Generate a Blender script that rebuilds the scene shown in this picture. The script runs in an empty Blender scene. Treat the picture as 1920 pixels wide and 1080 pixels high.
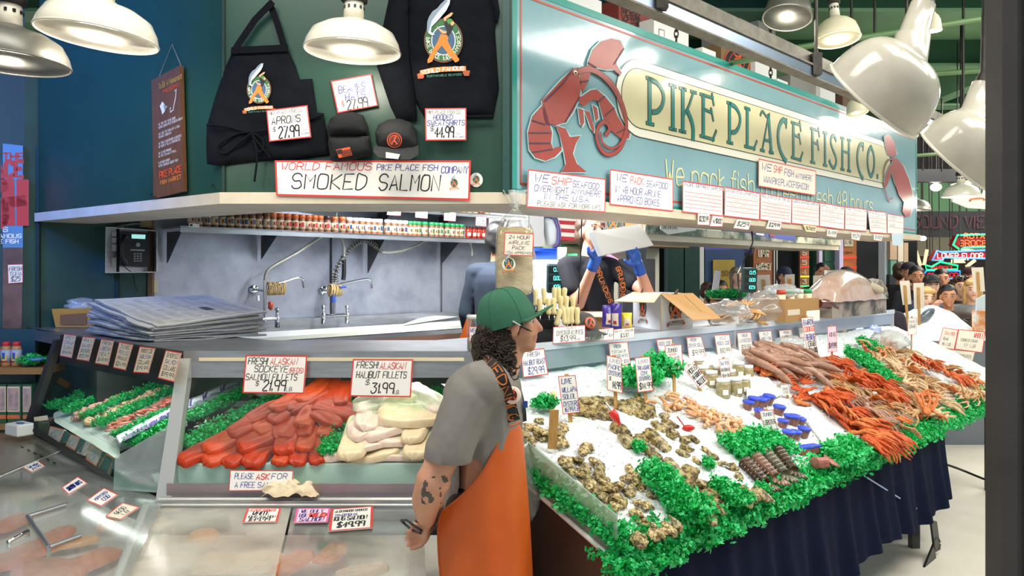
import bpy, math, random
from mathutils import Vector, Matrix, Euler, noise
from mathutils.geometry import tessellate_polygon
R = random.Random(7)
SC = bpy.context.scene
COL = SC.collection
V = Vector
# ---------------------------------------------------------------- camera
F, CX, HY, EYE = 1440.0,960.0,512.0,1.70       # focal length, principal column and horizon row for the 1920 px frame
cam = bpy.data.objects.new('camera', bpy.data.cameras.new('camera'))
COL.objects.link(cam)
cam.location = (0,0, EYE); cam.rotation_euler = (math.pi/2,0,0)
cam.data.sensor_width = 36; cam.data.lens = 36*F/1920
cam.data.shift_y = (HY-540)/1920
cam.data.clip_start = 0.05; cam.data.clip_end = 200
SC.camera = cam
# ---------------------------------------------------------------- world, large lights, exposure
SC.view_settings.view_transform = 'Standard'; SC.view_settings.look = 'None'
SC.view_settings.gamma = 1; SC.view_settings.use_curve_mapping = False
SC.view_settings.exposure = 0.0
w = bpy.data.worlds.new('world'); SC.world = w; w.use_nodes = True
w.node_tree.nodes['Background'].inputs[0].default_value = (0.86,0.93,1.0,1)
w.node_tree.nodes['Background'].inputs[1].default_value = 0.6
def area(name, loc, target, size, power, color=(1,1,1),sy=None):
 l = bpy.data.lights.new(name, 'AREA'); l.energy = power; l.color = color; l.size = size
 if sy: l.shape = 'RECTANGLE'; l.size_y = sy
 o = bpy.data.objects.new(name, l); COL.objects.link(o); o.location = loc
 o.rotation_euler = (V(target)-V(loc)).to_track_quat('-Z', 'Y').to_euler()
 return o
area('market_ceiling_light', (-0.6,1.7,4.0),(-0.6,2.7,0.8),2.6,85,(1,.95,.88),1.0)
area('arcade_ceiling_light', (3.0,2.4,4.0),(2.6,4.4,1.0),3.0,92,(1,.96,.9),1.0)
area('right_aisle_fill', (4.6,4.0,4.0),(4.6,4.6,0),1.6,110,(1,.96,.9))  # added fill that brightens the floor at the right, no fixture modelled
area('far_arcade_light', (7.0,9.0,3.9),(7.0,9.3,0),2.5,300,(1,.95,.88))
area('sink_light', (-0.3,5.0,2.55),(0.2,5.6,1.2),1.6,105,(.93,.95,1),0.3)
area('work_light', (2.3,7.4,2.7),(2.2,6.9,1.2),1.6,75,(1,.97,.92),0.5)
l = bpy.data.lights.new('blue_fill_spot', 'SPOT'); l.energy = 620; l.color = (.03,.22,1); l.spot_size = 1.25; l.spot_blend = .9; l.shadow_soft_size = .3  # added blue spot tinting the left header, its source is unseen
o = bpy.data.objects.new('blue_fill_spot', l); COL.objects.link(o); o.location = (-3.6,1.9,3.5); o.rotation_euler = (V((-2.5,4.2,2.9))-o.location).to_track_quat('-Z', 'Y').to_euler()
# ---------------------------------------------------------------- picture-to-place helpers
def ray(px, py): return V(((px-CX)/F, 1.0,(HY-py)/F))
def P(px, py, Y): return V((0,0, EYE)) + ray(px, py)*Y
def PZ(px, py, z):
 d = ray(px, py); return V((0,0, EYE)) + d*((z-EYE)/d.z)
class Pl:                                          # a real plane of the place
 def __init__(s, p, n): s.p = V(p); s.n = V(n).normalized()
 def at(s, px, py, off=0.0):
  d = ray(px, py); o = V((0,0, EYE))
  return o + d*((s.p + s.n*off - o).dot(s.n)/d.dot(s.n))
def vpl(A, B):                                     # upright plane through two plan points, normal towards the viewer
 d = V((B[0]-A[0],B[1]-A[1], 0)).normalized(); n = V((d.y, -d.x, 0))
 if n.dot(V((-A[0], -A[1], 0))) < 0: n = -n
 return Pl((A[0],A[1], 0),n)
class Frame:
 def __init__(s, o, u, v=(0,0,1)):
  s.o = V(o); s.u = V(u).normalized(); s.v = V(v).normalized(); s.n = s.u.cross(s.v).normalized()
 def pt(s, a, b, off=0.0): return s.o + s.u*a + s.v*b + s.n*off
 def mat(s):
  return Matrix(((s.u.x, s.v.x, s.n.x, s.o.x),(s.u.y, s.v.y, s.n.y, s.o.y),(s.u.z, s.v.z, s.n.z, s.o.z),(0,0,0,1)))
# ---------------------------------------------------------------- materials
def lin(h):
 if not isinstance(h, str): return tuple(h)+(1,)
 h = h.lstrip('#'); c = [int(h[i:i+2], 16)/255 for i in (0,2,4)]
 return tuple(x/12.92 if x <= .04045 else ((x+.055)/1.055)**2.4 for x in c)+(1,)
MATS = {}
def M(name, col, rough=.5, metal=0, col2=None, scale=8, detail=4, bump=0, bscale=60, spec=.5, emit=0, sss=0, coat=0, stretch=None, contrast=.5, alpha=1):
 if name in MATS: return MATS[name]
 m = bpy.data.materials.new(name); m.use_nodes = True
 nt = m.node_tree; b = nt.nodes['Principled BSDF']; L = nt.links
 b.inputs['Base Color'].default_value = lin(col); b.inputs['Roughness'].default_value = rough
 b.inputs['Metallic'].default_value = metal; b.inputs['Specular IOR Level'].default_value = spec
 if alpha < 1: b.inputs['Alpha'].default_value = alpha
 if coat: b.inputs['Coat Weight'].default_value = coat; b.inputs['Coat Roughness'].default_value = .08
 if sss:
  b.inputs['Subsurface Weight'].default_value = sss; b.inputs['Subsurface Radius'].default_value = (.01,.006,.004); b.inputs['Subsurface Scale'].default_value = 1
 if emit: b.inputs['Emission Color'].default_value = lin(col); b.inputs['Emission Strength'].default_value = emit
 if col2 or bump:
  tc = nt.nodes.new('ShaderNodeTexCoord'); mp = nt.nodes.new('ShaderNodeMapping'); L.new(tc.outputs['Object'],mp.inputs[0])
  if stretch: mp.inputs['Scale'].default_value = stretch
 if col2:
  n = nt.nodes.new('ShaderNodeTexNoise'); n.inputs['Scale'].default_value = scale; n.inputs['Detail'].default_value = detail
  n.inputs['Roughness'].default_value = .65
  L.new(mp.outputs[0],n.inputs['Vector'])
  r = nt.nodes.new('ShaderNodeValToRGB'); r.color_ramp.elements[0].position = .5-.35*(1-contrast)-.02; r.color_ramp.elements[1].position = .5+.35*(1-contrast)+.02
  r.color_ramp.elements[0].color = lin(col); r.color_ramp.elements[1].color = lin(col2)
  L.new(n.outputs[0],r.inputs[0]); L.new(r.outputs[0],b.inputs['Base Color'])
 if bump:
  n2 = nt.nodes.new('ShaderNodeTexNoise'); n2.inputs['Scale'].default_value = bscale; n2.inputs['Detail'].default_value = 3
  L.new(mp.outputs[0],n2.inputs['Vector'])
  bp = nt.nodes.new('ShaderNodeBump'); bp.inputs['Strength'].default_value = bump; bp.inputs['Distance'].default_value = .01
  L.new(n2.outputs[0],bp.inputs['Height']); L.new(bp.outputs[0],b.inputs['Normal'])
 MATS[name] = m; return m
def glass(name, tint='#f4fbf8', haze=0.0, rough=.02, refl=1.0, hcol='#e8eef0'):
 if name in MATS: return MATS[name]
 m = bpy.data.materials.new(name); m.use_nodes = True; nt = m.node_tree; L = nt.links
 nt.nodes.remove(nt.nodes['Principled BSDF']); out = nt.nodes['Material Output']
 t = nt.nodes.new('ShaderNodeBsdfTransparent'); t.inputs[0].default_value = lin(tint)
 g = nt.nodes.new('ShaderNodeBsdfGlossy'); g.inputs['Roughness'].default_value = rough
 fr = nt.nodes.new('ShaderNodeLayerWeight'); fr.inputs[0].default_value = .5
 pw = nt.nodes.new('ShaderNodeMath'); pw.operation = 'POWER'; pw.inputs[1].default_value = 5; L.new(fr.outputs['Facing'],pw.inputs[0])
 mu = nt.nodes.new('ShaderNodeMath'); mu.operation = 'MULTIPLY_ADD'; mu.inputs[1].default_value = .9*refl; mu.inputs[2].default_value = .03*refl; L.new(pw.outputs[0],mu.inputs[0])
 cur = t.outputs[0]
 if haze:
  d = nt.nodes.new('ShaderNodeBsdfDiffuse'); d.inputs[0].default_value = lin(hcol)
  mx0 = nt.nodes.new('ShaderNodeMixShader')
  tc = nt.nodes.new('ShaderNodeTexCoord'); n = nt.nodes.new('ShaderNodeTexNoise'); n.inputs['Scale'].default_value = 5
  L.new(tc.outputs['Object'],n.inputs['Vector'])
  mr = nt.nodes.new('ShaderNodeMapRange'); mr.inputs[1].default_value = .3; mr.inputs[2].default_value = .7
  mr.inputs[3].default_value = haze*.6; mr.inputs[4].default_value = min(1, haze*1.4); L.new(n.outputs[0],mr.inputs[0])
  L.new(mr.outputs[0],mx0.inputs[0]); L.new(cur, mx0.inputs[1]); L.new(d.outputs[0],mx0.inputs[2]); cur = mx0.outputs[0]
 mx = nt.nodes.new('ShaderNodeMixShader'); L.new(mu.outputs[0],mx.inputs[0]); L.new(cur, mx.inputs[1]); L.new(g.outputs[0],mx.inputs[2])
 L.new(mx.outputs[0],out.inputs[0]); MATS[name] = m; return m
# ---------------------------------------------------------------- mesh builder
def frame_to(d):
 d = V(d).normalized(); a = V((0,0,1)) if abs(d.z) < .95 else V((1,0,0))
 x = a.cross(d).normalized(); return x, d.cross(x)
class MB:
 def __init__(s): s.v = []; s.f = []; s.mi = []; s.sm = []; s.mats = []
 def m(s, mat):
  if mat not in s.mats: s.mats.append(mat)
  return s.mats.index(mat)
 def add(s, vs, fs, mat, smooth=False, X=None):
  o = len(s.v); k = s.m(mat)
  s.v += [tuple(X @ V(p)) for p in vs] if X else [tuple(p) for p in vs]
  for f in fs: s.f.append(tuple(i+o for i in f)); s.mi.append(k); s.sm.append(smooth)
  return s
 def box(s, c, size, mat, X=None, b=0.0):
  hx, hy, hz = (q/2 for q in size); c = V(c)
  if b <= 0:
   vs = [c+V((x*hx, y*hy, z*hz)) for x in (-1,1) for y in (-1,1) for z in (-1,1)]
   return s.add(vs, [(0,1,3,2),(4,6,7,5),(0,4,5,1),(2,3,7,6),(0,2,6,4),(1,5,7,3)],mat, False, X)
  b = min(b, hx*.9, hy*.9, hz*.9)
  vs = []; fs = []
  def pid(x, y, z, a): return ((x > 0)*4+(y > 0)*2+(z > 0))*3+a
  for x in (-1,1):
   for y in (-1,1):
    for z in (-1,1):
     vs += [c+V((x*hx, y*(hy-b),z*(hz-b))),c+V((x*(hx-b),y*hy, z*(hz-b))),c+V((x*(hx-b),y*(hy-b),z*hz))]
  for q in (-1,1):
   fs.append(tuple(pid(q, y, z, 0) for y, z in ((-1,-1),(1,-1),(1,1),(-1,1))))
   fs.append(tuple(pid(x, q, z, 1) for x, z in ((-1,-1),(1,-1),(1,1),(-1,1))))
   fs.append(tuple(pid(x, y, q, 2) for x, y in ((-1,-1),(1,-1),(1,1),(-1,1))))
  for p in (-1,1):
   for q in (-1,1):
    fs.append((pid(-1, p, q, 1),pid(1, p, q, 1),pid(1, p, q, 2),pid(-1, p, q, 2)))
    fs.append((pid(p, -1, q, 0),pid(p, 1, q, 0),pid(p, 1, q, 2),pid(p, -1, q, 2)))
    fs.append((pid(p, q, -1,0),pid(p, q, 1,0),pid(p, q, 1,1),pid(p, q, -1,1)))
    for r in (-1,1): fs.append((pid(p, q, r, 0),pid(p, q, r, 1),pid(p, q, r, 2)))
  return s.add(vs, fs, mat, False, X)
 def hexa(s, b4, t4, mat):                      # eight corners: lower ring, upper ring
  return s.add(list(b4)+list(t4),[(3,2,1,0),(4,5,6,7),(0,1,5,4),(1,2,6,5),(2,3,7,6),(3,0,4,7)],mat)
 def slab(s, pts, d, mat, side=None):           # polygon pushed along vector d
  pts = [V(p) for p in pts]; d = V(d); n = len(pts)
  tri = tessellate_polygon([pts])
  s.add(pts, tri, mat)
  s.add([p+d for p in pts],[tuple(reversed(t)) for t in tri],mat)
  vs = pts+[p+d for p in pts]
  return s.add(vs, [(i, (i+1) % n, (i+1) % n+n, i+n) for i in range(n)],side or mat)
 def poly(s, pts, mat): return s.add(pts, tessellate_polygon([[V(p) for p in pts]]),mat)
 def tube(s, pts, r, mat, seg=8, caps=True, closed=False, flat=None):
  pts = [V(p) for p in pts]; n = len(pts); rs = r if isinstance(r, (list, tuple)) else [r]*n
  vs = []; fs = []; x = None
  for i, p in enumerate(pts):
   a = pts[i-1] if (i or closed) else p; c = pts[(i+1) % n] if (i < n-1 or closed) else p
   d = (c-a).normalized() if (c-a).length > 1e-9 else V((0,0,1))
   if x is None: x, y = frame_to(d)
   else:
    x = (x-d*x.dot(d)); x = x.normalized() if x.length > 1e-6 else frame_to(d)[0]; y = d.cross(x)
   for k in range(seg):
    t = 2*math.pi*k/seg; vs.append(p+(x*math.cos(t)+y*math.sin(t)*(flat or 1))*rs[i])
  for i in range(n if closed else n-1):
   for k in range(seg):
    a = i*seg+k; b = i*seg+(k+1) % seg; j = ((i+1) % n)*seg
    fs.append((a, b, j+(k+1) % seg, j+k))
  s.add(vs, fs, mat, True)
  if caps and not closed:
   s.add(vs[:seg],[tuple(reversed(range(seg)))],mat); s.add(vs[-seg:],[tuple(range(seg))],mat)
  return s
 def lathe(s, prof, mat, X=None, seg=24, smooth=True):
  vs = []; fs = []; n = len(prof)
  for r, z in prof:
   for k in range(seg):
    t = 2*math.pi*k/seg; vs.append(V((r*math.cos(t),r*math.sin(t),z)))
  for i in range(n-1):
   for k in range(seg): fs.append((i*seg+k, i*seg+(k+1) % seg, (i+1)*seg+(k+1) % seg, (i+1)*seg+k))
  if prof[0][0] > 1e-6: fs.append(tuple(reversed(range(seg))))
  if prof[-1][0] > 1e-6: fs.append(tuple((n-1)*seg+k for k in range(seg)))
  return s.add(vs, fs, mat, smooth, X)
 def ell(s, c, rad, mat, X=None, seg=12, rings=8, jit=0, rnd=None):
  vs = [V((0,0,-1))]; fs = []
  for i in range(1, rings):
   p = math.pi*i/rings-math.pi/2
   for k in range(seg): t = 2*math.pi*k/seg; vs.append(V((math.cos(p)*math.cos(t),math.cos(p)*math.sin(t),math.sin(p))))
  vs.append(V((0,0,1)))
  for k in range(seg):
   fs.append((0,1+(k+1) % seg, 1+k)); e = 1+(rings-2)*seg; fs.append((e+k, e+(k+1) % seg, len(vs)-1))
   for i in range(rings-2): a = 1+i*seg; fs.append((a+k, a+(k+1) % seg, a+seg+(k+1) % seg, a+seg+k))
  if isinstance(rad, (int, float)): rad = (rad,)*3
  q = rnd or R
  vs = [V((p.x*rad[0],p.y*rad[1],p.z*rad[2]))*(1+(q.uniform(-jit, jit) if jit else 0)) for p in vs]
  if X: vs = [X @ p for p in vs]
  return s.add([p+V(c) for p in vs],fs, mat, True)
 def grid(s, fn, nu, nv, mat, smooth=True):     # fn(u, v) -> point
  vs = [fn(i/nu, j/nv) for j in range(nv+1) for i in range(nu+1)]
  fs = [(j*(nu+1)+i, j*(nu+1)+i+1,(j+1)*(nu+1)+i+1,(j+1)*(nu+1)+i) for j in range(nv) for i in range(nu)]
  return s.add(vs, fs, mat, smooth)
 def ribbon(s, pts, w, nrm, mat, ws=None):      # flat marker stroke lying on a surface with normal nrm
  pts = [V(p) for p in pts]; n = len(pts)
  if n < 2: return s
  vs = []
  for i, p in enumerate(pts):
   a = pts[max(0, i-1)]; c = pts[min(n-1, i+1)]; d = (c-a)
   d = d.normalized() if d.length > 1e-9 else V((1,0,0))
   q = V(nrm).cross(d)*((ws[i] if ws else w)/2)
   e = d*(w*.3)*(-1 if i == 0 else 1 if i == n-1 else 0)
   vs += [p+q+e, p-q+e]
  return s.add(vs, [(2*i, 2*i+1,2*i+3,2*i+2) for i in range(n-1)],mat)
 def mesh(s, name, off=V((0,0,0))):
  me = bpy.data.meshes.new(name)
  me.from_pydata([tuple(V(p)-off) for p in s.v] if off.length else s.v, [],s.f)
  for m in s.mats: me.materials.append(m)
  me.polygons.foreach_set('material_index', s.mi); me.polygons.foreach_set('use_smooth', s.sm); me.update()
  return me
 def center(s):
  lo = [min(p[i] for p in s.v) for i in range(3)]; hi = [max(p[i] for p in s.v) for i in range(3)]
  return V(((lo[0]+hi[0])/2,(lo[1]+hi[1])/2, lo[2]))
 def part(s, name, parent, label=None, kind=None):
  off = V((0,0,0)); q = parent
  while q: off += q.location; q = q.parent
  o = bpy.data.objects.new(name, s.mesh(name, off)); COL.objects.link(o); o.parent = parent
  if label: o['label'] = label
  if kind: o['kind'] = kind
  return o
 def obj(s, name, label, cat, group=None, kind=None, origin=None):
  c = V(origin) if origin is not None else s.center()
  o = bpy.data.objects.new(name, s.mesh(name, c)); COL.objects.link(o); o.location = c
  return tag(o, label, cat, group, kind)
def tag(o, label=None, cat=None, group=None, kind=None):
 if label: o['label'] = label
 if cat: o['category'] = cat
 if group: o['group'] = group
 if kind: o['kind'] = kind
 return o
def thing(name, label, cat, loc=(0,0,0),group=None):
 o = bpy.data.objects.new(name, None); COL.objects.link(o); o.location = loc; o.empty_display_size = .05
 return tag(o, label, cat, group)
def struct(name, mb, label=None):
 o = bpy.data.objects.new(name, mb.mesh(name)); COL.objects.link(o)
 o['kind'] = 'structure'
 if label: o['label'] = label
 return o
def kids(o): return [c for c in bpy.data.objects if c.parent == o]
KID = {}
def dup(root, loc, rot=None, scale=None, label=None, group=None):
 if root.name not in KID: KID[root.name] = [(c, kids(c)) for c in kids(root)]
 r = root.copy(); COL.objects.link(r); r.location = loc
 if rot is not None: r.rotation_euler = rot
 if scale is not None: r.scale = (scale,)*3 if isinstance(scale, (int, float)) else scale
 if label: r['label'] = label
 if group: r['group'] = group
 for c, g in KID[root.name]:
  k = c.copy(); COL.objects.link(k); k.parent = r
  for d in g: e = d.copy(); COL.objects.link(e); e.parent = k
 return r
ORD = 'first second third fourth fifth sixth seventh eighth ninth tenth eleventh twelfth thirteenth fourteenth fifteenth sixteenth seventeenth eighteenth nineteenth twentieth'.split()
def smoothpts(pts, n=6, closed=False):             # Catmull-Rom through points of any dimension
 pts = [V(p) for p in pts]; m = len(pts); out = []
 for i in range(m if closed else m-1):
  a, b, c, d = (pts[(i+k) % m] if closed else pts[min(max(i+k, 0),m-1)] for k in (-1,0,1,2))
  for j in range(n):
   t = j/n; out.append(.5*((2*b)+(c-a)*t+(2*a-5*b+4*c-d)*t*t+(3*b-a-3*c+d)*t**3))
 if not closed: out.append(pts[-1])
 return out
# ---------------------------------------------------------------- marker handwriting
G = {'A':'00 26 40|12 32','B':'00 06 36 45 44 33 03|33 42 41 30 00','C':'45 36 16 05 01 10 30 41','D':'00 06 26 45 42 20 00','E':'46 06 00 40|03 33','F':'46 06 00|03 33',
'G':'45 36 16 05 01 10 30 41 43 23','H':'00 06|40 46|03 43','I':'00 06','J':'06 46|36 31 20 10 01','K':'00 06|46 03 40','L':'06 00 40','M':'00 06 23 46 40','N':'00 06 40 46',
'O':'16 05 01 10 30 41 45 36 16','P':'00 06 36 45 44 33 03','Q':'16 05 01 10 30 41 45 36 16|22 40','R':'00 06 36 45 44 33 03|23 40','S':'45 36 16 05 04 13 33 42 41 30 10 01','T':'06 46|26 20',
'U':'06 01 10 30 41 46','V':'06 20 46','W':'06 10 23 30 46','X':'06 40|00 46','Y':'06 23 46|23 20','Z':'06 46 00 40','0':'16 05 01 10 30 41 45 36 16','1':'04 16 10','2':'05 16 36 45 44 00 40',
'3':'06 46 24 43 41 30 10 01','4':'30 36 02 42','5':'46 06 04 34 43 41 30 00','6':'36 05 01 10 30 41 43 33 03','7':'06 46 10','8':'16 05 04 13 33 44 45 36 16|13 02 01 10 30 41 42 33','9':'43 13 04 05 16 36 45 40',
'$':'45 36 16 05 04 13 33 42 41 30 10 01|27 20','.':'00 01','!':'06 02|00 01','-':'03 23','(':'16 04 02 10','/':'00 36',')':'06 14 12 00',',':'10 01',"'":'06 05','&':'40 05 16 25 02 10 32',
'a':'43 34 14 03 01 10 30 41|44 40','c':'43 34 14 03 01 10 30 41','e':'02 42 43 34 14 03 01 10 30 41','f':'36 26 15 10|04 34','h':'06 00|03 14 34 43 40','i':'04 00|06 05','k':'06 00|34 02 30','o':'14 03 01 10 30 41 43 34 14',
'p':'04 00|03 14 34 43 41 30 01','r':'04 00|02 14 34','s':'43 34 14 03 12 32 41 30 10 01','u':'04 01 10 30 41|44 40','t':'16 11 20|04 34','l':'06 00','d':'46 40|43 34 14 03 01 10 30 41','n':'04 00|03 14 34 43 40',
'b':'06 00|03 14 34 43 41 30 01','m':'04 00|03 14 23 20|23 34 43 40','w':'04 10 23 30 44','x':'04 40|00 44','y':'04 20|44 10','g':'43 34 14 03 01 10 30 41|44 40','v':'04 20 44','z':'04 44 00 40'}
def glyphs(text, lower=False):
 x = 0.0; out = []
 for ch in text:
  if ch == ' ': x += 3.2; continue
  k = ch if (lower or ch == ch.upper()) else ch.upper(); sc = 1.0 if (lower or ch == ch.upper()) else .72
  if k not in G: k = '-'
  st = [[(int(t[0])*sc, int(t[1])*sc) for t in p.split()] for p in G[k].split('|')]
  w = max(a for p in st for a, b in p); out += [[(x+a, b) for a, b in p] for p in st]; x += w+1.5
 return out, max(x-1.5,.5)
def write(mb, text, mat, fn, s0, s1, t0, h, nrm, wt=.085, slant=.1, lower=False, smooth=False, unit=None):
 # text between s0 and s1 on baseline t0 with letter height h, in the card's own 0..1 square; fn(s, t) -> point
 st, w = glyphs(text, lower); k = (s1-s0)/w
 hh = unit if unit else (fn(s0, t0+h)-fn(s0, t0)).length
 for p in st:
  j = [(a+R.uniform(-.18,.18),b+R.uniform(-.2,.2)) for a, b in p]
  if smooth or len(j) > 5: j = [tuple(q)[:2] for q in smoothpts([V((a, b, 0)) for a, b in j], 3)]
  mb.ribbon([fn(s0+(a+slant*b)*k, t0+b/6*h) for a, b in j],hh*wt, nrm, mat)
PAPER = M('card_paper', '#f2efe9', .6); RED = M('red_marker', '#d83a35', .5); BLK = M('black_marker', '#17161c', .5); BLU = M('blue_marker', '#2a2f96', .5)
KRAFT = M('card_back', '#d8cdb8', .7); WOODSTICK = M('stick_wood', '#c79a5a', .6, col2='#a87a3d', scale=30, stretch=(4,4,.6))
INK = {'k': BLK, 'r': RED, 'b': BLU}
def card(name, label, corners, lines, group=None, border=RED, paper=PAPER, bw=.035, th=.0012, cat='sign', wt=.115, blank=False, parent=None, extra=None):
 # corners: four place points tl, tr, br, bl; lines: (text, ink, s0, s1, baseline from the bottom, height)
 tl, tr, br, bl = (V(c) for c in corners)
 fn0 = lambda s, t: (bl*(1-s)+br*s)*(1-t)+(tl*(1-s)+tr*s)*t
 n = (br-bl).cross(tl-bl).normalized(); W = (br-bl).length; Hh = (tl-bl).length
 bs, bt = bw*min(W, Hh)/W, bw*min(W, Hh)/Hh
 mb = MB(); mb.slab([bl-n*th, br-n*th, tr-n*th, tl-n*th],n*th, paper)
 fr = MB() if border else None
 if border:
  o = [fn0(0,0),fn0(1,0),fn0(1,1),fn0(0,1)]; i = [fn0(bs, bt),fn0(1-bs, bt),fn0(1-bs, 1-bt),fn0(bs, 1-bt)]
  fr.add([p+n*.0004 for p in o+i],[(0,1,5,4),(1,2,6,5),(2,3,7,6),(3,0,4,7)],border)
 if parent is None: o = mb.obj(name, label, cat, group)
 else: o = mb.part(name, parent, label)
 if border: fr.part('border', o)
 if lines:
  tx = MB(); fn = lambda s, t: fn0(s, t)+n*.0007
  for L in lines:
   t, c, s0, s1, b, h = L[:6]
   write(tx, t, INK.get(c, c),fn, s0, s1, b, h, n, L[6]*1.25 if len(L) > 6 else wt, .16)
  if extra: extra(tx, fn, n)
  tx.part('lettering', o)
 return o
def pxcard(name, label, quad, plane, lines, off=0.004, **k):
 return card(name, label, [plane.at(x, y, off) if isinstance(plane, Pl) else P(x, y, plane-off) for x, y in quad],lines, **k)
# ---------------------------------------------------------------- organic bodies: many tapered volumes fused into one skin
def cap_mesh(mb, p0, p1, r0, r1, mat, fl=None, seg=12):
 p0, p1 = V(p0),V(p1); d = p1-p0; L = d.length
 if L < 1e-6: d = V((0,0,1)); L = 1e-6
 d.normalize(); x, y = frame_to(d)
 if fl:
  x = V(fl[0]); x = (x-d*x.dot(d)).normalized(); y = d.cross(x)
 kx, ky = (fl[1],fl[2]) if fl else (1,1)
 vs = []; fs = []; rows = []
 for i in range(1,5): a = math.pi/2*(1-i/4); rows.append((p0-d*(r0*math.sin(a)),r0*math.cos(a)))
 rows.append((p1, r1))
 for i in range(1,4): a = math.pi/2*i/4; rows.append((p1+d*(r1*math.sin(a)),r1*math.cos(a)))
 vs.append(p0-d*r0)
 for c, r in rows:
  for k in range(seg): t = 2*math.pi*k/seg; vs.append(c+x*(math.cos(t)*r*kx)+y*(math.sin(t)*r*ky))
 vs.append(p1+d*r1); n = len(rows)
 for k in range(seg):
  fs.append((0,1+(k+1) % seg, 1+k)); e = 1+(n-1)*seg; fs.append((e+k, e+(k+1) % seg, len(vs)-1))
  for i in range(n-1): a = 1+i*seg; fs.append((a+k, a+(k+1) % seg, a+seg+(k+1) % seg, a+seg+k))
 mb.add(vs, fs, mat, True)
def fuse(prims, voxel, mat, smooth=3, deform=None):
 mb = MB()
 for p in prims:
  if p[0] == 'c': cap_mesh(mb, p[1],p[2],p[3],p[4],mat, p[5] if len(p) > 5 else None)
  else: mb.ell(p[1],p[2],mat, p[3] if len(p) > 3 else None, 16,10)
 me = mb.mesh('t'); o = bpy.data.objects.new('t', me); COL.objects.link(o)
 md = o.modifiers.new('r', 'REMESH'); md.mode = 'VOXEL'; md.voxel_size = voxel
 if smooth: sm = o.modifiers.new('s', 'SMOOTH'); sm.factor = .5; sm.iterations = smooth
 dg = bpy.context.evaluated_depsgraph_get(); e = o.evaluated_get(dg).to_mesh()
 out = MB(); out.add([v.co.copy() for v in e.vertices],[tuple(p.vertices) for p in e.polygons],mat, True)
 o.evaluated_get(dg).to_mesh_clear(); bpy.data.objects.remove(o); bpy.data.meshes.remove(me)
 if deform: out.v = [tuple(deform(V(p))) for p in out.v]
 return out
# ================================================================= SETTING
U = V((.70710678,.70710678,0)); N = V((.70710678,-.70710678,0)); Z = V((0,0,1))
LA, LB = (-1.275,3.4),(-2.80,4.55)
CENTER = vpl((-1.275,3.4),(0,3.4)); LEFT = vpl(LA, LB); SIGN = vpl((0,3.4),(3.79,7.19)); BACK = vpl((-2.82,4.58),(1,8.4))
SHELF = vpl((-2.6,4.35),(1,7.95))
GREEN = M('green_header_paint', '#1f4637', .38, col2='#1a3e31', scale=3, bump=.03, bscale=40)
DGREEN = M('dark_green_paint', '#1b4a44', .5, col2='#153d3a', scale=4)
BEIGE = M('beige_soffit_paint', '#d9cdb8', .5, col2='#c9bca4', scale=6)
STEEL = M('brushed_steel', '#b9bcc0', .34,.85, col2='#9ea2a8', scale=6, bump=.04, bscale=90, stretch=(1,1,8))
STEELW = M('steel_wall', '#b4b9c6', .38,.7, col2='#9197a6', scale=3.5, bump=.12, bscale=9)
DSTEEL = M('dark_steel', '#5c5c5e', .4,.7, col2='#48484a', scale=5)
ALU = M('aluminium_frame', '#c8c9c6', .35,.6)
FLOORM = M('pale_floor_coating', '#e6dfd0', .3, col2='#d8d0c0', scale=2)
CEILG = M('ceiling_green', '#83b088', .55, col2='#76a27c', scale=2)
CEILD = M('ceiling_dark_green', '#38644e', .6)
POLE = M('dark_column_paint', '#45413f', .38, col2='#3b3736', scale=8, bump=.04, bscale=120)
NAVY = M('navy_cloth', '#0c1530', .85, col2='#091024', scale=20, spec=.12)
WHITE = M('white_paint', '#ecebe6', .5)
PLASTW = M('white_plastic', '#eff0ee', .35)
BLACKP = M('black_plastic', '#17181a', .4)
IRON = M('dark_iron', '#4b4743', .5,.6, col2='#2f2c2a', scale=20)
CHROME = M('chrome', '#d6d8da', .15,1)
GLASS = glass('case_glass', '#f2fbf7', 0,.02)
mb = MB(); mb.box((3,8,-.05),(26,30,.1),FLOORM); struct('floor', mb)
mb = MB(); mb.slab([(-2.75,4.75,0),(-1.2,3.9,0),(0,3.9,0),(3.5,7.5,0),(3.5,10.8,0),(.3,7.6,0)], (0,0,.22),DSTEEL); struct('floor_staff_platform', mb)
mb = MB(); mb.slab([(-8,-.5,4.35),(16,-.5,4.35),(16,15,4.35),(-8,15,4.35)], (0,0,.12),CEILG); struct('ceiling', mb)
for i, (y, z, h) in enumerate(((5.2,4.05,.3),(7.0,4.05,.3),(8.8,4.05,.3),(10.6,4.0,.35),(12.4,4.0,.35))):
 mb = MB(); mb.box((4, y, z+h/2),(22,.16, h),CEILD); mb.box((4, y, z),(22,.3,.03),CEILG); struct('ceiling_beam', mb)
for i, x in enumerate((2.4,5.6,8.8)):
 mb = MB(); mb.box((x, 8,4.15),(.2,13,.4),CEILG); struct('ceiling_beam', mb)
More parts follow.
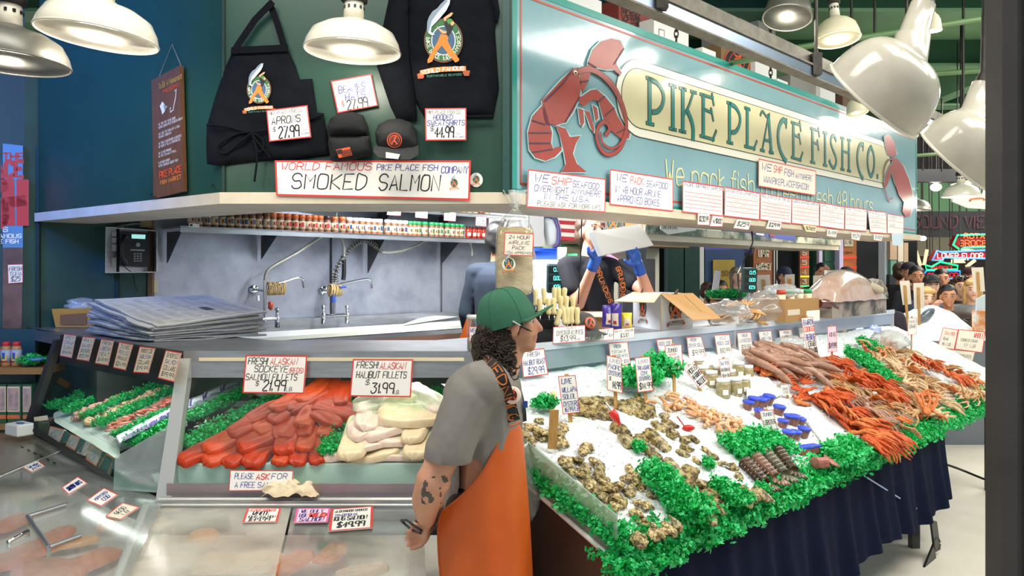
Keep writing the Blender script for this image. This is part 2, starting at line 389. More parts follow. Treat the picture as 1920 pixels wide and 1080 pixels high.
# header of the stall: left face, centre face, sign side
def wallq(name, A, B, z0, z1, th, mat, d=None):
 n = vpl(A, B).n; mb = MB(); a = V((A[0],A[1],z0)); b = V((B[0],B[1],z0)); mb.slab([a, b, b+Z*(z1-z0),a+Z*(z1-z0)], -n*th, mat); return struct(name, mb)
wallq('wall_header_left', LB, LA, 2.055,3.6,.05, GREEN)
wallq('wall_header_centre', LA, (0,3.4),2.055,3.6,.05, GREEN)
for px in (419, ):
 mb = MB(); p = P(px, 300,3.392); mb.box((p.x, 3.396,2.8),(.012,.012,1.5),M('seam_dark', '#0d2b22', .7)); struct('trim_1', mb)  # dark joint line at the header corner
mb = MB(); mb.box((P(949,0,3.39).x, 3.385,2.83),(.03,.03,1.56),DGREEN); struct('trim_2', mb)
lip = [(-2.83,4.55),(-1.285,3.375),(.01,3.375),(3.83,7.19)]; inn = [(-2.62,4.78),(-1.13,3.82),(-.16,3.82),(3.50,7.49)]
mb = MB()
for i in range(3):
 a, b, c, d = lip[i],lip[i+1],inn[i+1],inn[i]
 mb.slab([(q[0],q[1], 2.005) for q in (a, b, c, d)], (0,0,.05),BEIGE)
struct('trim_soffit', mb)
mb = MB(); mb.slab([(-2.83,4.6,2.9),(-1.28,3.46,2.9),(0,3.46,2.9),(3.75,7.22,2.9),(2.0,9.0,2.9),(-2.8,4.75,2.9)], (0,0,.05),DGREEN); struct('ceiling_stall_deck', mb)
# back wall: green, steel, then pale
def wp(px): d = ray(px, 512); t = 7.4/(1-d.x); return (d.x*t, t)
def backq(name, x0, x1, mat, z0=0, z1=2.95): return wallq(name, wp(x0),wp(x1),z0, z1,.06, mat)
backq('wall_back_green', 46,285, DGREEN); backq('wall_back_steel', 285,1010, STEELW); backq('wall_back_pale', 1010,1236, M('pale_wall', '#c9c7b4', .6))
wallq('wall_left', (-4.6,2.8),wp(46),0,4.3,.06, M('teal_wall', '#1d4a55', .5, col2='#173e49', scale=3))
mb = MB(); p = BACK.at(74,512); mb.box((p.x, p.y-.01,1.9),(.02,.02,1.1),M('seam_dark', '#0d2b22', .7)); struct('trim_3', mb)
mb = MB(); p = BACK.at(222,512); mb.box((p.x, p.y-.01,1.7),(.02,.02,1.4),M('seam_dark', '', .7)); struct('trim_4', mb)
mb = MB(); p = BACK.at(286,512); mb.box((p.x, p.y-.02,1.75),(.03,.03,.95),M('trim_wood', '#7d5a3c', .6)); struct('trim_5', mb)
for k, px in enumerate((621,828)):
 mb = MB(); p = BACK.at(px, 512,.004); mb.box((p.x, p.y, 1.75),(.012,.012,.95),DSTEEL); struct('trim_%d' % (6+k),mb)
# near column at the right edge
mb = MB(); q = P(1905,512,1.55)
prof = [(-.062,0),(-.05,-.035),(-.03,-.05),(.2,-.05),(.25,.2),(.065,.2)]
mb.slab([(q.x+a, q.y+b, 0) for a, b in prof], (0,0,4.3),POLE)
mb.box((q.x+.0, q.y-.055,2.15),(.03,.03,4.3),POLE, b=.008); struct('column_near', mb)
# far side of the market
FY = 12.2
def farbox(name, x0, x1, y0, y1, mat, d=.15, Y=FY, z0=None):
 a, b = P(x0, y1, Y),P(x1, y0, Y); zb = a.z if z0 is None else z0
 mb = MB(); mb.box(((a.x+b.x)/2, Y+d/2,(zb+b.z)/2),(b.x-a.x, d, b.z-zb),mat); return mb
DARKW = M('dark_far_wall', '#1a1f24', .7); BROWNW = M('brown_wood_panel', '#a8663c', .5, col2='#935530', scale=10, stretch=(8,8,.8))
struct('wall_far', farbox('w', 1225,1720,250,900, DARKW, .1,12.5,0))
for i, (x0, x1, m_) in enumerate(((1252,1282, DGREEN),(1284,1311, DGREEN),(1531,1577, M('mid_green_door', '#3c7054', .5)))):
 struct('column_far', farbox('c', x0, x1,300,900, m_, .3,12.0,0))
struct('trim_8', farbox('t', 1312,1320,300,900, WHITE, .2,12.0,0)); struct('trim_9', farbox('t', 1574,1581,300,900, M('lavender_post', '#cfc4e6', .4),.2,11.8,0))
struct('trim_10', farbox('t', 1659,1667,300,900, M('ice_blue_post', '#cfe2ee', .4),.2,11.5,0)); struct('trim_11', farbox('t', 1536,1542,300,500, M('lavender_post', '', .4),.1,11.9))
struct('wall_far_violet', farbox('v', 1321,1412,330,475, M('violet_wall', '#6a63c8', .5),.1,12.3))
struct('wall_passage', farbox('v', 1690,2100,434,480, M('cream_wall', '#cfc3ac', .6),.1,15.5))
struct('wall_end', farbox('v', 1600,2300,150,900, M('end_wall', '#4a3d38', .7),.1,19.0,0))
struct('wall_fascia', farbox('v', 1690,2100,338,400, M('fascia_green', '#5c8a60', .55),.15,12.8))
# ================================================================= COUNTERS
case = thing('display_case', 'long stainless refrigerated display case of three glazed faces holding fillets and prepared seafood', 'display case', (-.7,3.4,0))
def P3(x, y, z): return V((x, y, z))
T = [(-2.87,4.53),(-1.367,3.2),(-.156,3.2),(3.30,6.656)]            # plan of the top's front edge
Ti = [(-2.55,4.85),(-1.17,3.72),(-.37,3.72),(2.93,7.02)]
mb = MB()
for i in range(3): mb.slab([(q[0],q[1], 1.345) for q in (T[i],T[i+1],Ti[i+1],Ti[i])], (0,0,.03),STEEL)
mb.part('worktop', case)
# top rails
def rail(name, A, B, z0, z1, mat, out=.0, th=.04, parent=case, label=None):
 n = vpl(A, B).n; a = V((*A, z0))+n*out; b = V((*B, z0))+n*out
 mb = MB(); mb.slab([a, b, b+Z*(z1-z0),a+Z*(z1-z0)], -n*th, mat); return mb.part(name, parent, label)
rail('top_rail', T[1],T[2], 1.265,1.372, STEEL, .006,.03); rail('rail_strip', (-1.30,3.2),(-.2,3.2),1.335,1.348, M('cream_strip', '#e3d6b4', .5),.011,.006)
LTL = (-2.41,4.1)
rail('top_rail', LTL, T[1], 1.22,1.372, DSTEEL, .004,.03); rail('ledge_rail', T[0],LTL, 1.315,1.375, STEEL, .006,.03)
rail('top_rail', T[2],T[3], 1.262,1.372, M('bluish_steel', '#b5c2d6', .3,.6),.006,.03)
rail('rail_edge', T[2],T[3], 1.35,1.385, M('pale_rail_edge', '#d2dce8', .3,.3),.016,.012)
# front glazing
gl = MB(); gl.slab([(-1.367,3.2,1.27),(-.156,3.2,1.27),(-.13,3.0,.845),(-1.344,3.0,.845)], (0,.006,0),GLASS); gl.part('front_glass', case)
gl = MB(); gl.slab([(*LTL, 1.25),(-1.385,3.215,1.25),(-1.66,3.21,.905),(-2.58,4.12,.9)], (.004,.004,0),GLASS); gl.part('side_glass', case)
gl = MB(); gl.slab([(-1.66,3.21,.90),(-1.37,3.19,.90),(-1.345,3.005,.845),(-1.60,3.08,.84)], (0,0,.005),GLASS); gl.slab([(-1.66,3.21,.93),(-1.36,3.1,1.1),(-1.345,3.0,.84),(-1.62,3.12,.82)], (0,.005,0),glass('thick_acrylic', '#e4efec', .22,.03)); gl.part('corner_acrylic', case)
gl = MB(); g0 = V((-.13,3.226,0)); g1 = V((3.30,6.656,0)); gl.slab([g0+Z*1.05, g1+Z*1.05, g1+Z*1.27, g0+Z*1.27], -N*.006, GLASS); gl.part('ice_side_glass', case)
mb = MB(); mb.hexa([(-1.385,2.985,.82),(-1.325,2.985,.82),(-1.325,3.03,.82),(-1.385,3.03,.82)],[(-1.385,3.185,1.345),(-1.335,3.185,1.345),(-1.335,3.23,1.345),(-1.385,3.23,1.345)],ALU); mb.part('corner_post', case)
mb = MB(); mb.hexa([(-2.62,4.12,.88),(-2.58,4.09,.88),(-2.56,4.12,.88),(-2.6,4.15,.88)],[(-2.45,4.1,1.345),(-2.41,4.07,1.345),(-2.39,4.1,1.345),(-2.43,4.13,1.345)],DSTEEL); mb.part('end_post', case)
for px in (1374,1672):
 a = PL_ = vpl((-.156,3.2),(3.30,6.656)).at(px, 600); mb = MB(); mb.box((a.x+.0, a.y+.02,1.2),(.04,.04,.33),ALU); mb.part('mullion', case)
# lower ledge and body
mb = MB(); mb.slab([(-1.37,3.02,.79),(-.13,3.02,.79),(-.13,2.93,.79),(-1.36,2.93,.79)], (0,0,.04),STEEL); mb.slab([(-1.345,3.0,.83),(-.13,3.0,.83),(-.13,2.99,.83),(-1.345,2.99,.83)], (0,0,.05),M('rosy_steel', '#a5979a', .35,.7)); mb.part('front_ledge', case)
mb = MB(); mb.slab([(-1.345,3.03,.0),(-.13,3.03,0),(-.2,3.7,0),(-1.2,3.7,0)], (0,0,.8),STEEL)
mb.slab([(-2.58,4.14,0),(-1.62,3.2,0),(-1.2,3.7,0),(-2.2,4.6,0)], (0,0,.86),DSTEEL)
mb.slab([(-.05,3.32,0),(3.2,6.57,0),(2.9,6.95,0),(-.3,3.75,0)], (0,0,1.0),STEEL); mb.part('body', case)
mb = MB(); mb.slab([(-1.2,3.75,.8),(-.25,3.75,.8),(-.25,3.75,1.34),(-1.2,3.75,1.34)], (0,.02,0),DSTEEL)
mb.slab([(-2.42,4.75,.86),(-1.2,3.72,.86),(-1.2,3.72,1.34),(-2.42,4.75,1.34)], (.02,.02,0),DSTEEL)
b0 = V((-.25,3.85,.95)); b1 = V((2.95,7.05,.95)); mb.slab([b0, b1, b1+Z*.39, b0+Z*.39],U.cross(Z)*-.02, M('case_back_pale', '#c3c9d6', .4,.3)); mb.part('back_panel', case)
def casefill(name, loc, rz, size, power, col=(1,.98,.95)):
 l = bpy.data.lights.new(name, 'AREA'); l.shape = 'RECTANGLE'; l.size = size; l.size_y = .05; l.energy = power; l.color = col
 o = bpy.data.objects.new(name, l); COL.objects.link(o); o.parent = case; o.location = V(loc)-case.location; o.rotation_euler = (0,0, rz)
casefill('case_fill_light', (-.75,3.27,1.255),0,1.1,1.3); casefill('case_fill_light', (-1.85,3.72,1.21),-.71,1.1,3.2); casefill('case_fill_light', (1.5,4.95,1.255),.785,4.2,7,(.93,.93,1))  # added fill strips under the rails to brighten the food inside
# crushed-ice decks inside the case
ICEM = M('crushed_ice', '#f3f6f8', .35, col2='#dfe7ec', scale=60, bump=.6, bscale=120, spec=.6, contrast=.3)
def bed(x, y): return .955+(y-3.1)*.2                      # height of the centre deck
mb = MB(); mb.grid(lambda a, b: V((-1.33+a*1.18-(.0 if b else 0),3.06+b*.66, bed(0,3.06+b*.66)-(.1 if b == 0 else 0)+.006*noise.noise(V((a*20, b*12,0))))),48,24, ICEM); mb.slab([(-1.335,3.05,.8),(-.14,3.05,.8),(-.14,3.05,.945),(-1.335,3.05,.945)], (0,.03,0),M('frosted_ice_front', '#eff4f0', .5)); mb.part('ice_deck', case, 'white ice bed behind the front glass', 'stuff')
# ------- ice table along the sign side
O0 = V((.35,2.45,0)); PEND = 5.1
def tbl(p, q, z=0): return O0+U*p-N*q+Z*z
def ice0(p, q): return .835+.405*max(0, min(1.1, q/.88))**.92
def ice(p, q): return ice0(p, q)+.022*noise.noise(V((p*3.1, q*3.1,1)))+.012*noise.noise(V((p*11, q*11,5)))
def pq(w): d = V(w)-O0; return d.dot(U),-d.dot(N)
def ICE(px, py, lift=0.0):
 d = ray(px, py); t = 1.8; o = V((0,0, EYE)); prev = t
 while t < 9:
  w = o+d*t; p, q = pq(w)
  if q > -.05 and w.z <= ice0(p, q)+lift: break
  t += .01
 w = o+d*t; p, q = pq(w); return V((w.x, w.y, ice(p, q)+lift)),p, q
itab = thing('ice_table', 'long sloping table of crushed ice skirted in navy cloth, set out with shellfish', 'display table', tbl(2,.4))
mb = MB(); mb.grid(lambda a, b: tbl(a*PEND, b*.9, ice(a*PEND, b*.9)+.004*noise.noise(V((a*400, b*70,3)))),260,60, ICEM); mb.part('ice_bed', itab, kind='stuff')
mb = MB(); mb.slab([tbl(0,0,.77),tbl(PEND, 0,.77),tbl(PEND, .88,1.2),tbl(0,.88,1.2)], (0,0,-.06),STEEL); mb.part('tray', itab)
mb = MB(); mb.slab([tbl(-.02,0,.02),tbl(-.02,.6,.02),tbl(-.02,.6,1.07),tbl(-.02,0,.80)],N*0+U*.04, M('side_steel', '#5a4a42', .35,.55, col2='#6b5a50', scale=3)); mb.part('end_panel', itab)
acr = glass('frosted_acrylic', '#d8e8dc', .35,.05, hcol='#cfe0d2')
mb = MB(); mb.slab([tbl(-.035,-.005,.795),tbl(-.035,.62,1.07),tbl(-.035,.62,1.21),tbl(-.035,-.005,.935)],U*.008, acr); mb.part('end_guard', itab, 'clear frosted acrylic end panel')
mb = MB(); mb.tube([tbl(-.04,-.01,.79),tbl(-.04,.62,1.065)], .009, PLASTW); mb.part('guard_channel', itab)
# skirt with folds
def skx(p): return .018*math.sin(p*23)+.012*math.sin(p*41+1)
mb = MB(); mb.grid(lambda a, b: tbl(a*3.25,-.02-.05*b*math.sin(min(1, b)*1.5)-skx(a*3.25)*b, .8-b*(.50+.02*math.sin(a*17))),160,12, NAVY)
mb.grid(lambda a, b: tbl(3.25-.03*math.sin(a*7)*b+.02, a*.85,.8+a*.35-b*(.5+a*.35)),20,8, NAVY); mb.part('skirt', itab)
mb = MB()
for p in (.1,1.7,3.15,4.9):
 for q in (.12,.75): mb.box(tbl(p, q, .36),(.05,.05,.72),DSTEEL)
mb.part('legs_frame', itab)
# ================================================================= HEADER: emblem, sign, garments, cards
from mathutils.geometry import delaunay_2d_cdt
def pip(p, poly):
 x, y = p; c = False; n = len(poly)
 for i in range(n):
  a, b = poly[i],poly[i-1]
  if (a[1] > y) != (b[1] > y) and x < (b[0]-a[0])*(y-a[1])/(b[1]-a[1])+a[0]: c = not c
 return c
def pillow(mb, poly, fn, th, mat, step, fold=None, edge=2.0, back=True, rough=.0):
 # a soft sheet: outline in 2-D, fn(a, b, off) -> place point, swelling to th away from its rim
 poly = [V((p[0],p[1])) for p in poly]; ring = []
 for i, p in enumerate(poly):
  q = poly[(i+1) % len(poly)]; k = max(1, int((q-p).length/step))
  ring += [p.lerp(q, j/k) for j in range(k)]
 n = len(ring); xs = [p.x for p in ring]; ys = [p.y for p in ring]; pts = list(ring)
 x = min(xs)+step/2
 while x < max(xs):
  y = min(ys)+step/2
  while y < max(ys):
   q = V((x+R.uniform(-.2,.2)*step, y+R.uniform(-.2,.2)*step))
   if pip(q, ring) and min((q-r).length for r in ring) > step*.45: pts.append(q)
   y += step
  x += step
 co, _, fs, *_ = delaunay_2d_cdt(pts, [(i, (i+1) % n) for i in range(n)],[], 1,1e-6)
 segs = [(ring[i],ring[(i+1) % n]) for i in range(n)]
 def dist(p): return min((p-a).length for a in ring)
 vs = []
 for p in co:
  d = dist(p)/(edge*step); d = min(1, d); h = th*math.sqrt(max(0,1-(1-d)**2))
  vs.append(fn(p.x, p.y, h*(1+(rough*noise.noise(V((p.x*.15/step, p.y*.15/step, 3))) if rough else 0))+(fold(p.x, p.y)*d if fold else 0)+.0005))
 mb.add(vs, fs, mat, True)
 if back: mb.add([fn(p.x, p.y, 0) for p in co],[tuple(reversed(f)) for f in fs],mat)
 return mb
LB_ = dict(ring=M('emblem_ring_green', '#2f6b3c', .6),rim=M('emblem_rim_brown', '#6b3f2c', .6),globe=M('emblem_globe', '#3f5f86', .6),orange=M('emblem_orange', '#e8832b', .6),black=M('emblem_black', '#131418', .6),
   skin=M('emblem_skin', '#e0a878', .6),silver=M('emblem_silver', '#c3cad4', .5),grey=M('emblem_grey', '#7f8fa3', .5),ban=M('emblem_banner', '#d9813a', .6),tail=M('emblem_tail', '#a9502c', .6),white=M('emblem_white', '#f0ece2', .6),seafoam=M('emblem_seafoam', '#4c8f78', .6),hat=M('emblem_hat', '#3f8a45', .6),orangered=M('emblem_orange_red', '#e0521e', .6))
def emblem(mb, fn, n, k, full=True, mono=False, banner=True):
 # fn(x, y, off): x right, y up in ring radii; n surface normal; k ring radius in metres
 L = LB_; e = .0006
 def q(x, y): return ((x-345)/240,(510-y)/240)
 def pg(pts, m, l, c=True): mb.poly([fn(*q(*p),e*l) for p in pts],m)
 def oval(rx, ry, m, l, cx=0, cy=0): mb.poly([fn(cx+rx*math.cos(t*math.pi/18),cy+ry*math.sin(t*math.pi/18),e*l) for t in range(36)],m)
 oval(1,1.14, L['orangered'] if mono else L['rim'], 1); oval(.93,1.06, L['black'] if mono else L['ring'], 2); oval(.63,.76, L['orangered'] if mono else L['white'], 3); oval(.58,.71, L['black'] if mono else L['globe'], 4)
 if full:
  for a in (-.35,0,.35): mb.ribbon([fn(a*math.cos(t),.7*math.sin(t),e*4.5) for t in [i*.3-1.5 for i in range(11)]],k*.02, n, L['ring'])
  for word, a0, a1 in (('PIKE', 170,205),('PLACE', 213,257),('FISH', 268,306),('MARKET', 315,392)):
   def f2(s, t, a0=a0, a1=a1):
    an = math.radians(a0+(a1-a0)*s); r = .70+.18*t; return fn(r*math.cos(an),r*1.13*math.sin(an),e*5)
   write(mb, word, L['white'],f2,.03,.97,0,1, n, .17,0, unit=k*.2)
 og = L['orangered'] if mono else L['orange']
 pg([(310,430),(390,440),(405,480),(395,510),(450,620),(540,740),(530,765),(490,780),(440,720),(325,575),(255,655),(205,770),(150,790),(148,750),(215,620),(270,530)],og, 6)
 pg([(355,280),(400,270),(460,330),(455,380),(400,460),(380,430),(385,380),(360,330)],L['black'] if not mono else og, 7)
 pg([(345,230),(440,165),(465,170),(440,210),(385,240),(375,270),(355,270)],L['skin'] if not mono else og, 8)
 pg([(260,325),(290,360),(350,390),(385,395),(380,425),(330,425),(290,380),(270,350)],L['skin'] if not mono else og, 8)
 if mono: return
 pg([(385,275),(395,240),(440,240),(462,265),(430,290),(410,312)],L['hat'], 8); pg([(430,290),(465,268),(482,300),(455,327),(435,320)],L['skin'], 9)
 pg([(430,-5),(420,60),(380,140),(330,200),(260,280),(200,340),(190,400),(240,440),(200,447),(160,420),(140,380),(145,280),(165,220),(210,150),(270,110),(310,60),(370,5)],L['silver'], 10)
 pg([(270,110),(310,60),(370,5),(400,20),(300,130),(200,260),(160,400),(140,380),(145,280),(165,220),(210,150)],L['grey'], 11)
 if banner:
  pg([(20,925),(70,900),(110,950),(95,978),(30,980)],L['tail'], 6); pg([(580,895),(640,878),(672,880),(660,945),(600,945)],L['tail'], 6)
  pg([(55,880),(200,845),(350,832),(620,825),(625,885),(350,893),(200,908),(60,942)],L['ban'], 7)
  if full:
   f3 = lambda s, t: fn((62+550*s-345)/240,(510-(925-50*min(1, s*1.4)+t*45))/240+.0+(t*90/240),e*8)
   write(mb, 'WORLD FAMOUS', L['white'],f3,.03,.97,0,.95, n, .2,0, unit=k*.2)
   f4 = lambda s, t: fn((140+430*s-345)/240,(510-(960-22*s)+t*24)/240, e*8)
   write(mb, 'SUSTAINABLE SEAFOOD', L['seafoam'],f4,0,1,0,1, n, .16,0, unit=k*.1)
def emblem_px(parent, cx, cy, rpx, plane, off, full=True, mono=False, banner=True, name='emblem', squash=1.0):
 c = plane.at(cx, cy, off); k = (plane.at(cx+rpx, cy, off)-plane.at(cx-rpx, cy, off)).length/2
 mb = MB(); emblem(mb, lambda x, y, o: plane.at(cx+x*rpx*squash, cy-y*rpx, off+o),plane.n, k, full, mono, banner); return mb.part(name, parent)
# ---- big sign
SB = M('sign_blue', '#8db0b9', .16, col2='#7fa6b1', scale=1.6, bump=.06, bscale=14, coat=.3)
STEAL = M('sign_teal_edge', '#2a8f86', .3); SRED = M('sign_red_line', '#b5503f', .3); CREAM1 = M('sign_white_cream', '#ece9dc', .25); CREAM2 = M('sign_cream', '#dcd5ae', .22); INKL = M('sign_dark_line', '#33403f', .3); LTEAL = M('sign_letter_teal', '#2f8480', .25); LBRN = M('sign_letter_edge', '#5a4636', .3); LOB = M('lobster_red', '#a84a42', .3, col2='#963f38', scale=5); LOBD = M('lobster_line', '#3a2a4a', .4); LOBH = M('lobster_halo', '#a7d2d2', .3); PALEY = M('sign_pale_yellow', '#dcd9a8', .3)
SF = Frame((0,3.4,2.045),U); SF.n = N
sg = thing('shop_sign', 'large blue painted hanging sign with red lobsters and cream name panel', 'sign', (1.9,5.3,2.045))
SL, SH = 5.36,.955
mb = MB(); mb.slab([SF.pt(0,0),SF.pt(SL, 0),SF.pt(SL, SH),SF.pt(0, SH)], -N*.05, SB, STEAL); mb.part('board', sg)
mb = MB()
def sq(a, b, c, d, m, o): mb.poly([SF.pt(a, b, o),SF.pt(c, b, o),SF.pt(c, d, o),SF.pt(a, d, o)],m)
sq(0, SH-.035, SL, SH, STEAL, .002); sq(0,0,.03, SH, STEAL, .002); sq(SL-.03,0, SL, SH, STEAL, .002); sq(0,0, SL, .03, STEAL, .002)
sq(.05, SH-.06, SL-.05, SH-.05, SRED, .002); sq(.05,.05,.06, SH-.05, SRED, .002); sq(.05,.05, SL-.05,.06, SRED, .002); mb.part('painted_border', sg)
def stadium(s0, s1, z0, z1, o, m):
 r = (z1-z0)/2; zc = (z0+z1)/2-2.045
 mb.poly([SF.pt(s0+r+r*math.cos(math.pi/2+t*math.pi/14),zc+r*math.sin(math.pi/2+t*math.pi/14),o) for t in range(15)]+[SF.pt(s1-r+r*math.cos(-math.pi/2+t*math.pi/14),zc+r*math.sin(-math.pi/2+t*math.pi/14),o) for t in range(15)],m)
mb = MB(); stadium(.745,4.66,2.418,2.832,.003, INKL); stadium(.750,4.655,2.423,2.827,.004, CREAM1); stadium(.79,4.615,2.465,2.785,.005, INKL); stadium(.795,4.61,2.47,2.78,.006, CREAM2); mb.part('name_panel', sg)
SGL = {'P': [('T', [(.6,0),(.6,6)]),('t', [(0,6),(1.1,6)]),('t', [(0,0),(1.4,0)]),('b', [(.6,5.9),(2,5.7),(3,4.9),(3.3,3.9),(2.9,2.7),(2.1,1.9),(1.2,1.65)])], 'I': [('T', [(.7,0),(.7,6)]),('t', [(0,6),(1.4,6)]),('t', [(0,0),(1.4,0)])],
 'K': [('T', [(.7,0),(.7,6)]),('t', [(0,6),(1.4,6)]),('t', [(0,0),(1.3,0)]),('t', [(1,2.5),(1.9,3.7),(3,6)]),('t', [(2.4,6),(3.6,6)]),('T', [(1.6,3.2),(2.5,1.9),(2.9,.7),(2.9,-.7)])],
 'E': [('T', [(.7,0),(.7,6)]),('t', [(0,6),(3,6)]),('t', [(2.7,6.6),(3.1,5)]),('t', [(.7,4),(2.6,3.8)]),('t', [(2.5,4.4),(3,2.7)]),('t', [(0,0),(3.2,-.1)]),('t', [(2.8,-.3),(3.7,1.3)])],
 'L': [('T', [(.7,0),(.7,6)]),('t', [(0,6),(1.4,6)]),('t', [(0,0),(2.8,0)]),('t', [(2.4,-.2),(3.3,1.3)])], 'A': [('t', [(.3,0),(2.1,5.9)]),('T', [(2.1,5.9),(2.9,0)]),('t', [(.9,1.8),(2.6,1.8)]),('t', [(-.2,0),(.9,0)]),('t', [(2.3,0),(3.5,0)]),('t', [(-.2,5.6),(.3,6.3),(.9,6.1),(1.5,5.7),(2.4,6.2)])],
 'C': [('T', [(2.9,5.6),(2.1,6),(1.1,5.2),(.5,3.7),(.5,2.2),(1.1,.7),(2,-.3),(2.8,-.8)]),('t', [(3,6.3),(2.9,4.8)])], 'F': [('T', [(.7,0),(.7,6)]),('t', [(0,6),(3,6)]),('t', [(2.7,6.5),(3.1,5)]),('t', [(.7,3.6),(2.5,3.5)]),('t', [(2.4,4.2),(2.8,2.5)]),('t', [(0,0),(1.5,0)])],
 'S': [('b', [(2.7,5.2),(1.9,6),(1,5.5),(.8,4.4),(1.6,3.2),(2.6,2),(2.7,.8),(1.9,-.1),(.9,.2),(.2,1)])], 'H': [('T', [(.7,0),(.7,6)]),('T', [(3.3,0),(3.3,6)]),('t', [(0,6),(1.4,6)]),('t', [(0,0),(1.4,0)]),('t', [(2.6,6),(4,6)]),('t', [(2.6,0),(4,0)]),('t', [(.7,3.5),(3.3,3.5)])],
 'O': [('T', [(1.9,6),(.8,4.8),(.4,3),(.8,1.2),(1.9,0),(3,1.2),(3.4,3),(3,4.8),(1.9,6)])], '.': [('T', [(.4,0),(.4,.5)])], ' ': []}
def adv(c): return {'I': 1.9, ' ': 1.7, '.': 1}.get(c, 4.1)
txt = 'PIKE PLACE FISH CO.'; tot = sum(adv(c) for c in txt); ks = (4.38-1.01)/tot; x = 0
mb = MB()
for ch in txt:
 for kind, st in SGL[ch]:
  pts = smoothpts([V((a, b, 0)) for a, b in st], 6) if len(st) > 2 else [V((a, b, 0)) for a, b in st]
  W = {'T': .030, 't': .013, 'b': .022}[kind]
  for wd, m_, o in ((W+.009, LBRN, .0075),(W, LTEAL, .009)): mb.ribbon([SF.pt(1.01+(x+p.x*.92)*ks, .458+p.y*.0405, o) for p in pts],wd, N, m_)
 x += adv(ch)
mb.part('name_lettering', sg)
mb = MB(); write(mb, 'We pack fish to keep fresh 48 hours', PALEY, lambda s, t: SF.pt(1.2+3.05*s, .155+.13*t, .004),0,1,0,1, N, .085,0, True, True, .13); mb.part('slogan_lettering', sg)
def spoly(m, pts, sc, ox, oy, off): m_, pl = m, [SIGN.at(a/sc+ox, b/sc+oy, off) for a, b in pts]; mb.poly(pl, m_)
def sline(m, pts, sc, ox, oy, off, w): mb.ribbon([SIGN.at(p.x/sc+ox, p.y/sc+oy, off) for p in smoothpts([V((a, b, 0)) for a, b in pts], 5)],w, N, m)
LP1 = [[(345,330),(375,322),(372,350),(385,395),(378,470),(345,540),(310,590),(260,605),(215,590),(205,520),(195,485),(240,440),(290,385)],
 [(205,500),(150,560),(128,640),(135,720),(165,760),(215,775),(260,755),(292,722),(285,705),(250,715),(240,690),(245,640),(235,605)],
 [(415,345),(418,300),(440,240),(480,200),(530,185),(575,195),(592,235),(560,280),(555,310),(582,352),(570,362),(540,335),(500,335),(460,325),(430,350),(420,390),(390,450),(378,400),(385,350)],
 [(430,435),(460,430),(500,465),(545,520),(560,560),(600,620),(622,640),(615,668),(580,670),(530,630),(495,580),(480,530),(470,490),(440,480),(400,510),(375,500),(380,470)],
 [(265,605),(310,620),(330,660),(382,655),(360,690),(345,740),(365,790),(412,830),(290,830),(312,790),(300,720),(285,660)],
 [(370,520),(395,530),(400,590),(388,612),(380,590)],[(400,530),(425,540),(450,620),(445,642),(430,610)],[(440,505),(462,520),(468,570),(455,585)]]
LP2 = [[(605,600),(625,590),(650,620),(662,680),(640,692),(620,680),(612,640)],[(655,690),(690,730),(715,790),(730,850),(735,900),(720,950),(700,955),(685,930),(692,890),(670,860),(650,800),(640,760),(618,820),(605,832),(610,780),(625,740)]]
mb = MB()
for pts in LP1:
 cx = sum(a for a, b in pts)/len(pts); cy = sum(b for a, b in pts)/len(pts)
 spoly(LOBH, [(a+(5 if a > cx else -5),b+(5 if b > cy else -5)) for a, b in pts], 2.571,940,0,.0105); spoly(LOB, pts, 2.571,940,0,.012)
mb.part('painted_lobster', sg, 'large painted red lobster at the left'); mb = MB()
for pts in LP2: spoly(LOBH, [(a*1.0+(3 if a > 660 else -3),b) for a, b in pts], 2.348,1400,0,.0105); spoly(LOB, pts, 2.348,1400,0,.012)
for m_, w_, o in ((LOBD, .026,.013),(LOB, .02,.0145)): sline(m_, [(655,700),(625,705),(608,740),(603,800),(612,840),(630,885),(645,870)], 2.348,1400,0, o, w_*.7)
mb.part('painted_lobster', sg, 'small painted red lobster at the right'); mb = MB()
for m_, w_, o in ((LOBD, .026,.013),(LOB, .02,.0145)):
 sline(m_, [(372,345),(420,330),(480,355),(540,410),(580,490),(602,570),(600,650),(570,720),(520,745),(480,720),(460,660),(470,610),(500,588),(522,620),(505,650)], 2.571,940,0, o, w_)
 sline(m_, [(375,352),(430,342),(490,375),(545,440),(585,530),(600,610),(575,690),(530,715),(490,690),(478,640)], 2.571,940,0, o-.0004, w_*.6)
for pts in ([(205,520),(220,590),(260,605)],[(345,330),(300,400),(210,490)],[(378,470),(310,590)],[(150,580),(215,600)],[(138,640),(235,640)],[(135,690),(235,690)],[(150,735),(245,720)],[(385,395),(420,390)],[(418,300),(460,325)],[(545,310),(592,235)],[(470,490),(500,465)],[(545,520),(500,560)],[(600,620),(560,640)]):
 sline(LOBD, pts, 2.571,940,0,.0155,.006)
mb.ell(SIGN.at(357/2.571+940,350/2.571,.014),.011, CREAM1, None, 8,6); mb.ell(SIGN.at(359/2.571+940,351/2.571,.024),.005, BLK, None, 6,5)
mb.part('lobster_outline', sg)
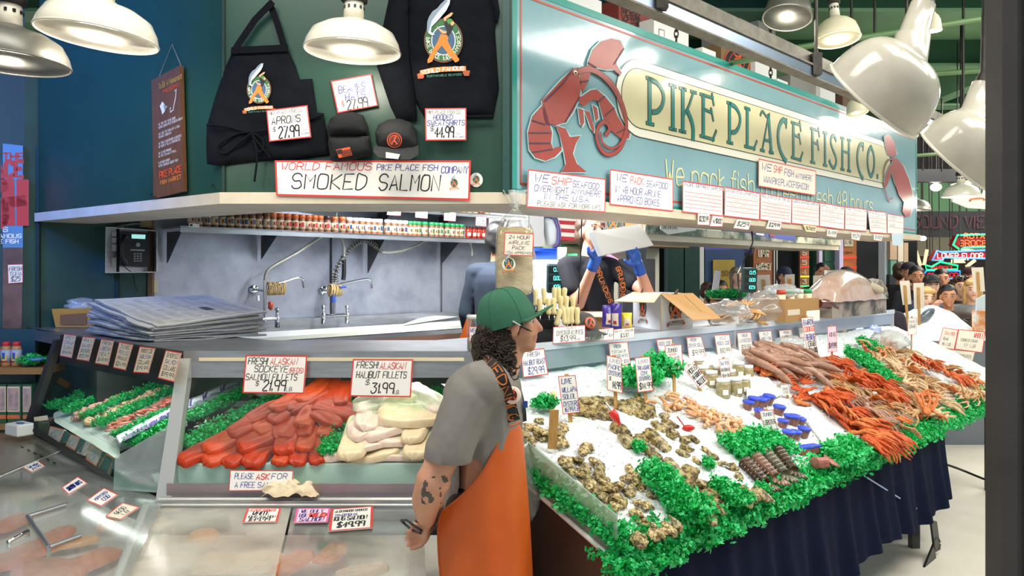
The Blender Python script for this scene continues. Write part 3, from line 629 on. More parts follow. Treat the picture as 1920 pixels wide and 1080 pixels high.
# ---- cards on the sign
def q4(pts, sc, ox, oy): return [(a/sc+ox, b/sc+oy) for a, b in pts]
pxcard('sign_card', 'white card offering overnight shipping, taped on the sign below the left lobster', q4([(130,815),(503,862),(500,1025),(122,1000)], 2.571,940,0),SIGN,
 [('WE', 'b', .07,.24,.70,.2),('SHIP', 'r', .28,.52,.68,.2),('SEAFOOD', 'b', .55,.90,.66,.17),('OVERNIGHT ANYWHERE', 'b', .08,.93,.45,.16),('IN THE U.S.A.', 'b', .2,.78,.26,.15),('PLEASE ASK FOR MORE INFO.', 'k', .12,.94,.07,.12)], .03)
pxcard('sign_card', 'white card about airline approved boxes, second large card from the left on the sign', q4([(525,815),(828,862),(828,1020),(523,988)], 2.571,940,0),SIGN,
 [('WE', 'b', .09,.24,.70,.2),('PACK', 'r', .3,.5,.68,.2),('SEAFOOD', 'b', .55,.9,.66,.17),('IN 48 HOUR AIRLINE', 'b', .08,.78,.38,.18),('APPROVED BOXES', 'b', .1,.76,.12,.18)], .03)
pxcard('sign_card', 'cream card telling that fish ships anywhere, taped below the cream name panel', q4([(622,75),(1090,175),(1087,380),(620,303)], 4.364,1280,280),SIGN,
 [('WE', 'b', .04,.2,.62,.25),('SHIP', 'r', .24,.38,.62,.24),('FISH', 'b', .42,.58,.58,.24),('ANYWHERE', 'b', .62,.92,.56,.2),('WWW.PIKEPLACEFISH.COM', 'b', .08,.86,.18,.22)], .02, paper=M('cream_paper', '#ece2d2', .4))
MEN = [([(0,255),(330,305),(330,550),(0,515)], 'PACIFIC NORTHWEST SAMPLER', ['1 WHOLE SOCKEYE SALMON', '1 WHOLE DUNGENESS CRAB', '1 LB SMOKED KING SALMON', '1 COCKTAIL SAUCE 1 TARTAR SAUCE', '1 PIKE PLACE SEASONING'], 'first menu card from the left under the slogan, listing a northwest sampler'),
 ([(345,305),(633,355),(628,580),(340,548)], 'DUNGENESS CRABFEAST', ['5 WHOLE DUNGENESS CRAB', '4 CRAB CAKES', '1 COCKTAIL SAUCE', '1 TARTAR SAUCE'], 'second menu card from the left under the slogan, listing a crab feast'),
 ([(637,352),(892,400),(888,610),(633,578)], 'ROLLS ROYCE OF THE SEA', ['2 LB KING CRAB', '1 LOBSTER TAIL', '1 LB JUMBO PRAWNS', '4 CRAB CAKES 1 TARTAR SAUCE', '1 COCKTAIL SAUCE'], 'third menu card from the left under the slogan, next to the crab feast card'),
 ([(893,397),(1118,433),(1117,632),(892,608)], 'COOKED SEAFOOD SAMPLER', ['2 WHOLE DUNGENESS CRAB', '1 LB COOKED KING CRAB', '4 CRAB CAKES', '1 COCKTAIL SAUCE'], 'fourth menu card from the left under the slogan, listing a cooked sampler'),
 ([(1125,432),(1325,468),(1322,660),(1120,632)], 'GRILL MASTER', ['5 LB HALIBUT FILLET', '5 LB KING SALMON', '1 SEASONING'], 'fifth menu card from the left under the slogan, for grilling'),
 ([(1330,468),(1508,487),(1505,675),(1327,658)], 'THE TAILGATER', ['2 HALIBUT', '2 SALMON', '1 SAUCE'], 'sixth menu card from the left under the slogan, partly glared by light'),
 ([(1513,495),(1668,515),(1672,692),(1535,682)], 'PAELLA', ['1 LB CLAMS', '1 LB MUSSELS', '1 LB PRAWNS'], 'seventh menu card from the left under the slogan, its lower left corner curled'),
 ([(1675,525),(1810,545),(1805,705),(1675,690)], 'LOBSTER', ['2 TAILS', '1 SAUCE'], 'last menu card on the right under the slogan, in front of the small lobster')]
for pts, t, ls, lab in MEN:
 n = len(ls); pxcard('menu_card', lab, q4(pts, 4.364,1280,280),SIGN, [(t, 'b', .04,.96,.84,.12)]+[(l, 'b', .1,.12+min(.84,.034*len(l)+.1),.70-.66/n*i*.92,.6/n*.42,.07) for i, l in enumerate(ls)], .034,
  extra=lambda tx, fn, nn, n=n: [tx.ribbon([fn(.05,.66-.66/n*i*.92),fn(.95,.655-.66/n*i*.92)], .0025, nn, RED) for i in range(n)])
for pts, t, lab in (([(125,520),(222,527),(218,622),(122,617)], '$230.99', 'first price slip from the left along the soffit lip, clipped upright'),([(247,540),(330,548),(325,632),(222,630)], '4/$100', 'small slip curling off the soffit lip beside the 230.99 slip'),([(447,568),(565,580),(540,660),(415,645)], '$259', 'third price slip from the left along the soffit lip, reading 259'),([(705,580),(812,595),(800,660),(680,650)], '$329.99', 'fourth price slip from the left along the soffit lip, reading 329.99'),([(985,615),(1095,630),(1090,680),(1010,672)], '$385', 'small yellowish price slip hanging from the soffit lip'),([(1185,650),(1270,660),(1255,722),(1178,710)], '$449.99', 'sixth price slip from the left along the soffit lip, reading 449.99'),([(1380,675),(1462,685),(1445,748),(1382,735)], '$529', 'seventh price slip from the left along the soffit lip, reading 529'),([(1565,690),(1642,697),(1628,752),(1563,742)], '$185', 'last small price slip on the right along the soffit lip')):
 pxcard('price_slip', lab, q4(pts, 4.364,1280,280),SIGN, [(t, 'k', .12,.88,.3,.42,.13)], .042, border=None if '385' in t else RED, paper=M('yellow_paper', '#eadfae', .5) if '385' in t else PAPER)
pxcard('plastic_sleeve', 'glossy clear plastic sleeve hanging at the right end of the sign cards', q4([(1710,690),(1808,690),(1795,790),(1718,785)], 4.364,1280,280),SIGN, [], .05, border=None, paper=M('glossy_sleeve', '#cfe3ee', .1, spec=.9),cat='sleeve')
# ---- left and centre header: hanging wooden sign, apron, hoodie, hats, cards
cf = lambda a, b, o: CENTER.at(a/2.7+380, b/2.7,.006+o)
BCLOTH = M('black_cotton', '#0f1219', .9, col2='#0b0d13', scale=30, bump=.05, bscale=200, spec=.15)
ap = thing('apron', 'black bib apron with round fish emblem pinned on the green header', 'apron', CENTER.at(480,310,.01))
out = [(150,262),(430,245),(470,330),(492,402),(555,398),(580,570),(612,572),(650,785),(620,790),(480,808),(300,815),(95,840),(22,832),(18,760),(20,640),(60,500),(110,350)]
fold = lambda x, y: .006*math.sin(x*.035+y*.012)+.004*math.sin(x*.02-y*.05)
mb = MB(); pillow(mb, out, cf, .022, BCLOTH, 26, fold); mb.part('body', ap)
mb = MB(); mb.ribbon([cf(160,258,.03),cf(180,225,.03),cf(265,100,.03),cf(348,15,.035)], .030, CENTER.n, BCLOTH); mb.ribbon([cf(340,20,.02),cf(375,110,.022),cf(415,245,.022)], .028, CENTER.n, BCLOTH); mb.slab([cf(148,242,.018),cf(432,228,.018),cf(434,262,.018),cf(146,276,.018)],CENTER.n*.01, BCLOTH)
mb.part('neck_strap', ap)
mb = MB()
for pts in ([(20,632),(120,640),(240,668),(420,640),(610,580)],[(240,668),(170,680),(90,725),(80,760),(120,775),(190,720),(250,672)],[(245,670),(300,700),(310,740),(285,770),(262,715)],[(248,672),(275,780),(262,920)],[(246,672),(280,720),(345,800)]): mb.tube([cf(p.x, p.y, .036) for p in smoothpts([V((a, b, 0)) for a, b in pts], 5)], .0062, BCLOTH, 6, flat=.7)
mb.part('waist_ties', ap); emblem_px(ap, 485.5,168,23, CENTER, .036)
mb = MB(); p = CENTER.at(486,203,.038); write(mb, 'SEATTLE, WASHINGTON, USA', LB_['white'],lambda s, t: CENTER.at(465+42*s, 204.5-3.2*t, .037),0,1,0,1, CENTER.n, .14,0); mb.part('caption', ap)
hd = thing('hoodie', 'black hooded sweatshirt with large emblem hung at top right of the green header', 'sweatshirt', CENTER.at(840,200,.01))
mb = MB(); pillow(mb, [(1040,-120),(1460,-120),(1490,60),(1480,160),(1500,450),(1470,600),(1125,600),(1070,500),(1040,250)],cf, .03, BCLOTH, 40, lambda x, y: .008*math.sin(x*.02+y*.008)+.004*math.sin(y*.05)); mb.part('body', hd)
mb = MB(); pillow(mb, [(1060,-120),(1040,60),(1045,300),(1085,560),(1085,612),(985,612),(950,540),(880,330),(905,170),(945,-20),(960,-120)],lambda a, b, o: cf(a, b, .012+o),.032, BCLOTH, 34, lambda x, y: .006*math.sin(y*.03+x*.03)); mb.part('sleeve', hd)
mb = MB(); pillow(mb, [(1440,-120),(1485,-60),(1505,60),(1490,130),(1470,40)],lambda a, b, o: cf(a, b, .012+o),.03, BCLOTH, 22); mb.part('sleeve', hd)
mb = MB(); mb.tube([cf(1128,588,.03),cf(1300,592,.034),cf(1468,590,.028)], .012, BCLOTH, 8, flat=.6); mb.part('hem_band', hd); emblem_px(hd, 831.5,76,36.5, CENTER, .047)
bn = thing('beanie', 'black knit beanie with orange flag patch on the smoked salmon banner', 'hat', CENTER.at(652,300,.02))
KNIT = M('black_knit', '#14161a', .95, bump=.4, bscale=160)
mb = MB(); pillow(mb, [(640,690),(630,640),(645,600),(690,572),(760,566),(815,585),(838,640),(845,690)],lambda a, b, o: cf(a, b, .02+o),.06, KNIT, 18, edge=3.5); mb.part('crown', bn)
mb = MB(); pillow(mb, [(634,722),(640,690),(845,682),(858,770),(852,790),(760,812),(680,820),(648,815)],lambda a, b, o: cf(a, b, .02+o),.072, KNIT, 18, edge=2.6); mb.part('cuff', bn)
mb = MB(); mb.slab([cf(676,758,.098),cf(745,744,.098),cf(758,786,.098),cf(690,800,.098)],CENTER.n*.003, LB_['orangered'])
for i in range(4): mb.ribbon([cf(700+i*2,766+i*8,.1025),cf(748+i*2,757+i*8,.1025)], .0035, CENTER.n, BLK)
mb.poly([cf(678,760,.1028),cf(704,755,.1028),cf(709,776,.1028),cf(683,780,.1028)],BLK); mb.part('flag_patch', bn)
cp = thing('baseball_cap', 'black flat brim cap with round orange patch beside the beanie', 'cap', CENTER.at(740,290,.02))
CAPB = M('black_cap_cloth', '#1d1f22', .8)
mb = MB(); pillow(mb, [(878,720),(872,670),(890,630),(940,604),(1000,600),(1055,620),(1082,660),(1090,720),(1085,745),(985,760),(890,745)],lambda a, b, o: cf(a, b, .02+o),.085, CAPB, 18, edge=4); mb.part('crown', cp)
mb = MB()
q = lambda a, b, o: cf(a, b, .03+o)
mb.slab([q(868,742,.055),q(900,748,.075),q(985,758,.09),q(1060,752,.078),q(1092,742,.06),q(1092,785,.12),q(1050,808,.13),q(960,808,.132),q(890,795,.125),q(864,768,.11)],V((0,.004,.006)),CAPB); mb.part('brim', cp)
mb = MB(); mb.slab([q(928,770,.122),q(1000,782,.124),q(990,806,.137),q(928,800,.137)],CENTER.n*.003, M('silver_sticker', '#b9b6ae', .35)); mb.part('brim_sticker', cp)
c0 = (971,710); mb = MB()
for k, m_, o in ((38, LB_['orangered'], .092),(34, BLK, .0935),(27, LB_['orangered'], .095),(24, BLK, .0965)): mb.slab([q(c0[0]+k*math.cos(t*.2618),c0[1]+k*math.sin(t*.2618),o) for t in range(24)],CENTER.n*.0015, m_)
mb.part('round_patch', cp); e_ = MB(); emblem(e_, lambda x, y, o: q(c0[0]+x*20, c0[1]-y*20,.099+o),CENTER.n, .02, False, True); e_.part('patch_emblem', cp)
cq = lambda pts: q4(pts, 2.7,380,0)
SM = [('PIKE PLACE FISH CO.', 'k', .05,.85,.82,.11,.07)]
pxcard('price_card', 'white card pricing aprons at 27.99 pinned on the black apron', cq([(322,558),(530,532),(550,695),(337,717)]),CENTER, SM+[('APRONS', 'k', .1,.78,.52,.22,.1),('$', 'k', .12,.17,.3,.13),('27.99', 'k', .24,.72,.08,.34,.1),('-tax', 'b', .78,.92,.24,.06),('included', 'b', .76,.96,.12,.06)], .05)
pxcard('price_card', 'tilted white card pricing beanies and hats above the beanie', cq([(648,410),(853,375),(887,535),(683,573)]),CENTER, SM+[('BEANIES', 'b', .14,.78,.58,.2,.1),('HATS', 'b', .26,.74,.33,.2,.1),('$', 'r', .14,.2,.16,.16),('27.99', 'k', .26,.76,.04,.28,.1),('-tax', 'b', .78,.9,.22,.06),('included', 'b', .78,.97,.12,.06)], .02)
pxcard('price_card', 'white card pricing hooded sweatshirts at 44.99 under the hoodie', cq([(1125,548),(1335,546),(1335,710),(1128,712)]),CENTER, SM+[('HOODED', 'b', .2,.66,.64,.15,.1),('SWEATSHIRTS', 'b', .05,.95,.46,.16,.1),('$', 'k', .12,.2,.3,.14),('44.99', 'k', .22,.68,.1,.32,.1),('-tax', 'b', .72,.84,.18,.06),('included', 'b', .7,.95,.08,.06)], .055)
sb = pxcard('banner_card', 'long white banner reading smoked salmon below the hats', cq([(365,812),(1358,812),(1352,1015),(372,990)]),CENTER, [('WORLD FAMOUS', 'r', .03,.49,.74,.19,.1),('PIKE PLACE FISH', 'b', .52,.83,.74,.15,.1),('COMPANY', 'b', .85,.985,.68,.16,.1),('SMOKED', 'k', .08,.46,.22,.4,.07),('SALMON', 'k', .53,.84,.22,.4,.07)], .034, cat='banner', bw=.05)
emblem_px(sb, 1273/2.7+380,925/2.7,6.5, CENTER, .037, False)
mb = MB(); mb.slab([CENTER.at(893+12.3*math.cos(t*.2618),337.5+13.5*math.sin(t*.2618),.003) for t in range(24)],CENTER.n*.002, PAPER); st = mb.obj('round_sticker', 'small round white emblem sticker on the green header right of the banner', 'sticker'); emblem_px(st, 893,336,6, CENTER, .007, False)
# hanging wooden sign with cord and hooks
WB = M('stained_wood_sign', '#6d4526', .55, col2='#59361d', scale=14, stretch=(6,6,.7)); lp = lambda x, y, o=.0: LEFT.at(x/2.7, y/2.7,.012+o)
wd = thing('wooden_sign', 'brown hanging wooden sign with fish hook picture on the left green wall', 'sign', lp(870,1000))
mb = MB(); mb.slab([lp(785,410),lp(930,335),lp(948,970),lp(795,1008)],LEFT.n*.018, WB); mb.part('board', wd)
mb = MB(); mb.tube([lp(800,402,.01),lp(872,225,.0),lp(920,342,.01)], .0022, M('cord_grey', '#7b7568', .8),6); mb.part('cord', wd)
WT = M('sign_chalk_white', '#d8d2c4', .6); mb = MB(); f = lambda s, t: LEFT.at((795+s*135+ t*0)/2.7,(1000-s*38-t*(600-s*-30))/2.7,.0325)
write(mb, 'To Be A Fishmonger', M('sign_ochre', '#b98a3c', .5),f, .06,.92,.905,.045, LEFT.n, .14,0); write(mb, 'PHILOSOPHY', LB_['orangered'],f, .25,.8,.85,.03, LEFT.n, .14,0)
for i, t in enumerate(('WE TRY NOT TO BE GOOD', "WE'RE COMMITTED TO BEING GREAT", '', 'WE LIKE TO THINK OF A FISH', 'TO MAKE YOUR DAY', '', 'WE TREAT CUSTOMERS AS GUESTS', 'WE HOPE IT IS AN EXPERIENCE', '', 'WE NEVER PROMISE', 'WE TRY TO MAKE IT REAL', '', 'IN OTHER WORDS', "WE'RE SERIOUS ABOUT FISH")):
 if t: write(mb, t, WT, f, .06,.06+.03*len(t),.60-.027*i, .018, LEFT.n, .16,0)
write(mb, 'PIKE PLACE', LB_['orangered'],f, .1,.9,.155,.05, LEFT.n, .2,0); write(mb, 'FISH MARKET', LB_['orange'],f, .12,.9,.10,.03, LEFT.n, .2,0)
mb.ribbon([f(*p) for p in ((.66,.83),(.72,.84),(.7,.78),(.6,.68),(.5,.67),(.5,.71))], .006, LEFT.n, WT); mb.poly([f(.1,.76),(f(.2,.79)),f(.3,.75),f(.4,.73),f(.3,.70),f(.2,.68),f(.16,.72)],WT); mb.poly([f(.24,.76),f(.4,.735),f(.3,.695)],BLK)
mb.part('lettering', wd)
for x, y, pl in ((768,985, LEFT),(1078,940, LEFT)):
 mb = MB(); mb.tube([pl.at((x+a)/2.7,(y+b)/2.7, o) for a, b, o in ((0,-8,.0),(-8,4,.012),(4,14,.03),(20,10,.035))], .0022, IRON, 6)
 mb.obj('wire_hook', 'empty black wire hook under the wooden sign' if x < 800 else 'empty black wire hook at the header corner by the apron', 'hook')
# ================================================================= LAMPS AND OVERHEAD THINGS
ENA = M('cream_enamel', '#e8e2d2', .25, coat=.4); ENW = M('white_enamel_inside', '#f4f0e4', .35); GREYT = M('grey_shade_top', '#77766f', .4,.4, col2='#63625c', scale=8); BULB = M('lamp_bulb', '#fff3da', .3, emit=14); CREAMN = M('cream_neck', '#ded6c3', .4)
def rotm(loc, rx=0, ry=0, rz=0): return Matrix.Translation(V(loc)) @ Euler((rx, ry, rz)).to_matrix().to_4x4()
def pend(label, c, d, rx, ry, outer, energy, pipe_top=4.3, deep=.30, neck=True, color=(1,.93,.8),group=None):
 # c: rim centre; shade opens along local -Z
 t = thing('pendant_lamp', label, 'lamp', c, group); X = rotm(c, rx, ry); r = d/2; h = d*deep
 mb = MB(); prof = [(r, -.0),(r*1.005,.006),(r*.97, h*.28),(r*.86, h*.62),(r*.62, h*.86),(r*.36, h*.97),(r*.26, h*1.08)]
 mb.lathe([(a, z) for a, z in prof]+[(0, h*1.08)],outer, X, 40); mb.lathe([(r*.985,.002),(r*.95, h*.26),(r*.84, h*.58),(r*.6, h*.82),(0, h*.92)],ENW, X, 40)
 mb.part('shade', t)
 mb = MB(); mb.tube([X @ V((r*1.0*math.cos(a*.157),r*1.0*math.sin(a*.157),0)) for a in range(40)], .0045, outer, 6, closed=True); mb.part('rim', t)
 if neck:
  mb = MB(); mb.lathe([(r*.22, h*1.02),(r*.2, h*1.7),(r*.18, h*1.72),(0, h*1.72)],CREAMN, X, 20)
  for k in range(10): a = k*.628; mb.box((r*.205*math.cos(a),r*.205*math.sin(a),h*1.5),(.008,.008,.012),BLACKP, X)
  mb.part('neck', t)
  mb = MB(); mb.lathe([(r*.2, h*1.7),(r*.28, h*1.75),(r*.28, h*2.0),(r*.16, h*2.1),(r*.13, h*2.3),(0, h*2.3)],IRON, X, 16); mb.part('socket', t)
 top = X @ V((0,0, h*(2.25 if neck else 1.05)))
 mb = MB(); mb.tube([top, V((top.x, top.y, pipe_top))], .011, IRON, 8); mb.part('hanging_pipe', t)
 mb = MB(); mb.ell(X @ V((0,0, h*.34)),(r*.26, r*.26, h*.34),BULB, None, 16,10); mb.part('bulb', t)
 l = bpy.data.lights.new('bulb_light', 'POINT'); l.energy = energy; l.color = color; l.shadow_soft_size = .06
 o = bpy.data.objects.new('bulb_light', l); COL.objects.link(o); o.parent = t; o.location = (X @ V((0,0,-.03)))-V(c)
 return t
pend('cream enamel warehouse lamp hanging near the top left, tilted slightly', P(183,70,2.75),.40,0, math.radians(6),ENA, 9)
pend('grey topped warehouse lamp cut by the left picture edge', P(14,117,2.75),.40,0, math.radians(2),GREYT, 9)
pend('cream enamel warehouse lamp hanging before the black apron and hats', P(661,96,3.12),.384,0, math.radians(2),ENA, 7)
pend('grey dome lamp above the steel track, first of the top right dome lamps', P(1476,33,4.25),.262, math.radians(-14),math.radians(10),GREYT, 7, deep=.5, neck=False)
pend('glowing cream dome lamp beside the grey dome lamp over the sign', P(1570,74,4.5),.255, math.radians(-8),math.radians(-2),M('cream_dome', '#d8d0b4', .4),6, deep=.5)
pend('small cone lamp shining close over the top of the sign', P(1608,212,5.9),.155, math.radians(-10),math.radians(-6),M('cream_dome', '', .4),1.0, deep=.75)
pend('small cream cone lamp hanging behind the neck of the big angled reflector', P(1750,57,5.0),.10,0,0, M('cream_dome', '', .4),3, deep=1.1, neck=False)
pend('cream wide lamp in the far arcade near the white fish board', P(1802,368,7.6),.345,0,0, ENA, 12, deep=.34)
pend('grey lamp half hidden behind the right end of the sign', P(1712,394,7.9),.33,0,0, GREYT, 12, deep=.34)
mb = MB(); mb.ell(P(1755,351,10.5),(.07,.07,.055),M('bare_bulb', '#fff4e0', .3, emit=12)); mb.tube([P(1755,346,10.5),P(1755,250,10.5)], .012, IRON); mb.obj('bare_bulb_light', 'bare glowing bulb in the far arcade above the dark board', 'lamp')
# angled reflectors in a row before the sign
def reflector(label, tip, c0, c1, Y, energy, depthpx=95):
 a, b = P(*c0, Y),P(*c1, Y); c = (a+b)/2; rr = (b-a).length/2
 along = (b-a).normalized(); axis = along.cross(V((0,1,0))).normalized()
 if axis.x > 0: axis = -axis
 vd = (c-V((0,0, EYE))).normalized(); vd = (vd-along*vd.dot(along)).normalized(); axis = along.cross(vd).normalized()
 if axis.x > 0: axis = -axis
 axis = (axis+vd*.16).normalized(); e2 = axis.cross(along).normalized()
 X = Frame(c, along, e2).mat()                        # local z is the axis of the bowl
 sgn = 1 if (X.to_3x3() @ V((0,0,1))).dot(axis) < 0 else -1
 t = thing('angled_reflector_lamp', label, 'lamp', c)
 top = P(*tip, Y)
 def bowl(mb, k, m_):
  def f(u, v):
   ang = 2*math.pi*u; q = math.sin(v*math.pi/2); r = rr*k*max(0, math.cos(v*math.pi/2))**.62
   base = V((math.cos(ang)*r, math.sin(ang)*r*.92, sgn*q*rr*1.02*k)); return X @ base-along*(q*rr*.05)
  mb.grid(f, 44,14, m_)
 mb = MB(); bowl(mb, 1, M('white_enamel', '#cfc8ba', .2, coat=.4, col2='#c2baab', scale=9)); bowl(mb, .97, ENW)
 mb.part('shade', t)
 mb = MB(); mb.tube([X @ V((math.cos(k*.157)*rr, math.sin(k*.157)*rr*.92,0)) for k in range(40)], .006, ENA, 6, closed=True); mb.part('rim', t)
 mid = top+V((-.035,0,-.105)); low = top+V((-.055,0,-.20))
 mb = MB(); mb.tube([top, mid, mid, low],[.040,.047,.055,.062],M('white_enamel', ''),24); mb.part('socket_neck', t)
 mb = MB(); mb.tube([top, top+V((.01,0,.05)),V((top.x+.06, top.y, 4.3))],[.034,.02,.014],IRON, 10); mb.part('hanging_pipe', t)
 mb = MB(); mb.ell(c-axis*rr*.35, rr*.28, BULB, None, 14,10); mb.part('bulb', t)
 l = bpy.data.lights.new('reflector_light', 'SPOT'); l.energy = energy; l.color = (1,.96,.9); l.spot_size = math.radians(120); l.spot_blend = .6; l.shadow_soft_size = .08
 o = bpy.data.objects.new('reflector_light', l); COL.objects.link(o); o.parent = t; o.location = axis*.02; o.rotation_euler = axis.to_track_quat('-Z', 'Y').to_euler()
reflector('big white angled reflector lamp hanging in front of the sign, the nearer one', (1731,8),(1559,124),(1719,251),2.6,22)
reflector('white angled reflector lamp partly behind the dark column', (1843,158),(1728,249),(1862,352),3.0,22)
# rolling gate track
mb = MB()
TRK = vpl((0,2.6),(1,3.6))
def bar(mb, pl, x0, x1, zz0, zz1, dep, m_, off=0):
 a, b = pl.at(x0,512, off),pl.at(x1,512, off); a.z = b.z = zz0; mb.slab([a, b, b+Z*(zz1-zz0),a+Z*(zz1-zz0)], -pl.n*dep, m_)
WEA = M('weathered_track', '#8d877c', .6,.3, col2='#6d675d', scale=14); BLS = M('blue_steel_tube', '#8796ad', .3,.7)
tr = thing('gate_track', 'long weathered steel gate track running in front of the sign top', 'track', TRK.at(1400,90))
mb = MB(); bar(mb, TRK, 1080,1800,2.85,2.925,.05, WEA); bar(mb, TRK, 1080,1800,2.84,2.85,.09, WEA, .03); mb.part('upper_channel', tr)
mb = MB(); bar(mb, TRK, 1080,1790,2.785,2.838,.06, BLS, .02); bar(mb, TRK, 1080,1790,2.778,2.786,.07, WEA, .022); mb.part('lower_tube', tr)
for px in (1240,1530,1700):
 mb = MB(); a = TRK.at(px, 512,.03); mb.box((a.x, a.y, 2.85),(.05,.05,.12),IRON); mb.tube([(a.x, a.y, 2.9),(a.x, a.y, 4.3)], .011, IRON, 8); mb.part('hanger_rod', tr)
for i, (px, y0, y1) in enumerate(((1268,82,40),(1445,152,112))):
 pl = SIGN; a = pl.at(px, y0,-.025); b = a+Z*.45; mb = MB(); n = 12
 for k in range(n):
  c = a.lerp(b, (k+.5)/n); h = .45/n*.72; ux = V((1,0,0)) if k % 2 else V((0,1,0))
  mb.tube([c+ux*.011*math.cos(t*.785)+Z*h*math.sin(t*.785) for t in range(8)], .0042, IRON, 6, closed=True)
 mb.obj('chain', 'dark chain holding the sign, the left one above the white box' if i == 0 else 'dark chain holding the sign, right of the green bar', 'chain')
mb = MB(); mb.tube([SIGN.at(1372,118,-.02),TRK.at(1440,106,-.03)], .016, M('green_pipe', '#6f8f52', .5),10); mb.obj('green_bar', 'short green pipe bracing the sign to the track', 'pipe')
for (x0, y0, x1, y1, Y, lab) in ((1480,92,1850,34,5.6, 'thick green pipe crossing under the ceiling behind the reflector lamps'),(1700,142,1850,132,6.6, 'thin pale green pipe near the ceiling left of the dark column'),(1715,292,1850,282,9.5, 'far pale green pipe above the dark beam')):
 mb = MB(); mb.tube([P(x0, y0, Y),P(x1, y1, Y)], .022, M('pale_green_pipe', '#5f7f52', .5),10); mb.obj('ceiling_pipe', lab, 'pipe')
for px, y1, Y, lab in ((1640,75,6.0, 'thin iron rod from the ceiling behind the big reflector'),(1806,212,6.4, 'thin iron rod hanging left of the second reflector'),(1730,320,9.6, 'thin far rod above the dark board, beside the sign end'),(1766,322,9.9, 'thin far rod above the dark board, middle one'),(1803,322,10.2, 'thin far rod above the dark board, by the reflector edge')):
 mb = MB(); a = P(px, y1, Y); mb.tube([a, (a.x, a.y, 4.3)], .010, IRON, 6); mb.obj('ceiling_rod', lab, 'rod')
mb = MB(); a, b = P(1700,318,10.4),P(1900,340,10.4); mb.box(((a.x+b.x)/2,10.45,(a.z+b.z)/2),(b.x-a.x, .1, abs(a.z-b.z)*1.1),BLACKP); mb.obj('dark_beam_cover', 'dark horizontal beam across the far arcade', 'beam', kind='structure')
mb = MB(); a = P(1800,350,8.6); mb.slab([P(1783,345,8.6),P(1850,330,8.6),P(1850,392,8.6),P(1815,390,8.6),P(1786,378,8.6)],V((0,.03,0)),WHITE); [mb.tube([P(x, y, 8.62),V((P(x, y, 8.62).x, 8.62,4.3))], .006, IRON, 6) for x, y in ((1795,344),(1840,334))]; o = mb.obj('fish_board', 'white hanging board with fish emblem behind the far cream lamp', 'sign'); emblem_px(o, 1832,356,11, Pl((0,8.6,0),(0,-1,0)),.004, False)
# boxes stored above the stall
WBX = M('white_carton', '#e9e8e6', .6); GBX = M('grey_carton', '#8f8d88', .7); RBX = M('red_printed_carton', '#8d3a32', .6, col2='#7a3029', scale=6)
def ubox(name, label, x0, x1, yt, c, mat, dep=.35, z0=2.95, cat='box', th=None):
 pl = vpl((0, c),(1, c+1)); a, b = pl.at(x0, yt),pl.at(x1, yt); zt = max(a.z, z0+.08); zb = z0 if th is None else zt-th
 a.z = b.z = zb; mb = MB(); mb.slab([a, b, b+Z*(zt-zb),a+Z*(zt-zb)], -N*dep, mat)
 return mb.obj(name, label, cat),pl, a, b, zt
ubox('storage_box', 'white carton stored above the sign at its left top corner', 1046,1128,-30,3.75, WBX)
o, pl, a, b, zt = ubox('storage_box', 'dark red printed carton above the sign under the track', 1160,1226,-2,3.85, RBX)
mb = MB(); n = pl.n
for i, t in enumerate(('PIKE', 'PLACE', 'FISH', 'MARKET')): write(mb, t, BLK, lambda s, q, i=i: pl.at(1166+i*9+q*7,58-s*46,.003),0,1,0,1, n, .2,0)
mb.part('print', o)
ubox('foam_slab', 'long white foam lid lying on the sign top edge', 1131,1222,34,3.62, WBX, .2, th=.09)
o, pl, a, b, zt = ubox('storage_box', 'white carton with printed stamp beside the left chain', 1226,1291,34,3.70, WBX)
mb = MB(); mb.ribbon([pl.at(x, y, .003) for x, y in ((1236,54),(1246,57),(1246,76),(1236,73),(1236,54))], .006, pl.n, GBX); mb.part('print', o)
ubox('storage_box', 'small white tapered tub above the sign beside the kraft carton', 1317,1342,88,3.62, WBX, .12)
o, pl, a, b, zt = ubox('storage_box', 'kraft carton with fish emblem stored above the sign', 1352,1413,80,3.80, M('kraft_carton', '#8a6a4a', .7)); emblem_px(o, 1382,116,24, pl, .003, False, True)
for x0, x1, yt, c, m_, lab in ((1416,1456,100,3.75, WBX, 'white carton above the sign behind the right chain'),(1458,1477,147,3.62, WBX, 'low white carton just right of the right chain'),(1482,1536,140,3.75, GBX, 'grey carton above the sign right of the right chain'),(1538,1566,150,3.70, WBX, 'narrow white carton next to the grey carton over the sign'),(1580,1600,178,3.75, M('brown_carton', '#6e4d3a', .7), 'brown carton farthest right above the sign')): ubox('storage_box', lab, x0, x1, yt, c, m_)
for x0, x1, yt, lab in ((1388,1420,34, 'grey carton seen above the track, left of its pair'),(1422,1454,38, 'grey carton seen above the track, right of its pair')): ubox('storage_box', lab, x0, x1, yt, 4.3, GBX)
# ================================================================= BACK OF THE STALL
ST = vpl((-2.6,4.35),(0,6.95)); zS, zU = 2.0,2.225
def shelfbox(name, label, x0, x1, z, pl, dep, lip=.04):
 a, b = pl.at(x0,512),pl.at(x1,512); a.z = b.z = z; t = thing(name, label, 'shelf', a)
 mb = MB(); mb.slab([a-Z*.012, b-Z*.012, b, a], -N*dep, STEEL); mb.part('board', t)
 mb = MB(); mb.slab([a-Z*lip, b-Z*lip, b, a], -N*.012, STEEL); mb.part('lip', t); return t
s1 = shelfbox('steel_shelf', 'long steel wall shelf full of spice shakers above the sinks', 338,1012, zS, ST, .30)
for px, k in ((340,1.2),(520,1),(722,1.6),(862,1.1),(978,1.1)):
 mb = MB(); a = ST.at(px, 512,-.04); a.z = zS-.03; w_ = -N*.24; mb.slab([a, a+w_, a+w_-Z*.17*k],U*.006, DSTEEL); mb.part('bracket', s1)
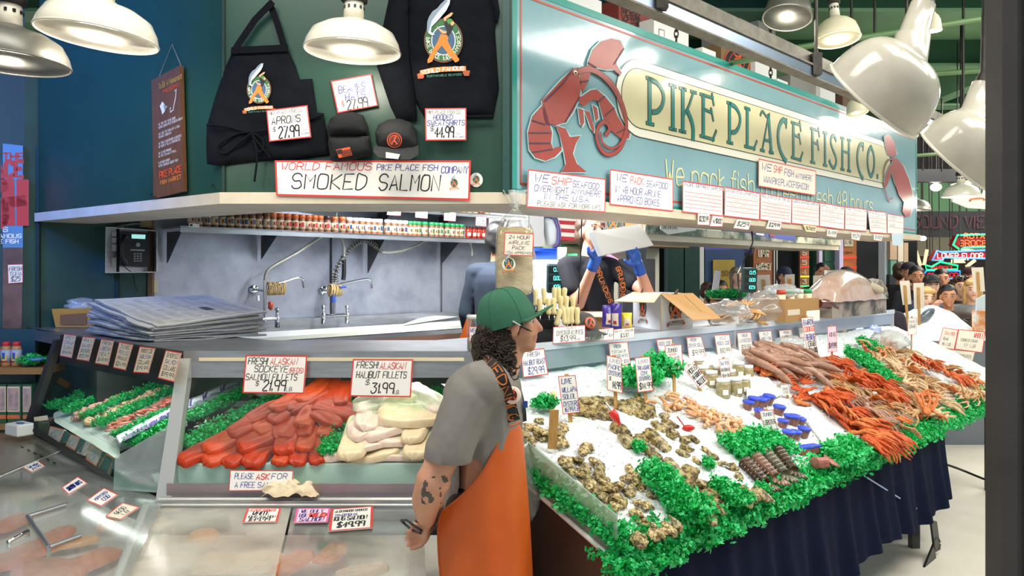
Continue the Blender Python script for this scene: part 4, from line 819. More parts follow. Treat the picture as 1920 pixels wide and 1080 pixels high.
UP = vpl((-2.6,4.45),(0,7.05)); s2 = shelfbox('steel_shelf', 'upper steel wall shelf carrying yellow topped jars and hanging price cards', 628,1012, zU, UP, .25,.035)
for px in (735,850):
 mb = MB(); a = UP.at(px, 512,-.04); a.z = zU-.03; w_ = -N*.2; mb.slab([a, a+w_, a+w_-Z*.14],U*.006, DSTEEL); mb.part('bracket', s2)
SPICE = M('spice_brown', '#8a5a3a', .5); LABC = M('label_cream', '#e6d9bd', .5); NAVYL = M('label_navy', '#22365c', .5); GRNL = M('label_green', '#3c6a35', .5); REDL = M('label_red', '#b3242e', .5)
def shaker(cap, patch, body, first):
 t = thing('spice_shaker', 'x', 'spice jar', (0,0,0)); mb = MB(); r = .025
 mb.lathe([(.0235,0),(r, .004),(r, .088),(.022,.094)],body, None, 16); mb.part('jar', t)
 mb = MB(); mb.lathe([(r+.0006,.018),(r+.0006,.072)],LABC, None, 16)
 for a0, a1, z0, z1, m_, dr in ((-.15,.75,.03,.064, patch, .0012),(-.85,-.25,.03,.058, LB_['orange'], .0012),(-.7,-.4,.036,.054, BLK, .0018)):
  f = lambda u, v: V(((r+dr)*math.sin(a0+(a1-a0)*u),-(r+dr)*math.cos(a0+(a1-a0)*u),z0+(z1-z0)*v)); mb.grid(f, 4,1, m_)
 mb.part('paper_label', t)
 mb = MB(); mb.lathe([(r+.001,.092),(r+.001,.117),(r-.002,.12),(0,.12)],cap, None, 16); mb.part('cap', t); return t
capm = {k: M('cap_'+k, c, .4) for k, c in dict(brown='#5f4030', orange='#d5703a', white='#dcdfe2', green='#2c9a5a', red='#c8442c', dark='#3a2632').items()}
fams = (('brown', NAVYL, [245,285,335,380,425,470,515,555,595,635,680], 'brown capped spice shaker'),('orange', REDL, [718,760,803,845,885,923,957,990], 'orange capped spice shaker'),('dark', REDL, [1033], 'dark capped spice shaker'),('orange', REDL, [1075,1120], 'orange capped shaker beside the white caps'),
 ('white', NAVYL, [1160,1197,1233,1268,1303,1337,1383,1420,1453,1484], 'white capped spice shaker'),('green', GRNL, [1515,1540,1562,1600,1640,1665,1692,1730,1760,1785,1812], 'green capped spice shaker'))
protos = {}
for cap, patch, xs, lab in fams:
 for i, cx in enumerate(xs):
  px = cx/3.097+280; w_ = ST.at(px, 512,-.045-R.random()*.02); w_.z = zS
  ang = math.atan2(w_.x, w_.y); rot = (0,0,-ang+.5+R.uniform(-.5,.5)); l = lab if len(xs) == 1 else f'{ORD[i]} {lab} from the left on the lower steel shelf'
  if cap not in protos: protos[cap] = shaker(capm[cap],patch, SPICE, 1); o = protos[cap]; o.location = w_; o.rotation_euler = rot; tag(o, l, None, lab+'s')
  else: dup(protos[cap],w_, rot, None, l, lab+'s')
def jar(capmat, body, lab):
 t = thing('sauce_jar', 'x', 'jar', (0,0,0)); mb = MB(); mb.lathe([(.024,0),(.028,.006),(.028,.075),(.02,.09)],body, None, 16); mb.part('jar', t)
 mb = MB(); mb.lathe([(.0287,.015),(.0287,.062)],lab, None, 16); mb.grid(lambda u, v: V((.0295*math.sin(u-.5),-.0295*math.cos(u-.5),.02+.03*v)),4,1, LABC); mb.part('paper_label', t)
 mb = MB(); mb.lathe([(.023,.088),(.023,.104),(0,.104)],capmat, None, 16); mb.part('lid', t); return t
p0 = jar(capm['dark'],M('red_sauce', '#a8301c', .3),M('red_jar_label', '#c23a28', .4))
for i, cx in enumerate([1105,1170,1225,1280,1330,1390,1445]):
 px = cx/6.19+700; w_ = ST.at(px, 512,-.045); w_.z = zS; l = f'{ORD[i]} red sauce jar from the left on the lower steel shelf'
 if i == 0: p0.location = w_; p0.rotation_euler = (0,0,.3); tag(p0, l, None, 'red sauce jars')
 else: dup(p0, w_, (0,0, R.uniform(-.3,.6)),None, l, 'red sauce jars')
y0 = jar(M('cap_yellow', '#d9c23a', .4),M('cream_sauce', '#cdbb8a', .4),M('yellow_label', '#c9a63a', .4)); d0 = jar(capm['dark'],M('dark_sauce', '#4a2a1e', .3),M('dark_label', '#7a5a44', .5)); r0 = jar(M('cap_red', '#c8442c', .4),M('red_sauce', '', .3),LABC); g0_ = jar(M('cap_lime', '#7cc24a', .4),M('cream_sauce', '', .4),LABC)
seq = 'yyyyddddrrryyyyyyyyyrg'; cnt = {}
for i, k in enumerate(seq):
 px = 682+i*11.0; w_ = UP.at(px, 512,-.05); w_.z = zU; src = dict(y=y0, d=d0, r=r0, g=g0_)[k]; cnt[k] = cnt.get(k, 0)+1
 nm = dict(y='yellow lidded jar', d='dark lidded jar', r='red lidded jar', g='lime lidded jar')[k]; l = f'{ORD[cnt[k]-1]} {nm} from the left on the upper steel shelf'
 if cnt[k] == 1: src.location = w_; tag(src, l, None, nm+'s')
 else: dup(src, w_, (0,0, R.uniform(-.3,.6)),None, l, nm+'s')
for pts, ls, lab in (([(170,95),(328,105),(318,215),(158,205)],[('OLD BAY', 'k', .08,.8,.68,.2),('SEASONING', 'k', .08,.9,.42,.18),('$5.00', 'k', .15,.8,.1,.24)], 'shelf card pricing seasoning at five dollars'),([(490,140),(632,150),(630,248),(487,235)],[('2 FOR', 'k', .3,.8,.5,.2),('$7.00', 'k', .12,.85,.12,.28)], 'shelf card under the white paper, second from the left'),
 ([(822,165),(962,175),(955,280),(818,270)],[('2 FOR', 'k', .3,.8,.5,.22),('$9.00', 'k', .12,.85,.12,.28)], 'shelf card with a green clip on its top'),([(1190,220),(1313,222),(1310,340),(1187,330)],[('SAUCE', 'r', .15,.6,.8,.14),('2 FOR', 'k', .2,.8,.45,.2),('$12.00', 'k', .12,.85,.12,.22)], 'shelf card with an orange heading, fourth from the left'),([(1340,235),(1520,240),(1500,350),(1338,340)],[('COCKTAIL', 'k', .2,.85,.62,.22),('TARTAR SAUCE', 'k', .15,.9,.36,.18),('$6.00', 'k', .3,.7,.1,.2)], 'wide shelf card about cocktail and tartar sauce')):
 o = pxcard('shelf_card', lab, q4(pts, 6.19,700,370),UP, ls, .014)
 if 'green clip' in lab: mb = MB(); mb.slab([UP.at(a/6.19+700, b/6.19+370,.017) for a, b in ((815,175),(838,130),(860,122),(885,160),(888,178))],N*.004, GRNL); mb.part('clip', o)
mb = MB(); mb.slab([UP.at(a/6.19+700, b/6.19+370,.02) for a, b in ((400,78),(760,92),(640,165),(560,160),(490,150))],N*.003, PAPER); mb.obj('paper_sheet', 'white paper sheet hanging over the upper shelf edge', 'paper')
tubm = glass('frosted_tub', '#e6e9ea', .5,.2)
mb = MB(); q = lambda x, y, Y: P(x, y, Y); mb.hexa([q(560,398,4.6),q(630,407,4.6),q(632,404,4.85),q(566,396,4.85)],[q(552,376,4.6),q(635,378,4.6),q(638,376,4.85),q(558,375,4.85)],tubm); mb.obj('plastic_tub', 'translucent white plastic tub hanging below the soffit over the shakers', 'tub')
mb = MB(); mb.slab([ST.at(354,418.5,.002),ST.at(374,420,.002),ST.at(374,427,.002),ST.at(354,425.5,.002)],N*.001, PAPER); mb.slab([ST.at(356,420,.0032),ST.at(361,420.3,.0032),ST.at(361,424.3,.0032),ST.at(356,424,.0032)],N*.0005, NAVYL); mb.obj('shelf_sticker', 'small white sticker at the left end of the steel shelf lip', 'sticker')
# sink bench
FRONT = 6.3
def bl(px, c): d = ray(px, 512); t = c/(1-d.x); return V((d.x*t, t, 0))
bench = thing('sink_bench', 'long steel sink bench topped by white cutting board against the steel wall', 'bench', bl(600,6.8))
b0_, b1_ = V((-2.2,4.1,0)),V((.15,6.45,0)); back0, back1 = b0_-N*.70, b1_-N*.70
mb = MB(); mb.slab([b0_+Z*1.24, b1_+Z*1.24, back1+Z*1.24, back0+Z*1.24],Z*.03, STEEL); mb.slab([back0+Z*1.26-N*.02, back1+Z*1.26-N*.02, back1+Z*1.36-N*.02, back0+Z*1.36-N*.02], -N*.02, STEEL); mb.part('bench_top', bench)
mb = MB(); mb.slab([b0_+Z*1.275+U*.1, b1_+Z*1.275, b1_+Z*1.275-N*.42, b0_+Z*1.275-N*.42+U*.1],Z*.025, M('cutting_board', '#e9ead9', .35, col2='#dfe0cc', scale=5)); mb.part('cutting_board', bench)
mb = MB(); mb.slab([b0_+Z*1.2, b1_+Z*1.2, b1_+Z*1.24, b0_+Z*1.24], -N*.02, M('bench_wood_edge', '#6b4a3a', .6)); mb.slab([b0_+Z*.3-N*.05, b1_+Z*.3-N*.05, b1_+Z*1.2-N*.05, b0_+Z*1.2-N*.05], -N*.5, DSTEEL); mb.part('bench_base', bench)
mb = MB(); mb.slab([back0+N*.25+U*.75+Z*1.272, back0+N*.25+U*1.7+Z*1.272, back0+N*.06+U*1.7+Z*1.272, back0+N*.06+U*.75+Z*1.272],Z*.001, DSTEEL); mb.part('sink_basin', bench)
mb = MB(); a = lambda x, y: PZ(x/3.097+280, y/3.097+370,1.3)
mb.grid(lambda u, v: (a(1450+380*u, 755-60*u+0*v)*(1-v)+a(1620+215*u, 690-20*u)*v)+Z*(.012+.02*math.sin(u*3)*math.sin(v*3)),10,6, M('white_sheet', '#eceef0', .4)); mb.obj('plastic_sheet', 'white plastic sheet draped over the right part of the cutting board', 'sheet')
FISHR = M('salmon_scrap', '#c9583c', .35, col2='#a8402c', scale=20)
for x, y, s, lab in ((910,730,.06, 'salmon scrap left of the second tap on the board'),(1020,720,.045, 'small salmon scrap under the second tap'),(1515,700,.035, 'tiny red fish scrap farther right on the board')):
 mb = MB(); c = a(x, y); mb.ell(c+Z*.008,(s*1.6, s*.8,.012),FISHR, None, 12,6,.12); mb.obj('fish_scrap', lab, 'fish')
mb = MB(); c = a(1345,698); mb.ell(c, (.12,.06,.02),M('pale_fish', '#d8b8a8', .4),None, 12,6,.1); mb.obj('fish_piece', 'pale fish piece lying on the board near the knife', 'fish')
mb = MB(); mb.tube([a(1412,678)+Z*.03, a(1445,705)+Z*.01], .012, BLACKP); mb.obj('knife', 'black knife handle sticking up on the white board', 'knife')
FP = vpl((-2.6,4.55),(0,7.15)); fp = lambda x, y, o=0: FP.at(x/3.097+280, y/3.097+370, o)
ROPE = M('twine', '#b59a68', .9)
def tube_px(name, par, pts, r, m_, sm=5, off=0, flat=None):
 mb = MB(); mb.tube([V(p) for p in smoothpts([fp(x, y, off) for x, y in pts],sm)] if len(pts) > 2 else [fp(x, y, off) for x, y in pts],r, m_, 8); return mb.part(name, par)
f1 = thing('tap', 'chrome pre-rinse tap with tall grey hose and coiled twine, the left one', 'tap', fp(670,720)); f2 = thing('tap', 'chrome tap with spring hose and blue taped twine, right of the other', 'tap', fp(1070,720))
tube_px('riser', f1, [(670,720),(672,480)], .013, CHROME); tube_px('riser', f2, [(1072,700),(1072,560)], .013, CHROME)
tube_px('hose', f1, [(672,490),(680,440),(720,400),(860,322),(980,240),(1060,206),(1112,232),(1130,290),(1131,360)], .0115, M('grey_hose', '#a7a79c', .4,.4)); tube_px('spray_handle', f1, [(1130,358),(1130,440),(1126,480)], .017, BLACKP)
tube_px('spout', f1, [(690,515),(780,492),(860,468),(888,478),(897,525)], .0095, CHROME); tube_px('spout', f2, [(1090,510),(1130,500),(1255,475),(1285,488),(1292,528)], .0095, CHROME)
tube_px('hose', f2, [(1345,317),(1400,320),(1480,306),(1560,275),(1610,252),(1720,252),(1840,245),(1868,270),(1875,340)], .010, M('grey_hose', ''))
cp_ = smoothpts([fp(x, y) for x, y in ((1080,495),(1085,430),(1130,345),(1190,275),(1250,250),(1310,280),(1345,317))], 26); hx = []
for i, p in enumerate(cp_):
 d = (cp_[min(i+1, len(cp_)-1)]-cp_[max(0, i-1)]).normalized(); x, y = frame_to(d); t = i*1.15; hx.append(p+(x*math.cos(t)+y*math.sin(t))*.021)
mb = MB(); mb.tube(hx, .0042, M('spring_steel', '#8d8c84', .35,.8),5); mb.tube(cp_[::6], .009, DSTEEL, 6); mb.part('spring', f2)
for f, cx, cy in ((f1,607,535),(f2,1010,540)):
 mb = MB(); c = BACK.at(cx/3.097+280, cy/3.097+370,.01); X = Frame(c, U, Z).mat(); mb.lathe([(0,.012),(.028,.012),(.036,.004),(.036,-.01)][::-1],CHROME, X, 20); mb.part('wall_flange', f)
 mb = MB(); mb.tube([c, fp(cx+62, cy+8),fp(cx+70, cy)], .008, CHROME, 8); mb.part('stay_arm', f)
for f, c0 in ((f1,655),(f2,1060)):
 mb = MB(); mb.tube([fp(c0-60,712 if f == f1 else 690),fp(c0+90,704 if f == f1 else 682)], .014, CHROME, 10); mb.part('mixer_body', f)
 for dx in (-50,88):
  mb = MB(); b = fp(c0+dx, 700 if f == f1 else 680); mb.lathe([(.017,-.07),(.017,.0),(.011,.01),(.011,.05),(.018,.055),(.018,.068),(0,.075)],CHROME, Matrix.Translation(b),12); mb.part('valve', f)
for f, x0, x1, yy, h in ((f1,690,785,530,62),(f2,1050,1110,540,58)):
 mb = MB()
 for k in range(13):
  s = x0+(x1-x0)*k/12; mb.tube([fp(s+R.uniform(-5,5)+10*math.sin(t*.524),yy+h*.62*math.cos(t*.524)*(1-.012*k),.025*math.sin(t*.524)) for t in range(12)], .0042, ROPE, 5, closed=True)
 mb.part('twine_coil', f)
tube_px('blue_tape', f2, [(1068,570),(1068,610)], .020, M('blue_tape', '#2d4a9c', .5),off=.01); tube_px('lever', f2, [(1105,522),(1140,520)], .009, M('blue_tape', ''),off=.03); tube_px('lever', f1, [(630,570),(632,600)], .010, PLASTW, off=.02)
mb = MB(); c = fp(705,630); mb.ell(c, (.02,.012,.03),FISHR, None, 8,6,.3); mb.obj('fish_scrap', 'red fish scrap stuck to the steel wall beside the left tap', 'fish')
# telephone in its steel box
bx = lambda x, y, o=0.: BACK.at(x/3.375, y/3.375+380, o)
ph = thing('telephone', 'black desk telephone mounted in an open steel wall box', 'telephone', bx(830,440,.05))
mb = MB(); pts = [(668,152),(997,176),(995,442),(665,446)]
mb.slab([bx(x, y, .0) for x, y in pts],N*.012, STEEL)
for i in range(4):
 a_, b_ = pts[i],pts[(i+1) % 4]; mb.slab([bx(*a_, 0),bx(*b_, 0),bx(*b_, .13),bx(*a_, .13)], (bx(832,304,.05)-bx((a_[0]+b_[0])/2,(a_[1]+b_[1])/2,.05)).normalized()*.006, STEEL)
mb.part('steel_box', ph)
mb = MB(); mb.slab([bx(757,178,.05),bx(945,190,.05),bx(938,408,.06),bx(757,400,.06)],N*.03, BLACKP); mb.part('phone_body', ph)
mb = MB(); mb.slab([bx(833,200,.082),bx(920,203,.082),bx(918,230,.083),bx(833,226,.083)],N*.002, M('phone_screen', '#9fe0dc', .3, emit=.9)); mb.part('screen', ph)
mb = MB(); mb.lathe([(.014,0),(.014,.006),(0,.006)],M('silver_key', '#a9adb2', .4),Frame(bx(872,266,.088),U, Z).mat() @ Matrix.Rotation(0,4, 'X'),16); mb.slab([bx(825,295,.086),bx(915,297,.086),bx(915,306,.086),bx(825,303,.086)],N*.002, M('silver_key', ''))
for i in range(4):
 for j in range(3): mb.slab([bx(846+j*19+a_, 319+i*15+b_, .09) for a_, b_ in ((0,0),(13,0),(13,9),(0,9))],N*.002, M('grey_keys', '#8f969c', .4))
mb.part('keys', ph)
mb = MB(); mb.tube(smoothpts([bx(790,215,.1),bx(775,250,.125),bx(772,330,.125),bx(795,385,.1)], 5),[.02]*3+[.013]*10+[.02]*3, BLACKP, 10); mb.part('handset', ph)
mb = MB(); mb.tube(smoothpts([bx(780,400,.1),bx(810,425,.11),bx(840,450,.1),bx(850,500,.03),bx(870,560,.02)], 6),.003, BLACKP, 5); mb.part('cord', ph)
mb = MB(); [mb.slab([bx(705+a_, y0+b_, .018) for a_, b_ in ((0,0),(32,1),(30, h),(2, h))],N*.001, PAPER) for y0, h in ((185,28),(222,30),(265,42),(345,60))]; mb.part('notes', ph)
mb = MB(); mb.box((0,0,0),(.07,.04,.055),M('beige_box', '#a9976a', .6),Matrix.Translation(bx(918,130,.02)) @ Euler((0,0,.785)).to_matrix().to_4x4(),b=.004); mb.obj('junction_box', 'small beige junction box with cables above the telephone', 'box')
mb = MB(); [mb.tube(smoothpts([bx(905,135,.04),bx(840-i*25,130+i*6,.06),bx(800-i*30,150+(i % 2)*6,.05)], 5),.003, M('grey_cable', '#8c8f92', .6),5) for i in range(4)]; mb.obj('cable_bundle', 'grey cables running over the top of the phone box', 'cable')
mb = MB(); mb.box((0,0,0),(.045,.012,.09),M('outlet_cream', '#cfc7a8', .5),Matrix.Translation(bx(977,530,.01)) @ Euler((0,0,.785)).to_matrix().to_4x4(),b=.004); mb.obj('wall_outlet', 'cream wall outlet below the telephone box', 'outlet')
# newspapers
NEWS = M('newsprint', '#cfcdc4', .8, col2='#bdbbb2', scale=25); NEWSD = M('newsprint_edge', '#9ba0a8', .8, col2='#6f7076', scale=40, stretch=(1,1,12)); INKN = M('news_ink', '#55575c', .8)
cA, cB, cC, cD = PZ(284,641,1.378),PZ(492,630,1.378),PZ(420,600,1.378),PZ(168,627,1.378)
cC = cB+(cD-cA)*.9
hts = (.075,.125,.20,.185); NP = 12
def newsurf(u, v, k, sd):
 j = lambda q: .018*noise.noise(V((sd*3.1, q*4,2)))
 p = (cA*(1-u)+cB*u)*(1-v)+(cD*(1-u)+cC*u)*v; h = ((hts[0]*(1-u)+hts[1]*u)*(1-v)+(hts[3]*(1-u)+hts[2]*u)*v)
 return p+Z*(h*k)+(U*((.04*noise.noise(V((sd, 0,0)))+.03*noise.noise(V((sd*5, v*5,1)))*(1-u))))+(cD-cA).normalized()*.02*noise.noise(V((sd, 9,0)))+Z*.006*noise.noise(V((u*3, v*3, sd)))
for i in range(NP):
 mb = MB(); k0, k1 = i/NP, (i+.86)/NP
 top = lambda u, v: newsurf(u, v, k1, i+.5); bot = lambda u, v: newsurf(u, v, k0, i+.5)
 mb.grid(top, 12,12, NEWS); mb.grid(bot, 12,12, NEWS)
 for e in (lambda s, t: (bot(s, 0)*(1-t)+top(s, 0)*t),lambda s, t: (bot(s, 1)*(1-t)+top(s, 1)*t),lambda s, t: (bot(0, s)*(1-t)+top(0, s)*t),lambda s, t: (bot(1, s)*(1-t)+top(1, s)*t)): mb.grid(e, 12,1, NEWSD)
 o = mb.obj('newspaper', f'{ORD[i]} newspaper from the bottom of the wrapping paper stack' if i < NP-1 else 'topmost newspaper with printed columns on the wrapping paper stack', 'newspaper', 'stack of newspapers on the counter')
 if i == NP-1:
  tx = MB(); f = lambda u, v: newsurf(u, v, k1, i+.5)+Z*.002
  for c in range(8):
   for r in range(26):
    if R.random() < .85: u0 = .04+c*.118; v0 = .06+r*.034; tx.ribbon([f(u0, v0),f(u0+R.uniform(.06,.1),v0)], .004, Z, INKN)
  tx.poly([f(.62,.3),f(.70,.3),f(.70,.44),f(.62,.44)],INKN); tx.part('print', o)
tub = thing('tub', 'amber translucent tub with brown contents beside the newspaper stack', 'tub', PZ(150,612,1.378))
c = PZ(150,612,1.378); mb = MB(); mb.hexa([c+V((x*.10, y*.08,0)) for x, y in ((-1,-1),(1,-1),(1,1),(-1,1))],[c+V((x*.115, y*.095,.11)) for x, y in ((-1,-1),(1,-1),(1,1),(-1,1))],M('amber_plastic', '#b9873c', .3)); mb.part('body', tub)
mb = MB(); mb.slab([c+V((x*.07,-.092, z)) for x, z in ((-.9,.02),(1.3,.02),(1.3,.085),(-.9,.075))], (0,-.004,0),M('brown_contents', '#7a5536', .8)); mb.part('contents', tub)
BAG = glass('plastic_bag', '#f2f4f4', .30,.12,1.2)
def bag(name, label, c, rad, seed, cat='bag', mat=None, spike=0):
 mb = MB(); rr = random.Random(seed)
 def f(u, v):
  a = u*2*math.pi; p = (v-.5)*math.pi; d = V((math.cos(p)*math.cos(a),math.cos(p)*math.sin(a),math.sin(p))); k = 1+.35*noise.noise(d*1.7+V((seed, 0,0)))+.18*noise.noise(d*4.5+V((0, seed, 0)))+spike*max(0, d.z)**4
  return V(c)+V((d.x*rad[0]*k, d.y*rad[1]*k, d.z*rad[2]*k))
 mb.grid(f, 28,18, mat or BAG); return mb.obj(name, label, cat)
bag('plastic_bag', 'crumpled clear plastic bag lying on the amber tub', c+Z*.13,(.10,.07,.04),3); bag('plastic_bag', 'twisted clear plastic bag standing up behind the newspapers', PZ(215,606,1.378)+V((0,.12,.16)),(.09,.06,.06),8, spike=1.2)
mb = MB(); w0 = PZ(118,606,1.378); mb.tube(smoothpts([w0+V((.03,0,.02)),w0+V((-.02,0,.07)),w0+V((-.09,.03,.06)),w0+V((-.09,.05,.0)),w0+V((-.05,.02,.0))], 6),.005, BLACKP, 6); mb.obj('black_cable', 'black cable loop on the counter left of the amber tub', 'cable')
mb = MB(); mb.box(PZ(94,600,1.40),(.012,.012,.06),STEEL); mb.obj('metal_clip', 'small upright metal clip on the counter left of the tub', 'clip')
# ================================================================= SEAFOOD
def orient(n, d):                                  # rotation whose z is n and whose x runs along d
 n = V(n).normalized(); x = V(d); x = (x-n*x.dot(n)).normalized(); y = n.cross(x)
 return Matrix(((x.x, y.x, n.x),(x.y, y.y, n.y),(x.z, y.z, n.z))).to_euler()
def put(proto, used, loc, n, d, scale, label, group, roll=0):
 e = orient(n, d)
 if roll: e = (e.to_matrix() @ Matrix.Rotation(roll, 3, 'X')).to_euler()
 if not used.get(proto.name):
  used[proto.name] = 1; proto.location = loc; proto.rotation_euler = e; proto.scale = (scale,)*3; tag(proto, label, None, group); return proto
 return dup(proto, loc, e, scale, label, group)
USED = {}
SALM = M('raw_salmon', '#c63c0e', .42, col2='#98260a', scale=16, stretch=(1,5,3),spec=.4, bump=.12, bscale=12); SALM2 = M('raw_salmon_light', '#cf4c1c', .42, col2='#b2340e', scale=16, stretch=(1,5,3),spec=.4, bump=.12, bscale=12)
HALI = M('raw_halibut', '#efdccb', .3, col2='#e2c3ae', scale=7, stretch=(1,3,2),spec=.6, sss=.2); HALI2 = M('raw_halibut_yellow', '#efdcb8', .3, col2='#e3cba0', scale=7, spec=.6, sss=.2)
def fillet(name, mat, seed, cat='fish fillet', tap=.35, skin=None):
 mb = MB(); s = V((seed, seed*2.3,0))
 def f(u, v, top):
  a = -1+2*u; t = -1+2*v; wd = (1-tap*max(0, a)**1.5)*(1-abs(a)**5)**.35 if abs(a) < 1 else 0
  ed = max(0,1-abs(t)**3.2); ee = max(0,1-abs(a)**4)
  z = .10*min(1, ed*1.6)**.5*min(1, ee*1.8)**.5+.05*noise.noise(V((a*1.6, t*1.6,0))+s)*ed*ee
  return V((a*.5+.02*noise.noise(V((t*3,0,1))+s),t*.24*wd+.03*math.sin(a*2+seed),(z if top else -.02*ed)))
 mb.grid(lambda u, v: f(u, v, 1),20,14, mat); mb.grid(lambda u, v: f(u, v, 0),12,6, skin or mat)
 return mb.obj(name, 'x', cat, origin=(0,0,0))
SKIN_ = M('fish_skin', '#7c6a60', .4)
sp = [fillet('salmon_fillet', m_, i*3.7+1, skin=SKIN_) for i, m_ in enumerate((SALM, SALM2, SALM))]; hp = [fillet('halibut_fillet', m_, i*2.9+20, tap=.15) for i, m_ in enumerate((HALI, HALI2, HALI))]
PILE = Pl((0,3.1,.975),(0,-.42,1)); cc = lambda x, y: (x/3.556+320, y/3.556+640)
def pilefish(protos, rows, wpx, labf, group):
 k = 0
 for ri, (lift, row) in enumerate(rows):
  for ci, (x, y, ang, sc) in enumerate(row):
   w_ = PILE.at(*cc(x, y),lift); d = PILE.at(*cc(x+40*math.cos(math.radians(ang)),y-40*math.sin(math.radians(ang))),lift)-w_
   put(protos[k % 3],USED, w_, V((R.uniform(-.12,.12),-.62,1)),d, sc, labf(ri, ci, len(row)),group); k += 1
rn = ['bottom', 'second', 'third', 'fourth', 'fifth', 'top']
pilefish(sp, [(.004, [(215,742,20,.20),(365,735,28,.20),(490,735,35,.20),(620,728,40,.22),(770,735,55,.17),(880,735,60,.17),(985,738,75,.15)]),(.03, [(380,650,25,.22),(620,655,20,.22),(790,640,62,.22),(915,640,65,.18),(1040,640,75,.17)]),(.05, [(545,560,22,.22),(680,540,30,.2),(800,540,62,.24),(915,560,60,.16),(1050,560,60,.16)]),
 (.07, [(650,475,20,.2),(780,470,30,.2),(920,480,60,.2),(1120,470,-8,.24),(1040,520,-20,.16)]),(.085, [(790,405,28,.2),(920,400,25,.22),(1060,395,70,.18)]),(.10, [(950,335,35,.2),(1080,325,80,.18),(1150,350,70,.17)])], 1,
 lambda r, c, n: f'red sockeye salmon fillet, {ORD[c]} from the left in the {rn[r]} row of the pile', 'sockeye fillets in the glass case')
pilefish(hp, [(.004, [(1175,740,5,.20),(1355,738,4,.23),(1540,742,-3,.22),(1690,740,5,.18)]),(.045, [(1230,645,75,.26),(1400,660,10,.2),(1530,655,0,.2),(1670,645,70,.25)]),(.08, [(1370,545,20,.26),(1480,570,10,.25),(1640,560,70,.22)]),(.11, [(1340,470,60,.24),(1470,460,75,.22),(1600,495,3,.28),(1730,480,-10,.24)]),(.13, [(1400,400,15,.24),(1560,390,30,.24),(1690,395,-30,.25)])], 1,
 lambda r, c, n: f'pale halibut fillet, {ORD[c]} from the left in the {rn[r]} row of its pile', 'halibut fillets in the glass case')
# parsley
PARS = M('plastic_parsley', '#2ad46c', .45, col2='#14a850', scale=40, contrast=.6); PARS2 = M('plastic_parsley_light', '#4fe48c', .45, col2='#20b85c', scale=40)
LEAF = glass
def sprig(mb, c, n, size, mat, rnd, hang=0):
 # a curly sprig: thin stems carrying little frilled leaflets
 n = V(n).normalized(); x, y = frame_to(n)
 for k in range(4):
  a = rnd.uniform(0,6.28); d = (n*rnd.uniform(.3,1)+(x*math.cos(a)+y*math.sin(a))*rnd.uniform(.3,1.1)+V((0,0,-hang))).normalized(); tip = V(c)+d*size*rnd.uniform(.6,1.1)
  s_ = d.cross(V((rnd.uniform(-1,1),rnd.uniform(-1,1),1))).normalized()*size*.05
  mb.add([c+s_, c-s_, tip],[(0,1,2)],mat)
  for j in range(9):
   q = V(c).lerp(tip, .35+.08*j)+V((rnd.uniform(-1,1),rnd.uniform(-1,1),rnd.uniform(-1,1)))*size*.2
   e = V((rnd.uniform(-1,1),rnd.uniform(-1,1),rnd.uniform(-1,1))).normalized()*size*.2; f_ = e.cross(V((rnd.uniform(-1,1),rnd.uniform(-1,1),rnd.uniform(-1,1)))).normalized()*size*.2
   for ca, sa in ((.62,.78),(1,0),(.62,-.78)):
    t_ = e*ca+f_*sa; w_ = (f_*ca-e*sa)*.34; mb.add([q-t_*.25, q+t_*.55+w_, q+t_, q+t_*.55-w_],[(0,1,2),(0,2,3)],mat)
def parsley(name, label, pts, width, count, size, nrm=(0,0,1),hang=0, seed=1, parent=None):
 rnd = random.Random(seed); mb = MB(); pts = [V(p) for p in pts]; L = [(pts[i+1]-pts[i]).length for i in range(len(pts)-1)]; T_ = sum(L) or 1
 for i in range(count):
  t = rnd.random()*T_; k = 0
  while k < len(L)-1 and t > L[k]: t -= L[k]; k += 1
  p = pts[k].lerp(pts[k+1],t/(L[k] or 1)) if len(pts) > 1 else pts[0]
  d = (pts[k+1]-pts[k]).normalized() if len(pts) > 1 else V((1,0,0)); sd = V(nrm).cross(d)
  p = p+sd*rnd.uniform(-1,1)*width+V(nrm).normalized()*rnd.uniform(0, size*.35)
  sprig(mb, p, nrm, size*rnd.uniform(.7,1.3),PARS if rnd.random() < .6 else PARS2, rnd, hang)
 if parent: return mb.part(name, parent, None, 'stuff')
 return mb.obj(name, label, 'garnish', None, 'stuff')
BEDC = Pl((0,3.1,.96),(0,-.2,1)); bc = lambda x, y, o=0: BEDC.at(*cc(x, y),o)
parsley('parsley_garnish', 'green parsley strip between salmon and halibut fillets', [bc(1045,770,.02),bc(1110,600,.06),bc(1180,420,.1)], .025,150,.035, seed=2)
parsley('parsley_garnish', 'green parsley strip along the left side of the salmon pile', [bc(85,720,.015),bc(300,610,.02),bc(560,470,.03),bc(720,400,.04)], .035,260,.035, seed=3)
parsley('parsley_garnish', 'green parsley strip behind the dark mussel bag', [bc(110,540,.02),bc(330,440,.03),bc(560,340,.04)], .035,220,.035, seed=4)
parsley('parsley_garnish', 'small green parsley tuft at the right end behind the halibut', [bc(1750,350,.05),bc(1800,390,.05)], .02,50,.035, seed=5)
